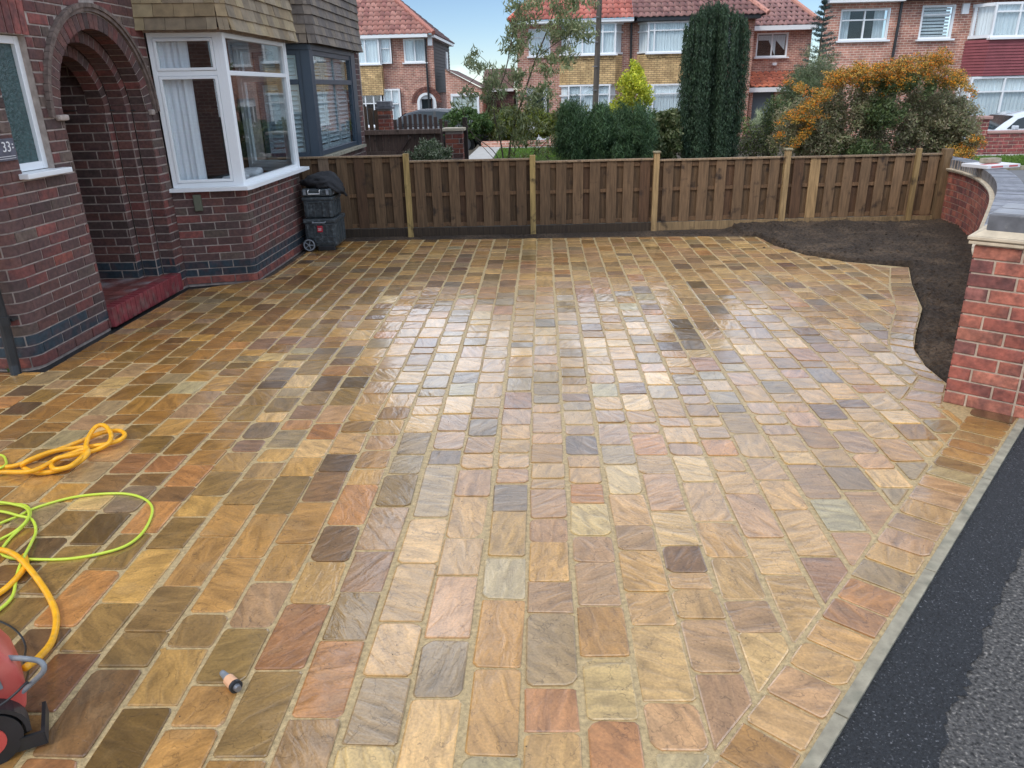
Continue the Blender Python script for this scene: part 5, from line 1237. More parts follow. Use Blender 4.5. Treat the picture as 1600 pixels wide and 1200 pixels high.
# ================================================================== FAR HOUSES
def brickmat(name, c1, c2, mort, scale=1.0):
    m = bpy.data.materials.new(name); m.use_nodes = True; t = m.node_tree; P = t.nodes['Principled BSDF']; P.inputs['Roughness'].default_value = .9; L = t.links.new
    g_ = N(t, 'ShaderNodeNewGeometry'); sx = N(t, 'ShaderNodeSeparateXYZ'); L(g_.outputs['Position'], sx.inputs[0])
    ad = N(t, 'ShaderNodeMath'); ad.operation = 'ADD'; L(sx.outputs[0], ad.inputs[0]); L(sx.outputs[1], ad.inputs[1])
    cb_ = N(t, 'ShaderNodeCombineXYZ'); L(ad.outputs[0], cb_.inputs[0]); L(sx.outputs[2], cb_.inputs[1])
    b = N(t, 'ShaderNodeTexBrick'); L(cb_.outputs[0], b.inputs['Vector']); b.inputs['Color1'].default_value = (*c1, 1); b.inputs['Color2'].default_value = (*c2, 1); b.inputs['Mortar'].default_value = (*mort, 1)
    b.inputs['Scale'].default_value = 1; b.inputs['Brick Width'].default_value = .225 * scale; b.inputs['Row Height'].default_value = .078 * scale; b.inputs['Mortar Size'].default_value = .011 * scale; b.inputs['Mortar Smooth'].default_value = .2
    z = N(t, 'ShaderNodeTexNoise'); z.inputs['Scale'].default_value = 3; z.inputs['Detail'].default_value = 5; L(g_.outputs['Position'], z.inputs[0])
    r = N(t, 'ShaderNodeMapRange'); r.inputs[1].default_value = .3; r.inputs[2].default_value = .7; r.inputs[3].default_value = .7; r.inputs[4].default_value = 1.3; L(z.outputs[0], r.inputs[0])
    x = N(t, 'ShaderNodeVectorMath'); x.operation = 'SCALE'; L(b.outputs['Color'], x.inputs[0]); L(r.outputs[0], x.inputs['Scale']); L(x.outputs[0], P.inputs['Base Color'])
    bu = N(t, 'ShaderNodeBump'); bu.inputs['Strength'].default_value = .6; bu.inputs['Distance'].default_value = .01; bu.invert = True; L(b.outputs['Fac'], bu.inputs['Height']); L(bu.outputs[0], P.inputs['Normal']); return m
M['fb'] = brickmat('brown_red_brick', srgb(184, 128, 108), srgb(152, 102, 90), srgb(204, 180, 164))
M['fb2'] = brickmat('orange_red_brick', srgb(200, 142, 122), srgb(176, 118, 102), srgb(212, 190, 172))
M['fbdark'] = brickmat('dark_brick', srgb(96, 66, 62), srgb(70, 52, 52), srgb(110, 94, 88))
M['fy'] = brickmat('tan_brick_tiles', srgb(216, 186, 134), srgb(188, 158, 112), srgb(142, 114, 84), 1.1)
M['clad'] = mat('dark_timber_cladding', (.07, .06, .06), rough=.7)
M['roofr'] = mat('red_pantiles', src='attr', rough=.75, var=(2.5, .18), coord='World')
def P3(px, py, y): p = un(px, py, y=y); return (p[0], p[2])
def fwall(m, x0, x1, z0, z1, y, openings=()):
    """front wall sheet facing -y with rectangular openings"""
    xs = sorted(set([x0, x1] + [v for o in openings for v in (o[0], o[1])])); 
    for a, b in zip(xs[:-1], xs[1:]):
        zs_ = [(z0, z1)]
        for o in openings:
            if o[0] <= a + 1e-6 and o[1] >= b - 1e-6:
                zs_ = [q for s_ in zs_ for q in ((s_[0], min(s_[1], o[2])), (max(s_[0], o[3]), s_[1])) if q[1] - q[0] > 1e-4]
        for (c, d) in zs_: m.add([(a, y, c), (b, y, c), (b, y, d), (a, y, d)], [(0, 1, 2, 3)])
def fwin(root, x0, x1, z0, z1, y, mull=(), trans=None, net=True, fw=.07, sill=True, frame='upvc'):
    """far window set in an opening: frame > pane, plus net curtain behind"""
    m = MB(); d = .08
    m.box(((x0 + x1) / 2, y, z0 + fw / 2), (x1 - x0, d, fw)); m.box(((x0 + x1) / 2, y, z1 - fw / 2), (x1 - x0, d, fw))
    for x in (x0 + fw / 2, x1 - fw / 2): m.box((x, y, (z0 + z1) / 2), (fw, d, z1 - z0 - 2 * fw))
    for q in mull: m.box((x0 + (x1 - x0) * q, y, (z0 + z1) / 2), (fw * .8, d, z1 - z0 - 2 * fw))
    xs = [x0 + fw] + [x0 + (x1 - x0) * q for q in mull] + [x1 - fw]
    if trans:
        zt = z0 + (z1 - z0) * trans
        for a, b in zip(xs[:-1], xs[1:]): m.box(((a + b) / 2, y, zt), (b - a - fw * .8, d, fw * .7))
    fr = m.build('window', M[frame], root); zr = [(z0 + fw, z1 - fw)] if not trans else [(z0 + fw, zt - fw * .35), (zt + fw * .35, z1 - fw)]
    for a, b in zip(xs[:-1], xs[1:]):
        for c, e in zr: g_ = MB(); g_.box(((a + b) / 2, y + .01, (c + e) / 2), (b - a - fw * .7, .01, e - c)); g_.build('pane', M['glass'], fr)
    if sill: s_ = MB(); s_.box(((x0 + x1) / 2, y - .08, z0 - .03), (x1 - x0 + .16, .22, .06)); s_.build('sill', M[frame], fr)
    n_ = MB()
    if net: curtain(n_, (x0 + .05, y + .08), (x1 - .05, y + .08), z0, z1, max(4, int((x1 - x0) * 7)), .02)
    if n_.v: n_.build('net_curtain', M['net'], fr, smooth=True)
    bk_ = MB(); bk_.box(((x0 + x1) / 2, y + .9, (z0 + z1) / 2), (x1 - x0 + .3, .02, z1 - z0 + .3)); bk_.build('room_lining', M['dark'], fr)
    return fr
def tiled_slope(root, P0, P1, P2, P3_, cols, nrows, tw=.24, name='roof_slope', patch=None):
    """pantiled slope: eaves P0->P1, ridge P3->P2; overlapping rows of corrugated tile"""
    P0, P1, P2, P3_ = map(lambda p: np.array(p, float), (P0, P1, P2, P3_)); nrm = np.cross(P1 - P0, P3_ - P0); nrm /= np.linalg.norm(nrm)
    if nrm[2] < 0: nrm = -nrm
    eu = (P1 - P0) / np.linalg.norm(P1 - P0); V = []; F = []; C = []
    for r in range(nrows):
        t0, t1 = r / nrows, (r + 1.0) / nrows; a0 = P0 + (P3_ - P0) * t0; b0 = P1 + (P2 - P1) * t0; a1 = P0 + (P3_ - P0) * t1; b1 = P1 + (P2 - P1) * t1
        s0, e0 = np.dot(a0 - P0, eu), np.dot(b0 - P0, eu)
        nt_ = max(1, int((e0 - s0) / tw)); 
        for k in range(nt_):
            x0 = s0 + (e0 - s0) * k / nt_; x1 = s0 + (e0 - s0) * (k + 1) / nt_; c = np.array(random.choice(cols)) * random.uniform(.86, 1.14)
            if patch and patch(x0, t0) is not None: c = np.array(patch(x0, t0)) * random.uniform(.9, 1.1)
            b_ = len(V)
            for j in range(5):
                x = x0 + (x1 - x0) * j / 4; h = .028 * math.sin(j / 4 * 2 * math.pi) + .045
                xr = np.interp(x, [s0, e0], [np.dot(a1 - P0, eu), np.dot(b1 - P0, eu)]) if False else x
                lo = P0 + eu * x + (a0 - P0 - eu * s0) + nrm * h; hi = P0 + eu * x + (a1 - P0 - eu * np.dot(a1 - P0, eu)) + nrm * (h - .03)
                V += [lo, hi, lo - nrm * .03]; C += [c, c, c * .8]
            for j in range(4):
                o = b_ + 3 * j; F += [(o, o + 3, o + 4, o + 1), (o + 2, o + 5, o + 3, o)]
    raw(name, np.array(V), np.array(F), np.array(C), M['roofr'], root, 'stuff')
    m = MB(); m.add([P0 , P1, P2, P3_], [(0, 1, 2, 3)]); m.build('roof_deck', M['dark'], root)
def ridge(root, a, b, col, r=.11):
    m = MB(); m.tube([a, b], r, 8); o = m.build('ridge_tiles', M['tile'], root); o.color = (*col, 1)

GZ = -.65
# --- left detached house
D = 40.0
lh = thing('brick_house', (-7.5, D + 4, GZ), 'brown brick house with hipped pantile roof and arched front door, far left beyond the gates', 'house')
x0 = -14.5; x1, zeave = P3(668, 54, D); zeave = P3(650, 57, D)[1]
winA = (*P3(632, 98, D), *P3(664, 60, D)); winB_x = P3(614, 0, D)[0]
wA = (winA[0], winA[2], winA[1], winA[3]); wB = (P3(540, 100, D)[0] - 1.0, P3(614, 100, D)[0], P3(600, 100, D)[1], P3(600, 60, D)[1])
wC = (wB[0], P3(616, 0, D)[0], P3(600, 190, D)[1] - .2, P3(600, 139, D)[1])
door = (P3(642, 0, D)[0], P3(673, 0, D)[0], GZ, P3(657, 145, D)[1])
m = MB(); dr_r = (door[1] - door[0]) / 2; dcx = (door[0] + door[1]) / 2; zsp = door[3] - dr_r
fwall(m, x0, x1, GZ - .2, zeave, D, [(wA), (wB), (wC), (door[0], door[1], GZ, door[3])])
for k in range(12):
    a0 = math.pi * k / 12; a1 = math.pi * (k + 1) / 12; X_ = [dcx + dr_r * math.cos(a) for a in (a0, a1)]; Z_ = [zsp + dr_r * math.sin(a) for a in (a0, a1)]
    m.add([(X_[0], D, Z_[0]), (X_[1], D, Z_[1]), (X_[1], D, door[3] + .001), (X_[0], D, door[3] + .001)], [(0, 1, 2, 3)])
m.add([(x1, D, GZ - .2), (x1, D + 8.5, GZ - .2), (x1, D + 8.5, zeave - .0), (x1, D, zeave)], [(0, 1, 2, 3)])
m.add([(x0, D, GZ - .2), (x0, D + 8.5, GZ - .2), (x0, D + 8.5, zeave), (x0, D, zeave)], [(0, 1, 2, 3)])
m.build('wall', M['fb'], lh)
m = MB(); m.box((x1 + .02, D + 4.3, zeave - 1.3), (.06, 8.3, 2.5));
for k in range(16): m.box((x1 + .06, D + 4.3, zeave - 2.5 + k * .16), (.03, 8.3, .13))
m.build('timber_cladding', M['clad'], lh)
fwin(lh, *wA[:2], wA[2], wA[3], D + .05, (.5,), None, net=True)
fwin(lh, wB[0], wB[1] - .55, wB[2], wB[3], D - .35, (.25, .5, .75), None); m = MB(); m.box(((wB[0] + wB[1] - .5) / 2, D - .2, wB[2] - .75), (wB[1] - wB[0] - .5, .5, 1.35)); m.build('tan_apron', M['fy'], lh)
fwin(lh, wB[1] - .55, wB[1], wB[2], wB[3], D - .2, (), .6, fw=.06, sill=False)
fwin(lh, wC[0], wC[1] - .9, wC[2], wC[3], D - .35, (.14, .28, .42, .56, .70, .85), .62, net=False); fwin(lh, wC[1] - .85, wC[1], wC[2], wC[3], D - .2, (.5,), .6, fw=.08, net=True)
m = MB(); 
for k in range(16):
    a0 = math.pi * k / 16; a1 = math.pi * (k + 1) / 16
    V = []
    for yv in (D - .04, D + .06):
        for (r_, a) in ((dr_r, a0), (dr_r, a1), (dr_r - .12, a1), (dr_r - .12, a0)): V.append((dcx + r_ * math.cos(a), yv, zsp + r_ * math.sin(a)))
    m.add(V, [(0, 1, 2, 3), (7, 6, 5, 4), (0, 4, 5, 1), (1, 5, 6, 2), (2, 6, 7, 3), (3, 7, 4, 0)])
for x in (door[0] + .06, door[1] - .06): m.box((x, D + .01, (GZ + zsp) / 2), (.12, .10, zsp - GZ))
for x in (dcx - .36, dcx + .36): m.box((x, D + .12, (GZ + zsp) / 2 + .1), (.17, .08, zsp - GZ + .2))
m.box((dcx, D + .12, zsp + .26), (.9, .08, .16)); dro = m.build('door', M['upvc'], lh)
m = MB(); m.box((dcx, D + .20, (GZ + zsp) / 2 + .4), (2 * dr_r - .1, .03, zsp - GZ + 1.2)); m.build('pane', M['carglass'], dro)
m = MB()                                                     # brick arch ring over the door
for k in range(22):
    a0 = math.pi * k / 22 + .01; a1 = math.pi * (k + 1) / 22 - .01
    for rr in (0, 1):
        V = []
        for yv in (D - .03 - rr * .02, D + .02):
            for (r_, a) in ((dr_r + .02 + rr * .16, a0), (dr_r + .02 + rr * .16, a1), (dr_r + .16 + rr * .12, a1), (dr_r + .16 + rr * .12, a0)): V.append((dcx + r_ * math.cos(a), yv, zsp + r_ * math.sin(a)))
        m.add(V, [(0, 1, 2, 3), (7, 6, 5, 4), (0, 4, 5, 1), (1, 5, 6, 2), (2, 6, 7, 3), (3, 7, 4, 0)], tuple(np.array(srgb(128, 82, 70)) * random.uniform(.8, 1.2)))
m.build('door_arch', M['brick_a'], lh)
m = MB(); m.box(((x0 + x1) / 2 - .1, D - .25, zeave + .02), (x1 - x0 + .3, .5, .16)); m.box((x1 + .2, D + 4.2, zeave - .0), (.3, 8.8, .14)); m.build('fascia', M['upvc'], lh)
ap = (x1 - 4.6, D + 4.3, zeave + 4.1); ap0 = (x0 + 4.0, D + 4.3, zeave + 4.1)
RT = [srgb(158, 108, 96), srgb(144, 96, 88), srgb(166, 118, 106)]; RD = [srgb(112, 84, 80), srgb(100, 76, 74)]
tiled_slope(lh, (x0 - .2, D - .5, zeave + .08), (x1 + .35, D - .5, zeave + .08), ap, ap0, RT, 18, .26)
tiled_slope(lh, (x1 + .36, D - .45, zeave + .06), (x1 + .36, D + 8.8, zeave + .06), (ap[0], ap[1] + .02, ap[2]), (ap[0], ap[1], ap[2]), RD, 18, .26)
ridge(lh, (x1 + .36, D - .5, zeave + .12), (ap[0], ap[1], ap[2] + .05), srgb(176, 118, 104)); ridge(lh, ap, ap0, srgb(160, 110, 96))
m = MB(); q = P3(672, 65, D); m.box((q[0], D - .06, q[1]), (.22, .1, .36)); m.build('alarm_box', M['upvc'], lh)
m = MB(); m.tube([(x1 - .12, D - .1, zeave - .1), (x1 - .1, D - .1, GZ)], .05, 8); m.build('downpipe', M['black_pl'], lh)
xs_, zs__ = P3(728, 73, D + 4)[0], P3(728, 73, D + 4)[1]
m = MB(); m.box((x1 + .10, D + 6.6, zeave - 1.3), (.08, .7, 1.7)); m.box((x1 + .12, D + 6.6, zeave - 1.3), (.06, .5, 1.5)); m.build('side_window', M['upvc'], lh)
# --- its brick garage
gx0, gx1 = P3(690, 0, D - 1)[0], P3(748, 0, D - 1)[0]; gzt = P3(720, 138, D - 1)[1]; gd = (P3(697, 0, D - 1)[0], P3(743, 0, D - 1)[0], GZ, P3(720, 150, D - 1)[1])
gr_ = thing('brick_garage', ((gx0 + gx1) / 2, D - 1, GZ), 'salmon brick lean-to garage with pale roller door at the far left', 'garage')
m = MB(); fwall(m, gx0, gx1, GZ - .2, gd[3] + .0, D - 1, [gd]); zt0 = P3(690, 108, D - 1)[1]; zt1 = P3(748, 138, D - 1)[1]
m.add([(gx0, D - 1, gd[3] + .001), (gx1, D - 1, gd[3] + .001), (gx1, D - 1, zt1), (gx0, D - 1, zt0)], [(0, 1, 2, 3)]); m.add([(gx1, D - 1, GZ - .2), (gx1, D + 5, GZ - .2), (gx1, D + 5, zt1), (gx1, D - 1, zt1)], [(0, 1, 2, 3)]); m.build('wall', M['fb2'], gr_)
m = MB(); m.add([(gx0, D - 1.2, zt0 + .02), (gx1 + .2, D - 1.2, zt1 - .05), (gx1 + .2, D + 5, zt1 - .05), (gx0, D + 5, zt0 + .02)], [(0, 1, 2, 3)]); m.build('roof', rmat, gr_)
m = MB()
for k in range(9): m.box(((gd[0] + gd[1]) / 2, D - .95, gd[2] + .15 + k * (gd[3] - gd[2] - .1) / 9), (gd[1] - gd[0], .04, (gd[3] - gd[2]) / 9 - .03))
m.build('garage_door', mat('pale_green_grey_door', srgb(176, 190, 184), rough=.5), gr_)
m = MB(); m.box((gd[0] + .05, D - 1.02, (gd[2] + gd[3]) / 2), (.1, .06, gd[3] - gd[2])); m.box((gd[1] - .05, D - 1.02, (gd[2] + gd[3]) / 2), (.1, .06, gd[3] - gd[2])); m.box(((gd[0] + gd[1]) / 2, D - 1.02, gd[3] + .05), (gd[1] - gd[0], .06, .12)); m.build('door_frame', M['upvc'], gr_)
# --- outbuilding between
m_ = thing('outbuilding', (-1.5, D + 2, GZ), 'low brown outbuilding with dark flat-pitched roof between the far houses', 'outbuilding')
ox0, ox1 = P3(748, 0, D + 2)[0], P3(800, 0, D + 2)[0]; oz = P3(770, 141, D + 2)[1]
m = MB(); m.box(((ox0 + ox1) / 2, D + 4, (GZ + oz) / 2), (ox1 - ox0, 4, oz - GZ)); m.build('wall', M['fbdark'], m_)
m = MB(); m.add([(ox0, D + 1.8, oz), (ox1, D + 1.8, oz), (ox1, D + 5, oz + 1.1), (ox0, D + 5, oz + 1.1)], [(0, 1, 2, 3)]); m.build('roof', rmat, m_)
m = MB(); m.box(((ox0 + ox1) / 2, D + 1.75, oz), (ox1 - ox0, .06, .14)); m.build('fascia', M['upvc'], m_)
# --- middle pair of semi-detached houses
D = 38.0
mh = thing('semi_detached_houses', (3.5, D + 4, GZ), 'pair of brown brick semis with tan bay aprons, roof half red half brown', 'houses')
def X(px, py=80): return P3(px, py, D)[0]
def Zp(px, py): return P3(px, py, D)[1]
x0, xm, x1 = X(808), X(985), X(1176); ze = Zp(980, 34); ze0 = Zp(820, 40)
ba = (X(875), X(972), Zp(925, 86), Zp(925, 37)); bb = (X(996), X(1100), Zp(1040, 83), Zp(1040, 35)); bc_ = (X(875), X(965), GZ + .9, Zp(925, 132)); bd_ = (X(998), X(1100), GZ + .9, Zp(1040, 131))
wl = (X(826), X(860), Zp(840, 88), Zp(840, 45)); dl = (X(822), X(858), GZ, Zp(840, 137)); dr2 = (X(1120), X(1150), GZ, Zp(1120, 137)); wr_ = (X(1118), X(1152), Zp(1130, 84), Zp(1130, 42))
m = MB(); fwall(m, x0, x1, GZ - .2, ze, D, [wl, dl, wr_, dr2, (ba[0] + .5, ba[1] - .3, ba[2], ba[3]), (bb[0] + .3, bb[1] - .3, bb[2], bb[3]), (bc_[0] + .5, bc_[1] - .3, bc_[2], bc_[3]), (bd_[0] + .3, bd_[1] - .3, bd_[2], bd_[3])])
m.add([(x0, D, GZ - .2), (x0, D + 8, GZ - .2), (x0, D + 8, ze), (x0, D, ze)], [(0, 1, 2, 3)]); m.add([(x1, D, GZ - .2), (x1, D + 8, GZ - .2), (x1, D + 8, ze), (x1, D, ze)], [(0, 1, 2, 3)]); m.build('wall', M['fb'], mh)
for (b_, up_) in ((ba, 1), (bb, 1), (bc_, 0), (bd_, 0)):
    y = D - .65; sx = .35
    mu = (.3, .72) if b_[0] < 3.8 else (.13,)
    fwin(mh, b_[0] + sx, b_[1] - sx, b_[2], b_[3], y, mu if up_ or True else (), .72 if b_[0] > 3.8 or not up_ else .7)
    for s_, xx in ((-1, b_[0]), (1, b_[1] - sx)):
        m = MB(); m.prism([(xx, D - .02), (xx + sx, D - .02), (xx + (sx if s_ < 0 else 0), y + .04)], b_[2], b_[3]); 
        m2 = MB(); a_ = (xx, D - .05) if s_ < 0 else (xx, y); e_ = (xx + sx, y) if s_ < 0 else (xx + sx, D - .05); m2.bar((*a_, b_[2] + .04), (*e_, b_[2] + .04), .08, .08); m2.bar((*a_, b_[3] - .04), (*e_, b_[3] - .04), .08, .08); m2.bar((*a_, b_[2] + .7 * (b_[3] - b_[2])), (*e_, b_[2] + .7 * (b_[3] - b_[2])), .06, .06)
        fr = m2.build('window', M['upvc'], mh); m3 = MB(); m3.add([(*a_, b_[2]), (*e_, b_[2]), (*e_, b_[3]), (*a_, b_[3])], [(0, 1, 2, 3)]); m3.build('pane', M['glass'], fr)
        m4 = MB(); curtain(m4, Vector(a_) + Vector((0, .15)), Vector(e_) + Vector((0, .15)), b_[2], b_[3], 4, .015); m4.build('net_curtain', M['net'], fr)
for b_, lo in ((ba, bc_), (bb, bd_)):
    y = D - .68; sx = .35; m = MB(); z0, z1 = lo[3] + .0, b_[2] - .06
    m.prism([(b_[0] - .02, D), (b_[0] + sx, y), (b_[1] - sx, y), (b_[1] + .02, D)], z0, z1); m.build('tan_apron', M['fy'], mh)
    m = MB(); nn2 = int((b_[1] - b_[0] - .7) / .17)
    for k in range(nn2): m.box((b_[0] + sx + .09 + k * .17, y - .03, z1 - .06 - (k % 2) * .03), (.15, .04, .14))
    m.build('apron_crest', M['fy'], mh, 'stuff')
    m = MB(); m.prism([(b_[0] - .02, D), (b_[0] + sx, y + .06), (b_[1] - sx, y + .06), (b_[1] + .02, D)], GZ - .2, lo[2] - .03); m.build('bay_base', M['fb'], mh)
fwin(mh, wl[0], wl[1], wl[2], wl[3], D + .05, (), .68); fwin(mh, wr_[0], wr_[1], wr_[2], wr_[3], D + .05, (), .68)
for d_ in (dl, dr2):
    m = MB(); m.box(((d_[0] + d_[1]) / 2, D + .15, (d_[2] + d_[3]) / 2), (d_[1] - d_[0], .06, d_[3] - d_[2])); do = m.build('door', M['upvc'], mh)
    m = MB(); m.box(((d_[0] + d_[1]) / 2, D + .10, d_[3] - .75), ((d_[1] - d_[0]) * .5, .04, .75)); m.box((d_[0] + .08, D + .10, d_[3] - .8), (.10, .04, .9)); m.box((d_[1] - .08, D + .10, d_[3] - .8), (.10, .04, .9)); m.build('pane', M['carglass'], do)
m = MB(); m.box(((x0 + xm) / 2, D - .45, ze + .02), (xm - x0 + .3, .9, .12)); m.build('fascia', M['upvc'], mh)
m = MB(); m.box(((xm + x1) / 2 + .02, D - .45, ze + .03), (x1 - xm - .0, .9, .16)); m.build('gutter', M['black_pl'], mh)
m = MB(); m.tube([(xm, D - .1, ze), (xm + .05, D - .1, GZ)], .05, 8); m.build('downpipe', M['black_pl'], mh)
zr = ze + 3.7; RR = [srgb(172, 98, 84), srgb(160, 90, 78), srgb(182, 110, 96)]; RB = [srgb(134, 96, 90), srgb(120, 84, 80), srgb(142, 104, 96)]
tiled_slope(mh, (x0 - .3, D - .95, ze + .1), (xm, D - .95, ze + .1), (xm, D + 4, zr), (x0 + 3.6, D + 4, zr), RR, 17, .26)
tiled_slope(mh, (xm + .01, D - .95, ze + .1), (x1 + .3, D - .95, ze + .1), (x1 - 3.4, D + 4, zr), (xm + .01, D + 4, zr), RB, 17, .26, patch=lambda x, t: srgb(208, 120, 92) if (1.0 < x < 1.3 and .27 < t < .34) else None)
tiled_slope(mh, (x0 - .31, D + 8.9, ze + .1), (x0 - .31, D - .95, ze + .1), (x0 + 3.6, D + 4, zr), (x0 + 3.6, D + 4.01, zr), RR, 17, .26); tiled_slope(mh, (x1 + .31, D - .95, ze + .1), (x1 + .31, D + 8.9, ze + .1), (x1 - 3.4, D + 4.01, zr), (x1 - 3.4, D + 4, zr), RB, 17, .26)
ridge(mh, (x0 - .3, D - .95, ze + .15), (x0 + 3.6, D + 4, zr + .05), srgb(200, 110, 90)); ridge(mh, (x1 + .3, D - .95, ze + .15), (x1 - 3.4, D + 4, zr + .05), srgb(196, 140, 124)); ridge(mh, (x0 + 3.6, D + 4, zr + .05), (x1 - 3.4, D + 4, zr + .05), srgb(150, 100, 90))
ch_ = MB(); ch_.box((xm, D + 4, zr + .8), (1.4, .8, 2.2)); ch_.build('chimney', M['fb'], mh)
# side extension with a second small window and an orange lean-to
D2 = 40.0
ex0, ex1 = P3(1178, 60, D2)[0] - .6, P3(1268, 60, D2)[0]; eze = P3(1220, 46, D2)[1]; ew = (P3(1188, 0, D2)[0], P3(1238, 0, D2)[0], P3(1215, 89, D2)[1], P3(1215, 51, D2)[1])
ext = thing('house_extension', ((ex0 + ex1) / 2, D2 + 3, GZ), 'set-back brick extension with small white casement and orange lean-to roof right of the dark conifer', 'extension')
gdo = (P3(1175, 0, D2)[0] + .1, P3(1212, 0, D2)[0], GZ, P3(1190, 143, D2)[1])
m = MB(); fwall(m, ex0, ex1, GZ - .2, eze, D2, [ew]); m.add([(ex1, D2, GZ - .2), (ex1, D2 + 7, GZ - .2), (ex1, D2 + 7, eze), (ex1, D2, eze)], [(0, 1, 2, 3)]); m.build('wall', M['fb'], ext)
fwin(ext, ew[0], ew[1], ew[2], ew[3], D2 + .05, (.5,), None, net=False)
m = MB(); a_ = (ew[0] + .1, D2 + .12); m.add([(ew[0] + .12, D2 + .14, ew[3] - .1), (ew[1] - .1, D2 + .14, ew[3] - .1), (ew[1] - .1, D2 + .14, ew[3] - .32), (ew[0] + .12, D2 + .14, ew[3] - .32)], [(0, 1, 2, 3)]); m.add([(ew[0] + .5, D2 + .15, ew[3] - .1), (ew[0] + .95, D2 + .15, ew[3] - .1), (ew[0] + .95, D2 + .15, ew[3] - 1.0)], [(0, 1, 2)]); m.add([(ew[1] - .75, D2 + .15, ew[3] - .1), (ew[1] - .1, D2 + .15, ew[3] - .1), (ew[1] - .1, D2 + .15, ew[2] + .3)], [(0, 1, 2)]); m.build('net_curtain', M['net'], ext)
m = MB(); m.box(((ex0 + ex1) / 2, D2 - .25, eze + .05), (ex1 - ex0 + .2, .5, .2)); m.build('fascia', M['upvc'], ext)
RE = [srgb(150, 112, 106), srgb(138, 102, 98)]
tiled_slope(ext, (ex0, D2 - .5, eze + .15), (ex1 + .3, D2 - .5, eze + .15), (ex0 + .9, D2 + 4.2, eze + 3.3), (ex0, D2 + 4.2, eze + 3.3), RE, 15, .26); ridge(ext, (ex1 + .3, D2 - .5, eze + .2), (ex0 + .9, D2 + 4.2, eze + 3.35), srgb(190, 138, 122))
m = MB(); m.add([(ex1 + .3, D2 - .5, eze + .15), (ex1 + .3, D2 + 8, eze + .15), (ex0 + .9, D2 + 4.2, eze + 3.3)], [(0, 1, 2)]); m.build('rear_roof', rmat, ext)
lz = P3(1190, 136, D2 - 1.4)[1]; lz1 = P3(1200, 112, D2)[1]; RO = [srgb(194, 112, 82), srgb(182, 102, 76)]
tiled_slope(ext, (ex0 + .3, D2 - 1.5, lz), (ex1 - .2, D2 - 1.5, lz), (ex1 - .2, D2 - .02, lz1), (ex0 + .3, D2 - .02, lz1), RO, 5, .30, name='lean_to_roof')
m = MB(); m.box(((ex0 + ex1) / 2, D2 - 1.5, lz - .12), (ex1 - ex0 - .3, .08, .2)); m.build('fascia', M['upvc'], ext)
m = MB(); fwall(m, ex0 + .3, ex1 - .3, GZ - .2, lz - .2, D2 - 1.3, [gdo]); m.build('lean_to_wall', M['fb2'], ext); m = MB(); m.box(((gdo[0] + gdo[1]) / 2, D2 - 1.1, (gdo[2] + gdo[3]) / 2), (gdo[1] - gdo[0], .05, gdo[3] - gdo[2])); m.build('garage_door', mat('blue_grey_door', srgb(96, 110, 118), rough=.5), ext)
m = MB(); q = P3(1209, 100, D2); m.box((q[0], D2 - .08, q[1]), (.2, .15, .12)); m.build('outside_lamp', M['upvc'], ext)

# --- right-hand house
D = 29.0
rh = thing('brick_house', (12, D + 4, GZ), 'large red brick house with white bays and plum tiled apron at the far right', 'house')
def X(px, py=60): return P3(px, py, D)[0]
def Zp(px, py): return P3(px, py, D)[1]
x0, xm, x1 = X(1284), X(1399), X(1400) + 13; ze = Zp(1400, 1)
w1_ = (X(1309), X(1385), Zp(1345, 63), Zp(1345, 14)); w2_ = (X(1434), X(1485), Zp(1460, 61), Zp(1460, 8)); w3 = (X(1515), X(1515) + 2.9, Zp(1560, 60), Zp(1560, 6)); w4 = (X(1510), X(1510) + 3.1, GZ + .75, Zp(1560, 119)); w5 = (X(1509) + 3.6, X(1509) + 6, GZ + .8, Zp(1560, 119))
m = MB(); fwall(m, xm, x1, GZ - .2, ze, D, [w2_, (w3[0] + .3, w3[1] - .3, w3[2], w3[3]), (w4[0] + .3, w4[1] - .3, w4[2], w4[3])]); m.add([(x1, D, GZ), (x1, D + 8, GZ), (x1, D + 8, ze), (x1, D, ze)], [(0, 1, 2, 3)]); m.build('wall', M['fb'], rh)
m = MB(); fwall(m, x0, xm - .0, GZ - .2, ze, D - .02, [w1_]); xk = x0 * (D + 8) / D + .25; m.add([(x0, D - .02, GZ), (xk, D + 8, GZ), (xk, D + 8, ze), (x0, D - .02, ze)], [(0, 1, 2, 3)]); m.build('side_wall', M['fb2'], rh)
fwin(rh, *w1_[:2], w1_[2], w1_[3], D + .05, (.5,), .65, fw=.06, net=False); fwin(rh, *w2_[:2], w2_[2], w2_[3], D + .05, (), .72, fw=.07, net=False)
m = MB(); curtain(m, (w1_[0] + .07, D + .25), (w1_[0] + .42, D + .25), w1_[2], w1_[3], 5, .02); curtain(m, (w1_[1] - .42, D + .25), (w1_[1] - .07, D + .25), w1_[2], w1_[3], 5, .02); m.build('net_curtain', M['net'], rh)
m = MB()
for k in range(11): m.box(((w2_[0] + w2_[1]) / 2, D + .2, w2_[2] + .1 + k * .105), (w2_[1] - w2_[0] - .15, .05, .05), rx=.5)
m.build('blind', M['net'], rh)
fwin(rh, w3[0] + .35, w3[1], w3[2], w3[3], D - .6, (.33, .66), .74); fwin(rh, w4[0] + .1, w4[1], w4[2], w4[3], D - .6, (.38, .7), .70)
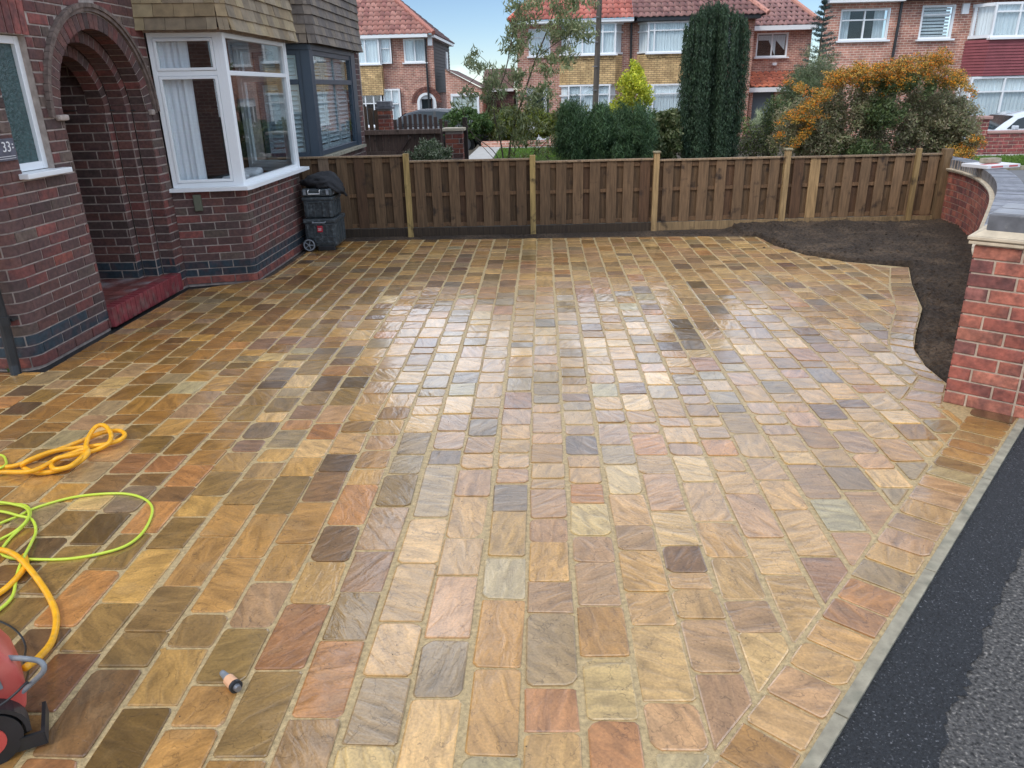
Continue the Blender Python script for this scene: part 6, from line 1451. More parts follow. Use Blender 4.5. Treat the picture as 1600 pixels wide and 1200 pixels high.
for b_ in (w3, w4):
    m = MB(); m.bar((b_[0] - .05, D, b_[3] - .05), (b_[0] + .35, D - .6, b_[3] - .05), .1, .1); m.bar((b_[0] - .05, D, b_[2] + .05), (b_[0] + .35, D - .6, b_[2] + .05), .1, .1); m.bar((b_[0], D - .06, b_[2]), (b_[0], D - .06, b_[3]), .1, .1); fr = m.build('window', M['upvc'], rh); m = MB(); m.add([(b_[0] - .05, D, b_[2]), (b_[0] + .35, D - .6, b_[2]), (b_[0] + .35, D - .6, b_[3]), (b_[0] - .05, D, b_[3])], [(0, 1, 2, 3)]); m.build('pane', M['glass'], fr)
    m = MB(); curtain(m, Vector((b_[0] + .05, D + .1)), Vector((b_[0] + .42, D - .45)), b_[2], b_[3], 4, .015); m.build('net_curtain', M['net'], fr)
zt, zb = w3[2] - .05, w4[3] + .02; m = MB(); m.prism([(w3[0] - .12, D), (w3[0] + .33, D - .66), (w3[1] + .1, D - .66), (w3[1] + .5, D)], zb, zt); ao = m.build('plum_apron', mat('plum_tile', srgb(150, 84, 88), rough=.7, var=(5, .12), coord='World'), rh)
m = MB(); nrow = 12
for k in range(nrow): z = zb + (zt - zb) * k / nrow; m.prism([(w3[0] - .15, D), (w3[0] + .31, D - .69), (w3[1] + .12, D - .69), (w3[1] + .55, D)], z, z + .03)
m.build('tile_course', bpy.data.materials['plum_tile'], ao, 'stuff')
m = MB(); m.box(((xm + x1) / 2, D - .2, ze + .08), (x1 - xm, .5, .2)); m.build('gutter', M['black_pl'], rh); m = MB(); m.box(((x0 + xm) / 2, D - .2, ze + .08), (xm - x0, .4, .25)); m.build('fascia', M['upvc'], rh)
m = MB(); m.tube([(xm, D - .12, ze), (xm - .15, D - .12, GZ)], .05, 8); m.build('downpipe', M['black_pl'], rh)
m = MB(); q = P3(1507, 14, D); m.box((q[0], D - .06, q[1]), (.22, .1, .32)); m.build('alarm_box', M['upvc'], rh)
m = MB(); m.add([(x0 - .3, D - .5, ze + .18), (x1, D - .5, ze + .18), (x1, D + 4.5, ze + 3.2), (x0 + 4.2, D + 4.5, ze + 3.2), (xk - .1, D + 8.5, ze + .18)], [(0, 1, 2, 3), (4, 0, 3)]); m.build('roof', rmat, rh)

# --- low wall in front of it, with a pier
BW = 18.5
fwl = thing('front_wall', (11, BW, 0), 'low red brick front wall with a pier across the road at the right', 'wall')
q0 = P3(1523, 200, BW)[0]; q1 = P3(1541, 200, BW)[0]; tz = P3(1570, 208, BW)[1]; pz = P3(1531, 186, BW)[1]
m = MB(); m.box(((q1 + 24) / 2, BW + .11, tz / 2 - .1), (24 - q1, .215, tz + .2)); fm = m.build('wall', M['mortar_new'], fwl)
bwf = Brickwork(fwl, 'mortar_new', 200); PW = Path([(q1, BW - .006), (24, BW - .006)]); FB = lambda: tuple(np.array(srgb(150, 78, 74)) * random.uniform(.78, 1.18))
for i in range(int(tz / .082)): bwf.course(PW, 0, PW.L, i * .082 + .01, .070, FB, fm, (), shift=.11 if i % 2 else 0, depth=.02)
m = MB(); m.box(((q0 + q1) / 2, BW + .1, pz / 2 - .1), (q1 - q0, .34, pz + .2)); pm2 = m.build('pier', M['mortar_new'], fwl); PP2 = Path([(q0 - .004, BW - .075), (q1 + .004, BW - .075)])
for i in range(int(pz / .082)): bwf.course(PP2, 0, PP2.L, i * .082 + .01, .070, FB, pm2, (), shift=.11 if i % 2 else 0, depth=.02)
bwf.finish()
m = MB(); m.cbox(((q1 + 24) / 2, BW + .1, tz + .025), (24 - q1, .28, .05), .01); m.build('coping', mat('pink_coping', srgb(176, 140, 132), rough=.85), fwl); m = MB(); m.cbox(((q0 + q1) / 2, BW + .1, pz + .03), (q1 - q0 + .1, .44, .07), .015); m.build('pier_cap', bpy.data.materials['pink_coping'], fwl)
# trimmed dark hedge line and car behind the wall
def car(x, y, z, mt, label, rz=0.0, L_=4.2):
    t = thing('parked_car', (x, y, z), label, 'car', None)
    ca, sa = math.cos(rz), math.sin(rz); W = 1.75
    def sec(px_, w0, zb_, zt_, ny=1.0): return px_, w0, zb_, zt_
    low = [(-2.05, .30), (-2.1, .55), (-2.02, .80), (-1.2, .92), (1.25, .96), (1.95, .86), (2.08, .60), (2.06, .30), (1.72, .22), (1.66, .42), (1.5, .56), (1.3, .62), (1.08, .56), (.94, .42), (.88, .22), (-.86, .22), (-.92, .42), (-1.06, .56), (-1.28, .62), (-1.5, .56), (-1.64, .42), (-1.7, .22)]
    m = MB(); m.hprism([(p[0], p[1]) for p in low], -W / 2, W / 2); me = m.mesh('body', M[mt]); bm = bmesh.new(); bm.from_mesh(me); bmesh.ops.remove_doubles(bm, verts=bm.verts, dist=.001); bmesh.ops.dissolve_limit(bm, angle_limit=.05, verts=bm.verts, edges=bm.edges); bmesh.ops.bevel(bm, geom=bm.edges[:], offset=.06, segments=3, affect='EDGES', clamp_overlap=True); bm.to_mesh(me); bm.free(); me.shade_smooth()
    R_ = Matrix.Translation((x, y, z)) @ Matrix.Rotation(rz, 4, 'Z'); me.transform(R_); link('body', me, t)
    # cabin: curved roof profile, tapering inwards
    prof = [(-1.25, .90), (-.95, 1.12), (-.62, 1.31), (-.2, 1.41), (.4, 1.43), (1.0, 1.38), (1.5, 1.22), (1.78, .92)]
    def hw(zz): return W / 2 - .04 - (zz - .9) * .42
    V = []; F = []; n = len(prof)
    for s_ in (-1, 1):
        for p in prof: V.append((p[0], s_ * hw(p[1]), p[1]))
    for i in range(n - 1): F.append((i, i + 1, n + i + 1, n + i))
    F.append(tuple(range(n))[::-1]); F.append(tuple(range(n, 2 * n)))
    m = MB(); m.add(V, F); me = m.mesh('cabin', M[mt]); bm = bmesh.new(); bm.from_mesh(me); bmesh.ops.bevel(bm, geom=[e for e in bm.edges if e.calc_face_angle(0) > .5], offset=.05, segments=3, affect='EDGES'); bm.to_mesh(me); bm.free(); me.transform(R_); me.shade_smooth(); link('cabin', me, t)
    side = [(-.92, .97), (-.60, 1.22), (-.2, 1.33), (.4, 1.35), (.95, 1.30), (1.32, 1.16), (1.45, .97)]
    for s_ in (-1, 1):
        V = [(p[0], s_ * (hw(p[1]) + .012), p[1]) for p in side] + [(p[0], s_ * (hw(p[1]) - .01), p[1]) for p in side]; k = len(side); m = MB(); m.add([tuple(R_ @ Vector(v)) for v in V], [tuple(range(k)), tuple(range(k, 2 * k))[::-1]] + [(i, (i + 1) % k, k + (i + 1) % k, k + i) for i in range(k)]); m.build('side_window', M['carglass'], t)
        m = MB(); m.add([tuple(R_ @ Vector(v)) for v in [(.28, s_ * (hw(.97) + .016), .97), (.36, s_ * (hw(.97) + .016), .97), (.36, s_ * (hw(1.35) + .016), 1.35), (.28, s_ * (hw(1.35) + .016), 1.35)]], [(0, 1, 2, 3)]); m.build('door_pillar', M['black_pl'], t)
    m = MB(); m.add([tuple(R_ @ Vector(v)) for v in [(-1.21, -.70, .95), (-1.21, .70, .95), (-.68, .60, 1.305), (-.68, -.60, 1.305)]], [(0, 1, 2, 3)]); m.build('windscreen', M['carglass'], t)
    m = MB(); m.add([tuple(R_ @ Vector(v)) for v in [(1.76, -.66, .97), (1.76, .66, .97), (1.52, .58, 1.24), (1.52, -.58, 1.24)]], [(0, 1, 2, 3)]); m.build('rear_window', M['carglass'], t)
    for xx in (-1.28, 1.3):
        for s_ in (-1, 1):
            a = R_ @ Vector((xx, s_ * (W / 2 - .2), .31)); b = R_ @ Vector((xx, s_ * (W / 2 + .0), .31)); m = MB(); m.tube([a, b], .31, 22); wo = m.build('wheel', M['black_pl'], t)
            b2_ = R_ @ Vector((xx, s_ * (W / 2 + .006), .31)); m = MB(); m.tube([b, b2_], .2, 16); m.build('rim', M['steel'], wo)
    for s_ in (-1, 1):
        m = MB(); c_ = R_ @ Vector((-2.03, s_ * .62, .66)); m.cbox(tuple(c_), (.1, .34, .14), .03, rz); m.build('headlight', M['net'], t)
        m = MB(); c_ = R_ @ Vector((-.78, s_ * (W / 2 + .08), 1.0)); m.cbox(tuple(c_), (.12, .18, .12), .03, rz); m.build('wing_mirror', M[mt], t)
    return t
q = P3(1597, 180, 24.0)
car(q[0] + .1, 24.0, P3(1597, 172, 24)[1] - 1.43, 'carwhite', 'white hatchback parked behind the low brick wall at the far right')
q = P3(664, 178, 27); car(q[0] + .1, 27, P3(664, 170, 27)[1] - 1.42, 'cardark', 'dark grey car whose roof shows above the arched wooden gate')
hd2 = MB(); 
# --- timber gate, brick piers and low fence beyond the adjoining house
gt = thing('arched_gate', (-2.3, 15.0, 0), 'dark timber gate with an arched top between two brick piers', 'gate')
GY = 15.2; a0, a1 = P3(614, 200, GY)[0], P3(701, 200, GY)[0]; zs0 = P3(614, 190, GY)[1]; zs1 = P3(655, 178, GY)[1]; nb_ = 11
for k in range(nb_):
    xa = a0 + (a1 - a0) * k / nb_; xb = a0 + (a1 - a0) * (k + 1) / nb_; c_ = ((k + .5) / nb_ - .45) * 2; zt = zs1 - (zs1 - zs0) * c_ * c_ * 1.1
    m = MB(); m.cbox(((xa + xb) / 2, GY, zt / 2), (xb - xa - .035, .02, zt), .003); add_part(m, 'board', 'wood', gt, tuple(np.array(srgb(84, 68, 62)) * random.uniform(.85, 1.15)))
for z in (.15, .55, .95): m = MB(); m.box(((a0 + a1) / 2, GY + .03, z), (a1 - a0, .03, .09)); add_part(m, 'rail', 'wood', gt, srgb(60, 48, 44))
def pier(px0, px1, pyt, y, label, cap=True, col='fb2', blue=False):
    xa, xb = P3(px0, 200, y)[0], P3(px1, 200, y)[0]; zt = P3((px0 + px1) / 2, pyt, y)[1]
    t = thing('brick_pier', ((xa + xb) / 2, y, 0), label, 'pier'); w_ = xb - xa; m = MB(); m.box(((xa + xb) / 2, y + w_ / 2, zt / 2 - .2), (w_ - .012, w_ - .012, zt + .4)); mo = m.build('mortar_core', M['mortar'], t)
    bb_ = Brickwork(t, 'mortar', 120); pts = [(xa, y), (xb, y), (xb, y + w_), (xa, y + w_), (xa, y)]
    for s_ in range(2):
        P_ = Path([pts[s_], pts[s_ + 1]])
        for i in range(int(zt / .075)): bb_.course(P_, 0, P_.L, i * .075, .065, lambda: tuple(np.array(random.choice([srgb(150, 84, 64), srgb(138, 74, 60), srgb(92, 64, 56)])) * random.uniform(.85, 1.15)), mo, (), shift=.11 * ((i + s_) % 2), depth=.02)
    bb_.finish(); m = MB(); m.cbox(((xa + xb) / 2, y + w_ / 2, zt + .025), (w_ + .08, w_ + .08, .045), .008); m.build('cap', M['bluebrick'] if blue else M['cream'], t)
    if blue: m = MB(); m.cbox(((xa + xb) / 2, y + w_ / 2, zt + .10), (w_ + .02, w_ + .02, .10), .01); m.build('cap_course', M['bluebrick'], t)
    return xa, xb, zt
pier(592, 612, 171, 15.6, 'brick pier with blue brick cap at the left of the arched gate', blue=True)
pier(695, 722, 205, 12.6, 'worn orange brick pier standing behind the variegated bush')
m = MB(); xx = P3(728, 230, 12.9)[0]; m.cbox((xx, 12.9, .62), (.075, .10, 1.32), .006); o = add_part(m, 'gate_post', 'wood', None, srgb(52, 42, 38)); tag(o, 'dark timber gate post right behind the worn brick pier', 'post')
lf = thing('side_fence', (-3.0, 15.9, 0), 'dark vertical board fence left of the blue capped brick pier', 'fence')
xa, xb = P3(568, 200, 16.2)[0], P3(594, 200, 16.2)[0]
for k in range(3):
    m = MB(); c_ = xa + (xb - xa) * (k + .5) / 3; zt = P3(580, 166 + k * 3, 16.2)[1]; m.cbox((c_, 16.2, zt / 2), ((xb - xa) / 3 - .03, .02, zt), .003); add_part(m, 'board', 'wood', lf, srgb(92, 76, 62))
m = MB(); m.box(((xa + xb) / 2, 16.24, .9), (xb - xa, .04, .1)); add_part(m, 'rail', 'wood', lf, srgb(60, 48, 44))
lg = thing('panel_gate', (-2.2, 12.9, 0), 'low weathered timber gate with a heavy top rail and diagonal brace behind the fence', 'gate')
xa, xb = P3(568, 230, 12.95)[0], P3(690, 230, 12.95)[0]; zt = P3(630, 206, 12.95)[1]
m = MB(); m.cbox(((xa + xb) / 2, 12.93, zt), (xb - xa, .07, .075), .008); add_part(m, 'top_rail', 'wood', lg, srgb(112, 92, 80))
for z in (zt - .34, .12): m = MB(); m.cbox(((xa + xb) / 2, 12.925, z), (xb - xa, .04, .08), .005); add_part(m, 'rail', 'wood', lg, srgb(96, 78, 68))
nb_ = 12
for k in range(nb_): m = MB(); c_ = xa + (xb - xa) * (k + .5) / nb_; m.cbox((c_, 12.975, zt / 2), ((xb - xa) / nb_ - .006, .02, zt - .02), .003, random.gauss(0, .01)); add_part(m, 'board', 'wood', lg, tuple(np.array(srgb(90, 72, 62)) * random.uniform(.8, 1.15)))
m = MB(); m.bar((xa + .05, 12.93, .15), (xa + .8, 12.93, zt - .08), .03, .07, up=(0, 1, 0)); add_part(m, 'brace', 'wood', lg, srgb(82, 64, 56))
# low wall of the garden across
gwl = MB(); a_, b_ = P3(752, 225, 24.3)[0], P3(870, 225, 24.3)[0]; zt = P3(780, 221, 24.3)[1]; gwl.box(((a_ + b_) / 2, 24.4, zt / 2 - .1), (b_ - a_, .22, zt + .2))
o = gwl.build('garden_wall', M['fb2'], None); tag(o, 'low red brick garden wall behind the small lawn', 'wall')
# telegraph pole
pt_, pb2 = P3(938, -30, 23), P3(930, 170, 23); m = MB(); m.tube([(pb2[0] - .06, 23, -.6), (pb2[0], 23, pb2[1]), (pt_[0], 23, pt_[1]), (pt_[0] + .12, 23, pt_[1] + 3.2)], [.095, .085, .07, .06], 12)
po = thing('telegraph_pole', (pb2[0], 23, -.6), 'weathered timber telegraph pole in front of the far semi-detached houses', 'pole'); m.build('pole', M['pole'], po)
m = MB()
for k in range(7): z = 1.6 + k * .62; m.tube([(pb2[0] + .02 + k * .012, 22.9, z), (pb2[0] + .02 + k * .012 - .14, 22.88, z)], .012, 6)
m.build('step_iron', M['steel'], po, 'stuff')

# ================================================================== VEGETATION
def unitv(n): v = rng.normal(0, 1, (n, 3)); return v / np.linalg.norm(v, axis=1, keepdims=True)
def clumps(cen, rad_, k, shell=.55, seed=None):
    d = unitv(k); r = rng.uniform(shell, 1.0, (k, 1)) ** .7; return np.array(cen) + d * r * np.array(rad_)
def leaves(P, n_each, spread, L_, W_, cols, up=.3, dirs=None, jit=1.0, curl=.15):
    """leaf quads round clump points P"""
    n = len(P) * n_each; base = np.repeat(P, n_each, 0); sp_ = np.asarray(spread); c = base + unitv(n) * (rng.uniform(0, 1, (n, 1)) ** .45) * sp_
    d = unitv(n) * jit
    if dirs is not None: d = d + np.array(dirs)
    d[:, 2] += up; d /= np.linalg.norm(d, axis=1, keepdims=True); s_ = np.cross(d, unitv(n)); s_ /= np.linalg.norm(s_, axis=1, keepdims=True) + 1e-9
    nn = np.cross(d, s_); l = L_ * rng.uniform(.6, 1.3, (n, 1)); w_ = W_ * rng.uniform(.6, 1.3, (n, 1))
    V = np.stack([c - d * l / 2, c + s_ * w_ / 2 + nn * w_ * curl, c + d * l / 2, c - s_ * w_ / 2 + nn * w_ * curl], 1).reshape(-1, 3); F = np.arange(4 * n).reshape(-1, 4)
    cl = np.array(cols)[rng.integers(0, len(cols), n)] * rng.uniform(.7, 1.3, (n, 1)); cc_ = np.repeat(rng.uniform(.8, 1.2, (len(P), 1)), n_each, 0); C = np.repeat(cl * cc_, 4, 0)
    return V, F, C
def merge(parts):
    V = []; F = []; C = []; b = 0
    for v, f, c in parts: V.append(v); F.append(f + b); C.append(c); b += len(v)
    return np.vstack(V), np.vstack(F), np.vstack(C)
def stems(root, base, tips, r0=.02, r1=.004, mt='bark', name='stem', wob=.06):
    for t_ in tips:
        a = np.array(base) + np.array([random.gauss(0, .03), random.gauss(0, .03), 0]); t_ = np.array(t_); pts = [a]
        for q in (.3, .6, 1.0):
            p = a + (t_ - a) * q; p = p + np.array([random.gauss(0, wob), random.gauss(0, wob), 0]) * (q < 1); pts.append(p)
        m = MB(); m.tube(spline([tuple(p) for p in pts], 4), [r0 + (r1 - r0) * i / 12 for i in range(13)], 6); m.build(name, M[mt], root, smooth=True)
def blob(px0, py0, px1, py1, y, dep=None):
    a = P3(px0, py1, y); b = P3(px1, py0, y); cx_ = (a[0] + b[0]) / 2; cz = (a[1] + b[1]) / 2; rx_, rz_ = (b[0] - a[0]) / 2, (b[1] - a[1]) / 2
    return np.array([cx_, y, cz]), np.array([rx_, dep or rx_ * .8, rz_])
def bush(name, label, cat, parts_, mt='leaf', stemn=5, group=None, base=None, crown='foliage', sr=.02):
    V, F, C = merge(parts_); V[:, 2] = np.maximum(V[:, 2], -.0 + (GZ if V[:, 1].mean() > 28 else 0))
    cen = V.mean(0); t = thing(name, (cen[0], cen[1], gz(cen[1])), label, cat, group); raw(crown, V, F, C, M[mt], t)
    tips = V[rng.integers(0, len(V), stemn)]; tips = cen + (tips - cen) * .7; stems(t, base if base is not None else (cen[0], cen[1], gz(cen[1]) - .05), tips, sr); return t
DG = [srgb(66, 94, 58), srgb(52, 78, 48), srgb(80, 108, 66)]; OG = [srgb(128, 134, 76), srgb(110, 120, 68), srgb(144, 146, 86)]; YG = [srgb(196, 200, 66), srgb(220, 218, 78), srgb(166, 180, 60)]
TG = [srgb(112, 116, 78), srgb(96, 104, 68), srgb(122, 112, 82), srgb(92, 88, 66)]; CG = [srgb(58, 80, 56), srgb(70, 94, 66), srgb(48, 68, 50)]; LG = [srgb(140, 150, 106), srgb(120, 136, 94), srgb(160, 164, 122)]
# columnar dark conifer: a sheaf of upright plumes
cy_ = 12.3; parts = []
for k in range(118):
    a = random.uniform(0, 6.28); r = math.sqrt(random.uniform(0, 1)) if k < 92 else random.uniform(0, .45); r *= random.uniform(.84, 1.06); px = 1119 + 52 * r * math.cos(a); dy = .42 * r * math.sin(a); top = 12 + 46 * r ** 2.6 + random.uniform(0, 8) + (4 if 1105 < px < 1135 else 0)
    if px > 1150: top -= 4
    bt = 205 if px > 1130 else 262
    zt = P3(px, top, cy_ + dy)[1]; x_ = P3(px, 60, cy_)[0]; lo = .0 if px < 1140 else random.uniform(.1, .7); hgt = zt - lo; nlev = 13
    xs0 = P3(1112 + (px - 1119) * .55, 240, cy_)[0]
    for j in range(nlev):
        t = j / (nlev - 1); taper = .10 * (1 - .75 * max(0, (t - .7) / .3)) + .02; xx = xs0 + (x_ - xs0) * min(1, t * 1.9) ** .8
        parts.append(leaves(np.array([[xx, cy_ + dy, lo + hgt * t]]), 95, (taper * .62, taper * .62, hgt / nlev * .7), .046, .011, CG, up=1.6))
bush('columnar_conifer', 'tall dark columnar conifer rising behind the middle of the fence', 'conifer', parts, 'needle', 4, crown='crown')
# dark green needled bush
parts = []
for b_ in ((862, 180, 960, 268), (900, 172, 1010, 268), (945, 158, 1030, 268), (872, 160, 915, 240), (925, 165, 950, 240)):
    c_, r_ = blob(*b_, 11.4, .45); parts.append(leaves(clumps(c_, r_, 120, .35), 130, (.10, .10, .13), .075, .008, DG, up=1.1))
bush('needle_bush', 'dense dark green needled bush behind the fence, left of the columnar conifer', 'bush', parts, 'needle', 6)
c_, r_ = blob(962, 108, 1020, 178, 14.6, .4); p1 = leaves(clumps(c_, r_, 60, .3), 70, (.09, .09, .11), .055, .030, YG); c_, r_ = blob(945, 145, 975, 185, 14.6, .3); c3_, r3_ = blob(980, 94, 1002, 130, 14.6, .2)
bush('yellow_shrub', 'bright yellow-green shrub rising behind the dark needled bush', 'shrub', [p1, leaves(clumps(c_, r_, 16, .3), 60, (.08, .08, .1), .05, .028, YG), leaves(clumps(c3_, r3_, 14, .2), 60, (.06, .06, .09), .05, .028, YG)])
c_, r_ = blob(1010, 168, 1072, 262, 12.2, .4); bush('laurel_bush', 'olive broad leaved bush squeezed between needled bush and columnar conifer', 'bush', [leaves(clumps(c_, r_, 90, .3), 60, (.09, .09, .09), .07, .030, [srgb(96, 108, 66), srgb(76, 92, 54), srgb(124, 128, 88)])])
# sparse young tree with drooping narrow leaves
ty = 11.6; tb = un(790, 262, y=ty); yt = thing('young_tree', (tb[0], ty, 0), 'slender young tree with sparse drooping narrow leaves behind the fence', 'tree'); parts = []
def twig(pts, r0, r1):
    P_ = [tuple(un(px, py, y=ty + dy)) for px, py, dy in pts]; S_ = spline(P_, 5); m = MB(); m.tube(S_, [r0 + (r1 - r0) * i / (len(S_) - 1) for i in range(len(S_))], 6); m.build('branch', M['bark'], yt, smooth=True); return S_
S1 = twig([(792, 275, 0), (800, 210, 0), (818, 150, .05), (838, 90, .1), (858, 40, .1), (872, -10, .1), (876, -60, 0)], .016, .006)
S2 = twig([(790, 275, 0), (782, 220, -.05), (772, 170, -.1), (790, 110, -.1), (802, 50, -.1), (812, 5, -.15), (815, -50, 0)], .013, .004)
S3 = twig([(795, 275, 0), (770, 235, .1), (735, 205, .2), (722, 150, .2), (748, 115, .2)], .008, .003)
S4 = twig([(795, 275, 0), (830, 245, 0), (870, 205, -.1), (892, 180, -.1)], .008, .003); S5 = twig([(818, 150, .05), (780, 118, .15), (745, 85, .2), (720, 100, .2)], .006, .002); S6 = twig([(838, 90, .1), (880, 60, 0), (915, 40, -.1), (940, 45, -.1)], .006, .002); S7 = twig([(785, 262, 0), (748, 222, .1), (728, 196, .1), (700, 186, .1)], .005, .002)
dens = [((730, 95, 830, 140), 16), ((780, -20, 850, 60), 26), ((775, 30, 835, 95), 20), ((840, -30, 940, 40), 34), ((850, 20, 945, 75), 34), ((830, 60, 910, 115), 22), ((700, 120, 800, 175), 20), ((745, 150, 870, 215), 34), ((800, 100, 880, 170), 22), ((770, 190, 890, 250), 26), ((715, 75, 770, 115), 9), ((860, 150, 925, 200), 14), ((795, 110, 850, 200), 12)]
for b_, k in dens:
    c_, r_ = blob(*b_, ty, .35); parts.append(leaves(clumps(c_, r_, k, .1), 26, (.10, .10, .08), .095, .020, LG if b_[1] < 140 else OG + LG, up=-.75, jit=.8))
V, F, C = merge(parts); raw('foliage', V, F, C, M['leaf'], yt)
# yellow-green hedge far behind and small hedge
c_, r_ = blob(690, 168, 770, 218, 25.2, .6); c2_, r2_ = blob(745, 168, 885, 224, 25.6, .6)
bush('hedge', 'clipped yellow-green hedge beyond the small lawn', 'hedge', [leaves(clumps(c_, r_, 110, .5), 60, (.14, .14, .12), .08, .05, [srgb(72, 100, 52), srgb(92, 116, 60)]), leaves(clumps(c2_, r2_, 240, .4), 60, (.16, .16, .12), .08, .05, [srgb(136, 142, 54), srgb(112, 126, 50), srgb(96, 110, 50)])])
c_, r_ = blob(640, 216, 706, 266, 10.6, .3); bush('variegated_bush', 'small grey-green variegated bush just behind the fence, beside the worn brick pier', 'bush', [leaves(clumps(c_, r_, 70, .3), 60, (.06, .06, .06), .035, .018, [srgb(120, 132, 100), srgb(92, 108, 74), srgb(170, 172, 146), srgb(74, 90, 60)])])
# green shrubs right of the conifer
c_, r_ = blob(1170, 150, 1240, 262, 13.2, .45); c2_, r2_ = blob(1150, 188, 1215, 262, 12.9, .35)
bush('mixed_shrub', 'loose green shrub right of the columnar conifer', 'shrub', [leaves(clumps(c_, r_, 90, .25), 55, (.11, .11, .11), .05, .022, [srgb(96, 112, 66), srgb(80, 96, 58), srgb(124, 130, 82)]), leaves(clumps(c2_, r2_, 50, .25), 45, (.10, .10, .10), .045, .018, [srgb(112, 106, 86), srgb(128, 140, 74), srgb(86, 92, 64)])])
# feathery grey-green tree behind, with a dark spruce top
c_, r_ = blob(1235, 62, 1310, 190, 17.5, .6); c2_, r2_ = blob(1205, 110, 1290, 220, 17.0, .6)
bush('feathery_tree', 'feathery grey-green conifer tree behind the orange berried bush', 'tree', [leaves(clumps(c_, r_, 110, .2), 60, (.16, .16, .16), .10, .014, [srgb(116, 126, 92), srgb(98, 112, 80), srgb(134, 138, 104)], up=-.3), leaves(clumps(c2_, r2_, 110, .25), 60, (.17, .17, .17), .10, .014, [srgb(104, 116, 80), srgb(88, 100, 66)], up=-.3)], crown='crown')
sy = 21.0; st_ = thing('spruce_tree', (P3(1283, 100, sy)[0], sy, -.3), 'thin dark spruce top showing against the sky left of the right-hand house', 'tree'); parts = []
zt = P3(1284, 4, sy)[1]; zb = P3(1280, 130, sy)[1]; xx = P3(1283, 60, sy)[0]
m = MB(); m.tube([(xx, sy, -.4), (xx, sy, zt)], [.07, .008], 8); m.build('trunk', M['bark'], st_)
for j in range(15):
    z = zt - (zt - zb) * (j + .2) / 15; R_ = .06 + .62 * (j / 15) ** .8
    for k in range(8):
        a = random.uniform(0, 6.28); L_ = R_ * random.uniform(.6, 1.1); pts = np.array([[xx + math.cos(a) * L_ * q, sy + math.sin(a) * L_ * q, z + .08 * q * q * R_ + .05 * q] for q in (.25, .5, .75, 1)])
        parts.append(leaves(pts, 14, (.06, .06, .035), .07, .012, [srgb(60, 84, 82), srgb(46, 66, 62), srgb(78, 100, 96)], up=.2))
V, F, C = merge(parts); raw('crown', V, F, C, M['needle'], st_)
# big berried bush
by = 12.0; PG = [srgb(160, 154, 118), srgb(140, 138, 102), srgb(166, 152, 126), srgb(126, 122, 92), srgb(142, 152, 106)]
boxes = [(1200, 150, 1330, 262), (1260, 120, 1400, 262), (1330, 112, 1460, 262), (1400, 125, 1515, 255), (1450, 150, 1525, 262), (1230, 170, 1320, 262)]
parts = []
for b_ in boxes: c_, r_ = blob(*b_, by, .6); parts.append(leaves(clumps(c_, r_, 190, .3), 58, (.105, .105, .10), .052, .018, PG, up=.3))
for b_ in ((1335, 110, 1500, 150), (1340, 150, 1420, 200), (1290, 215, 1400, 262)): c_, r_ = blob(*b_, by - .5, .2); parts.append(leaves(clumps(c_, r_, 40, .2), 50, (.09, .09, .09), .055, .02, [srgb(106, 122, 74), srgb(88, 106, 66)], up=.3))
pb_t = bush('berry_bush', 'large rounded bush covered with orange berries behind the right end of the fence', 'bush', parts, 'leaf', 16, base=(P3(1395, 250, by)[0], by, -.05), sr=.03)
# arching sprays with berries
def spray_pts(poly, n, y, dy=.25):
    poly = np.array(poly, float); d = np.r_[0, np.cumsum(np.linalg.norm(np.diff(poly, axis=0), axis=1))]; t = rng.uniform(0, d[-1], n); px = np.interp(t, d, poly[:, 0]); py = np.interp(t, d, poly[:, 1]); return px, py
sprays = [([(1330, 112), (1380, 106), (1420, 100), (1480, 88)], 16, 150), ([(1340, 118), (1400, 112), (1460, 104), (1482, 90)], 14, 160), ([(1310, 122), (1350, 112), (1400, 122), (1450, 120), (1500, 130)], 16, 190), ([(1300, 135), (1280, 150), (1260, 170), (1240, 185)], 15, 110), ([(1290, 120), (1340, 128), (1400, 133), (1420, 128)], 13, 130), ([(1460, 100), (1490, 115), (1515, 138), (1520, 145)], 12, 70),
          ([(1240, 132), (1260, 140), (1230, 128)], 9, 22), ([(1270, 190), (1255, 210), (1240, 228)], 9, 40), ([(1230, 180), (1250, 186), (1290, 180)], 7, 40), ([(1520, 215), (1535, 222)], 10, 34), ([(1480, 250), (1500, 240), (1515, 235)], 16, 120), ([(1485, 262), (1495, 270), (1510, 252)], 10, 60), ([(1300, 128), (1320, 118)], 10, 50), ([(1215, 222), (1222, 180)], 4, 10)]
V = []; F = []; C = []; LP = []
octa = np.array([(1, 0, 0), (-1, 0, 0), (0, 1, 0), (0, -1, 0), (0, 0, 1), (0, 0, -1)], float); of = np.array([(0, 2, 4), (2, 1, 4), (1, 3, 4), (3, 0, 4), (2, 0, 5), (1, 2, 5), (3, 1, 5), (0, 3, 5)])
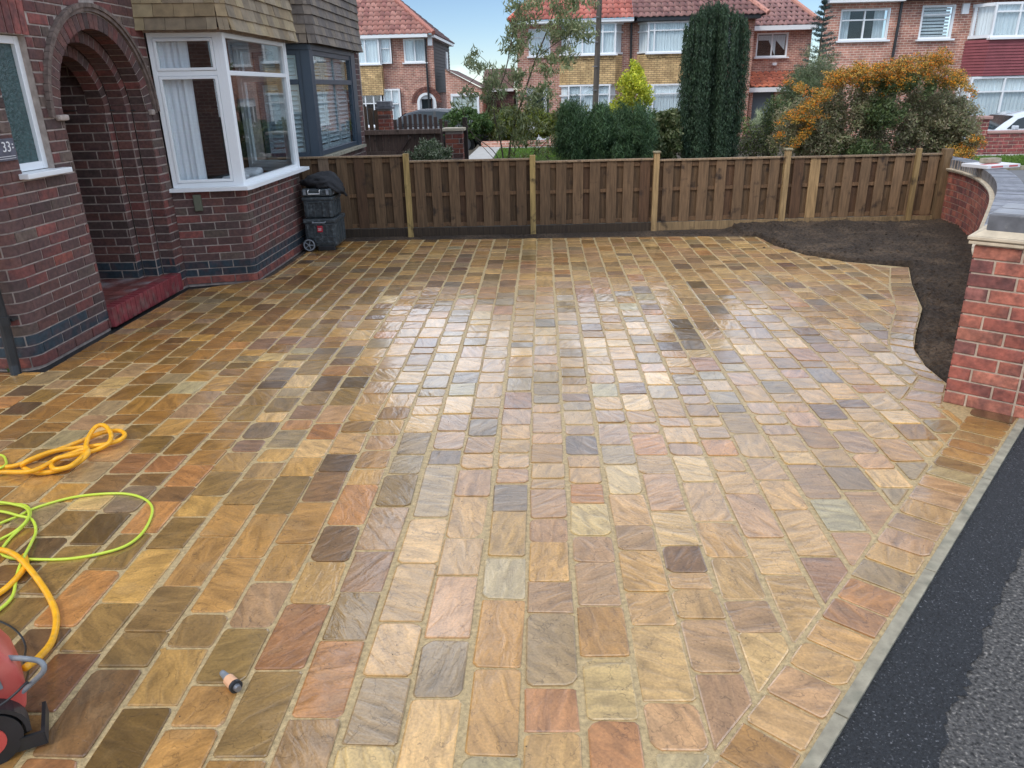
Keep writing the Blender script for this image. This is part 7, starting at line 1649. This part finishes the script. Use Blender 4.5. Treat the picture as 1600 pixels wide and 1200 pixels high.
for poly, wd, n in sprays:
    yy = by - .55
    px, py = spray_pts(poly, n, yy)
    for a, b in zip(px, py):
        q = un(a + rng.normal(0, 4), b + rng.normal(0, wd * .42), y=yy + rng.uniform(-.2, .55)); LP.append(q)
        col = np.array(random.choice([srgb(248, 168, 44), srgb(240, 136, 30), srgb(244, 190, 84), srgb(216, 146, 56)]))
        for _ in range(11):
            c_ = q + rng.normal(0, 1, 3) * np.array([.032, .032, .014]); r = rng.uniform(.006, .0105); b0 = len(V); V += list(c_ + octa * r); F += list(of + b0); C += [col * rng.uniform(.75, 1.2)] * 6
raw('berries', np.array(V), np.array(F), np.array(C), M['berry'], pb_t, 'stuff', smooth=True)
LP = np.array(LP); v_, f_, c_ = leaves(LP, 12, (.06, .06, .05), .045, .016, [srgb(150, 132, 66), srgb(122, 112, 58), srgb(168, 140, 70)], up=.2); raw('spray_leaves', v_, f_, c_, M['leaf'], pb_t)
# small pale ornamental grass by the garage
c_, r_ = blob(1172, 172, 1200, 215, 16, .3); bush('pampas_tuft', 'pale arching grass tuft in front of the lean-to garage', 'ornamental grass', [leaves(clumps(c_, r_, 18, .2), 30, (.08, .08, .08), .16, .008, [srgb(180, 186, 150), srgb(150, 160, 120)], up=.6)], stemn=2)
# dense masses farther back so no bare ground shows between the gardens and houses
c_, r_ = blob(880, 170, 1180, 235, 24, .8); bush('hedge', 'long green hedge in front of the middle houses, behind the needled bush', 'hedge', [leaves(clumps(c_, r_, 330, .4), 45, (.2, .2, .16), .10, .06, [srgb(92, 108, 60), srgb(76, 94, 52), srgb(112, 120, 70)])], stemn=4)

# next house along the road, behind the camera (only seen mirrored in the bay window)
bh = thing('brick_house', (-6.5, -9.0, 0), 'plain brown brick house along the road behind the viewpoint', 'house')
m = MB(); m.box((-6.2, -9.2, 2.6), (7.6, 8.0, 5.4)); m.build('wall', M['fb'], bh)
m = MB(); m.add([(-10.4, -13.5, 5.3), (-2.8, -13.5, 5.3), (-2.8, -4.9, 5.3), (-10.4, -4.9, 5.3), (-6.6, -11, 7.9), (-6.6, -7.4, 7.9)], [(0, 1, 4), (1, 2, 5, 4), (2, 3, 5), (3, 0, 4, 5), (0, 3, 2, 1)]); m.build('roof', rmat, bh)
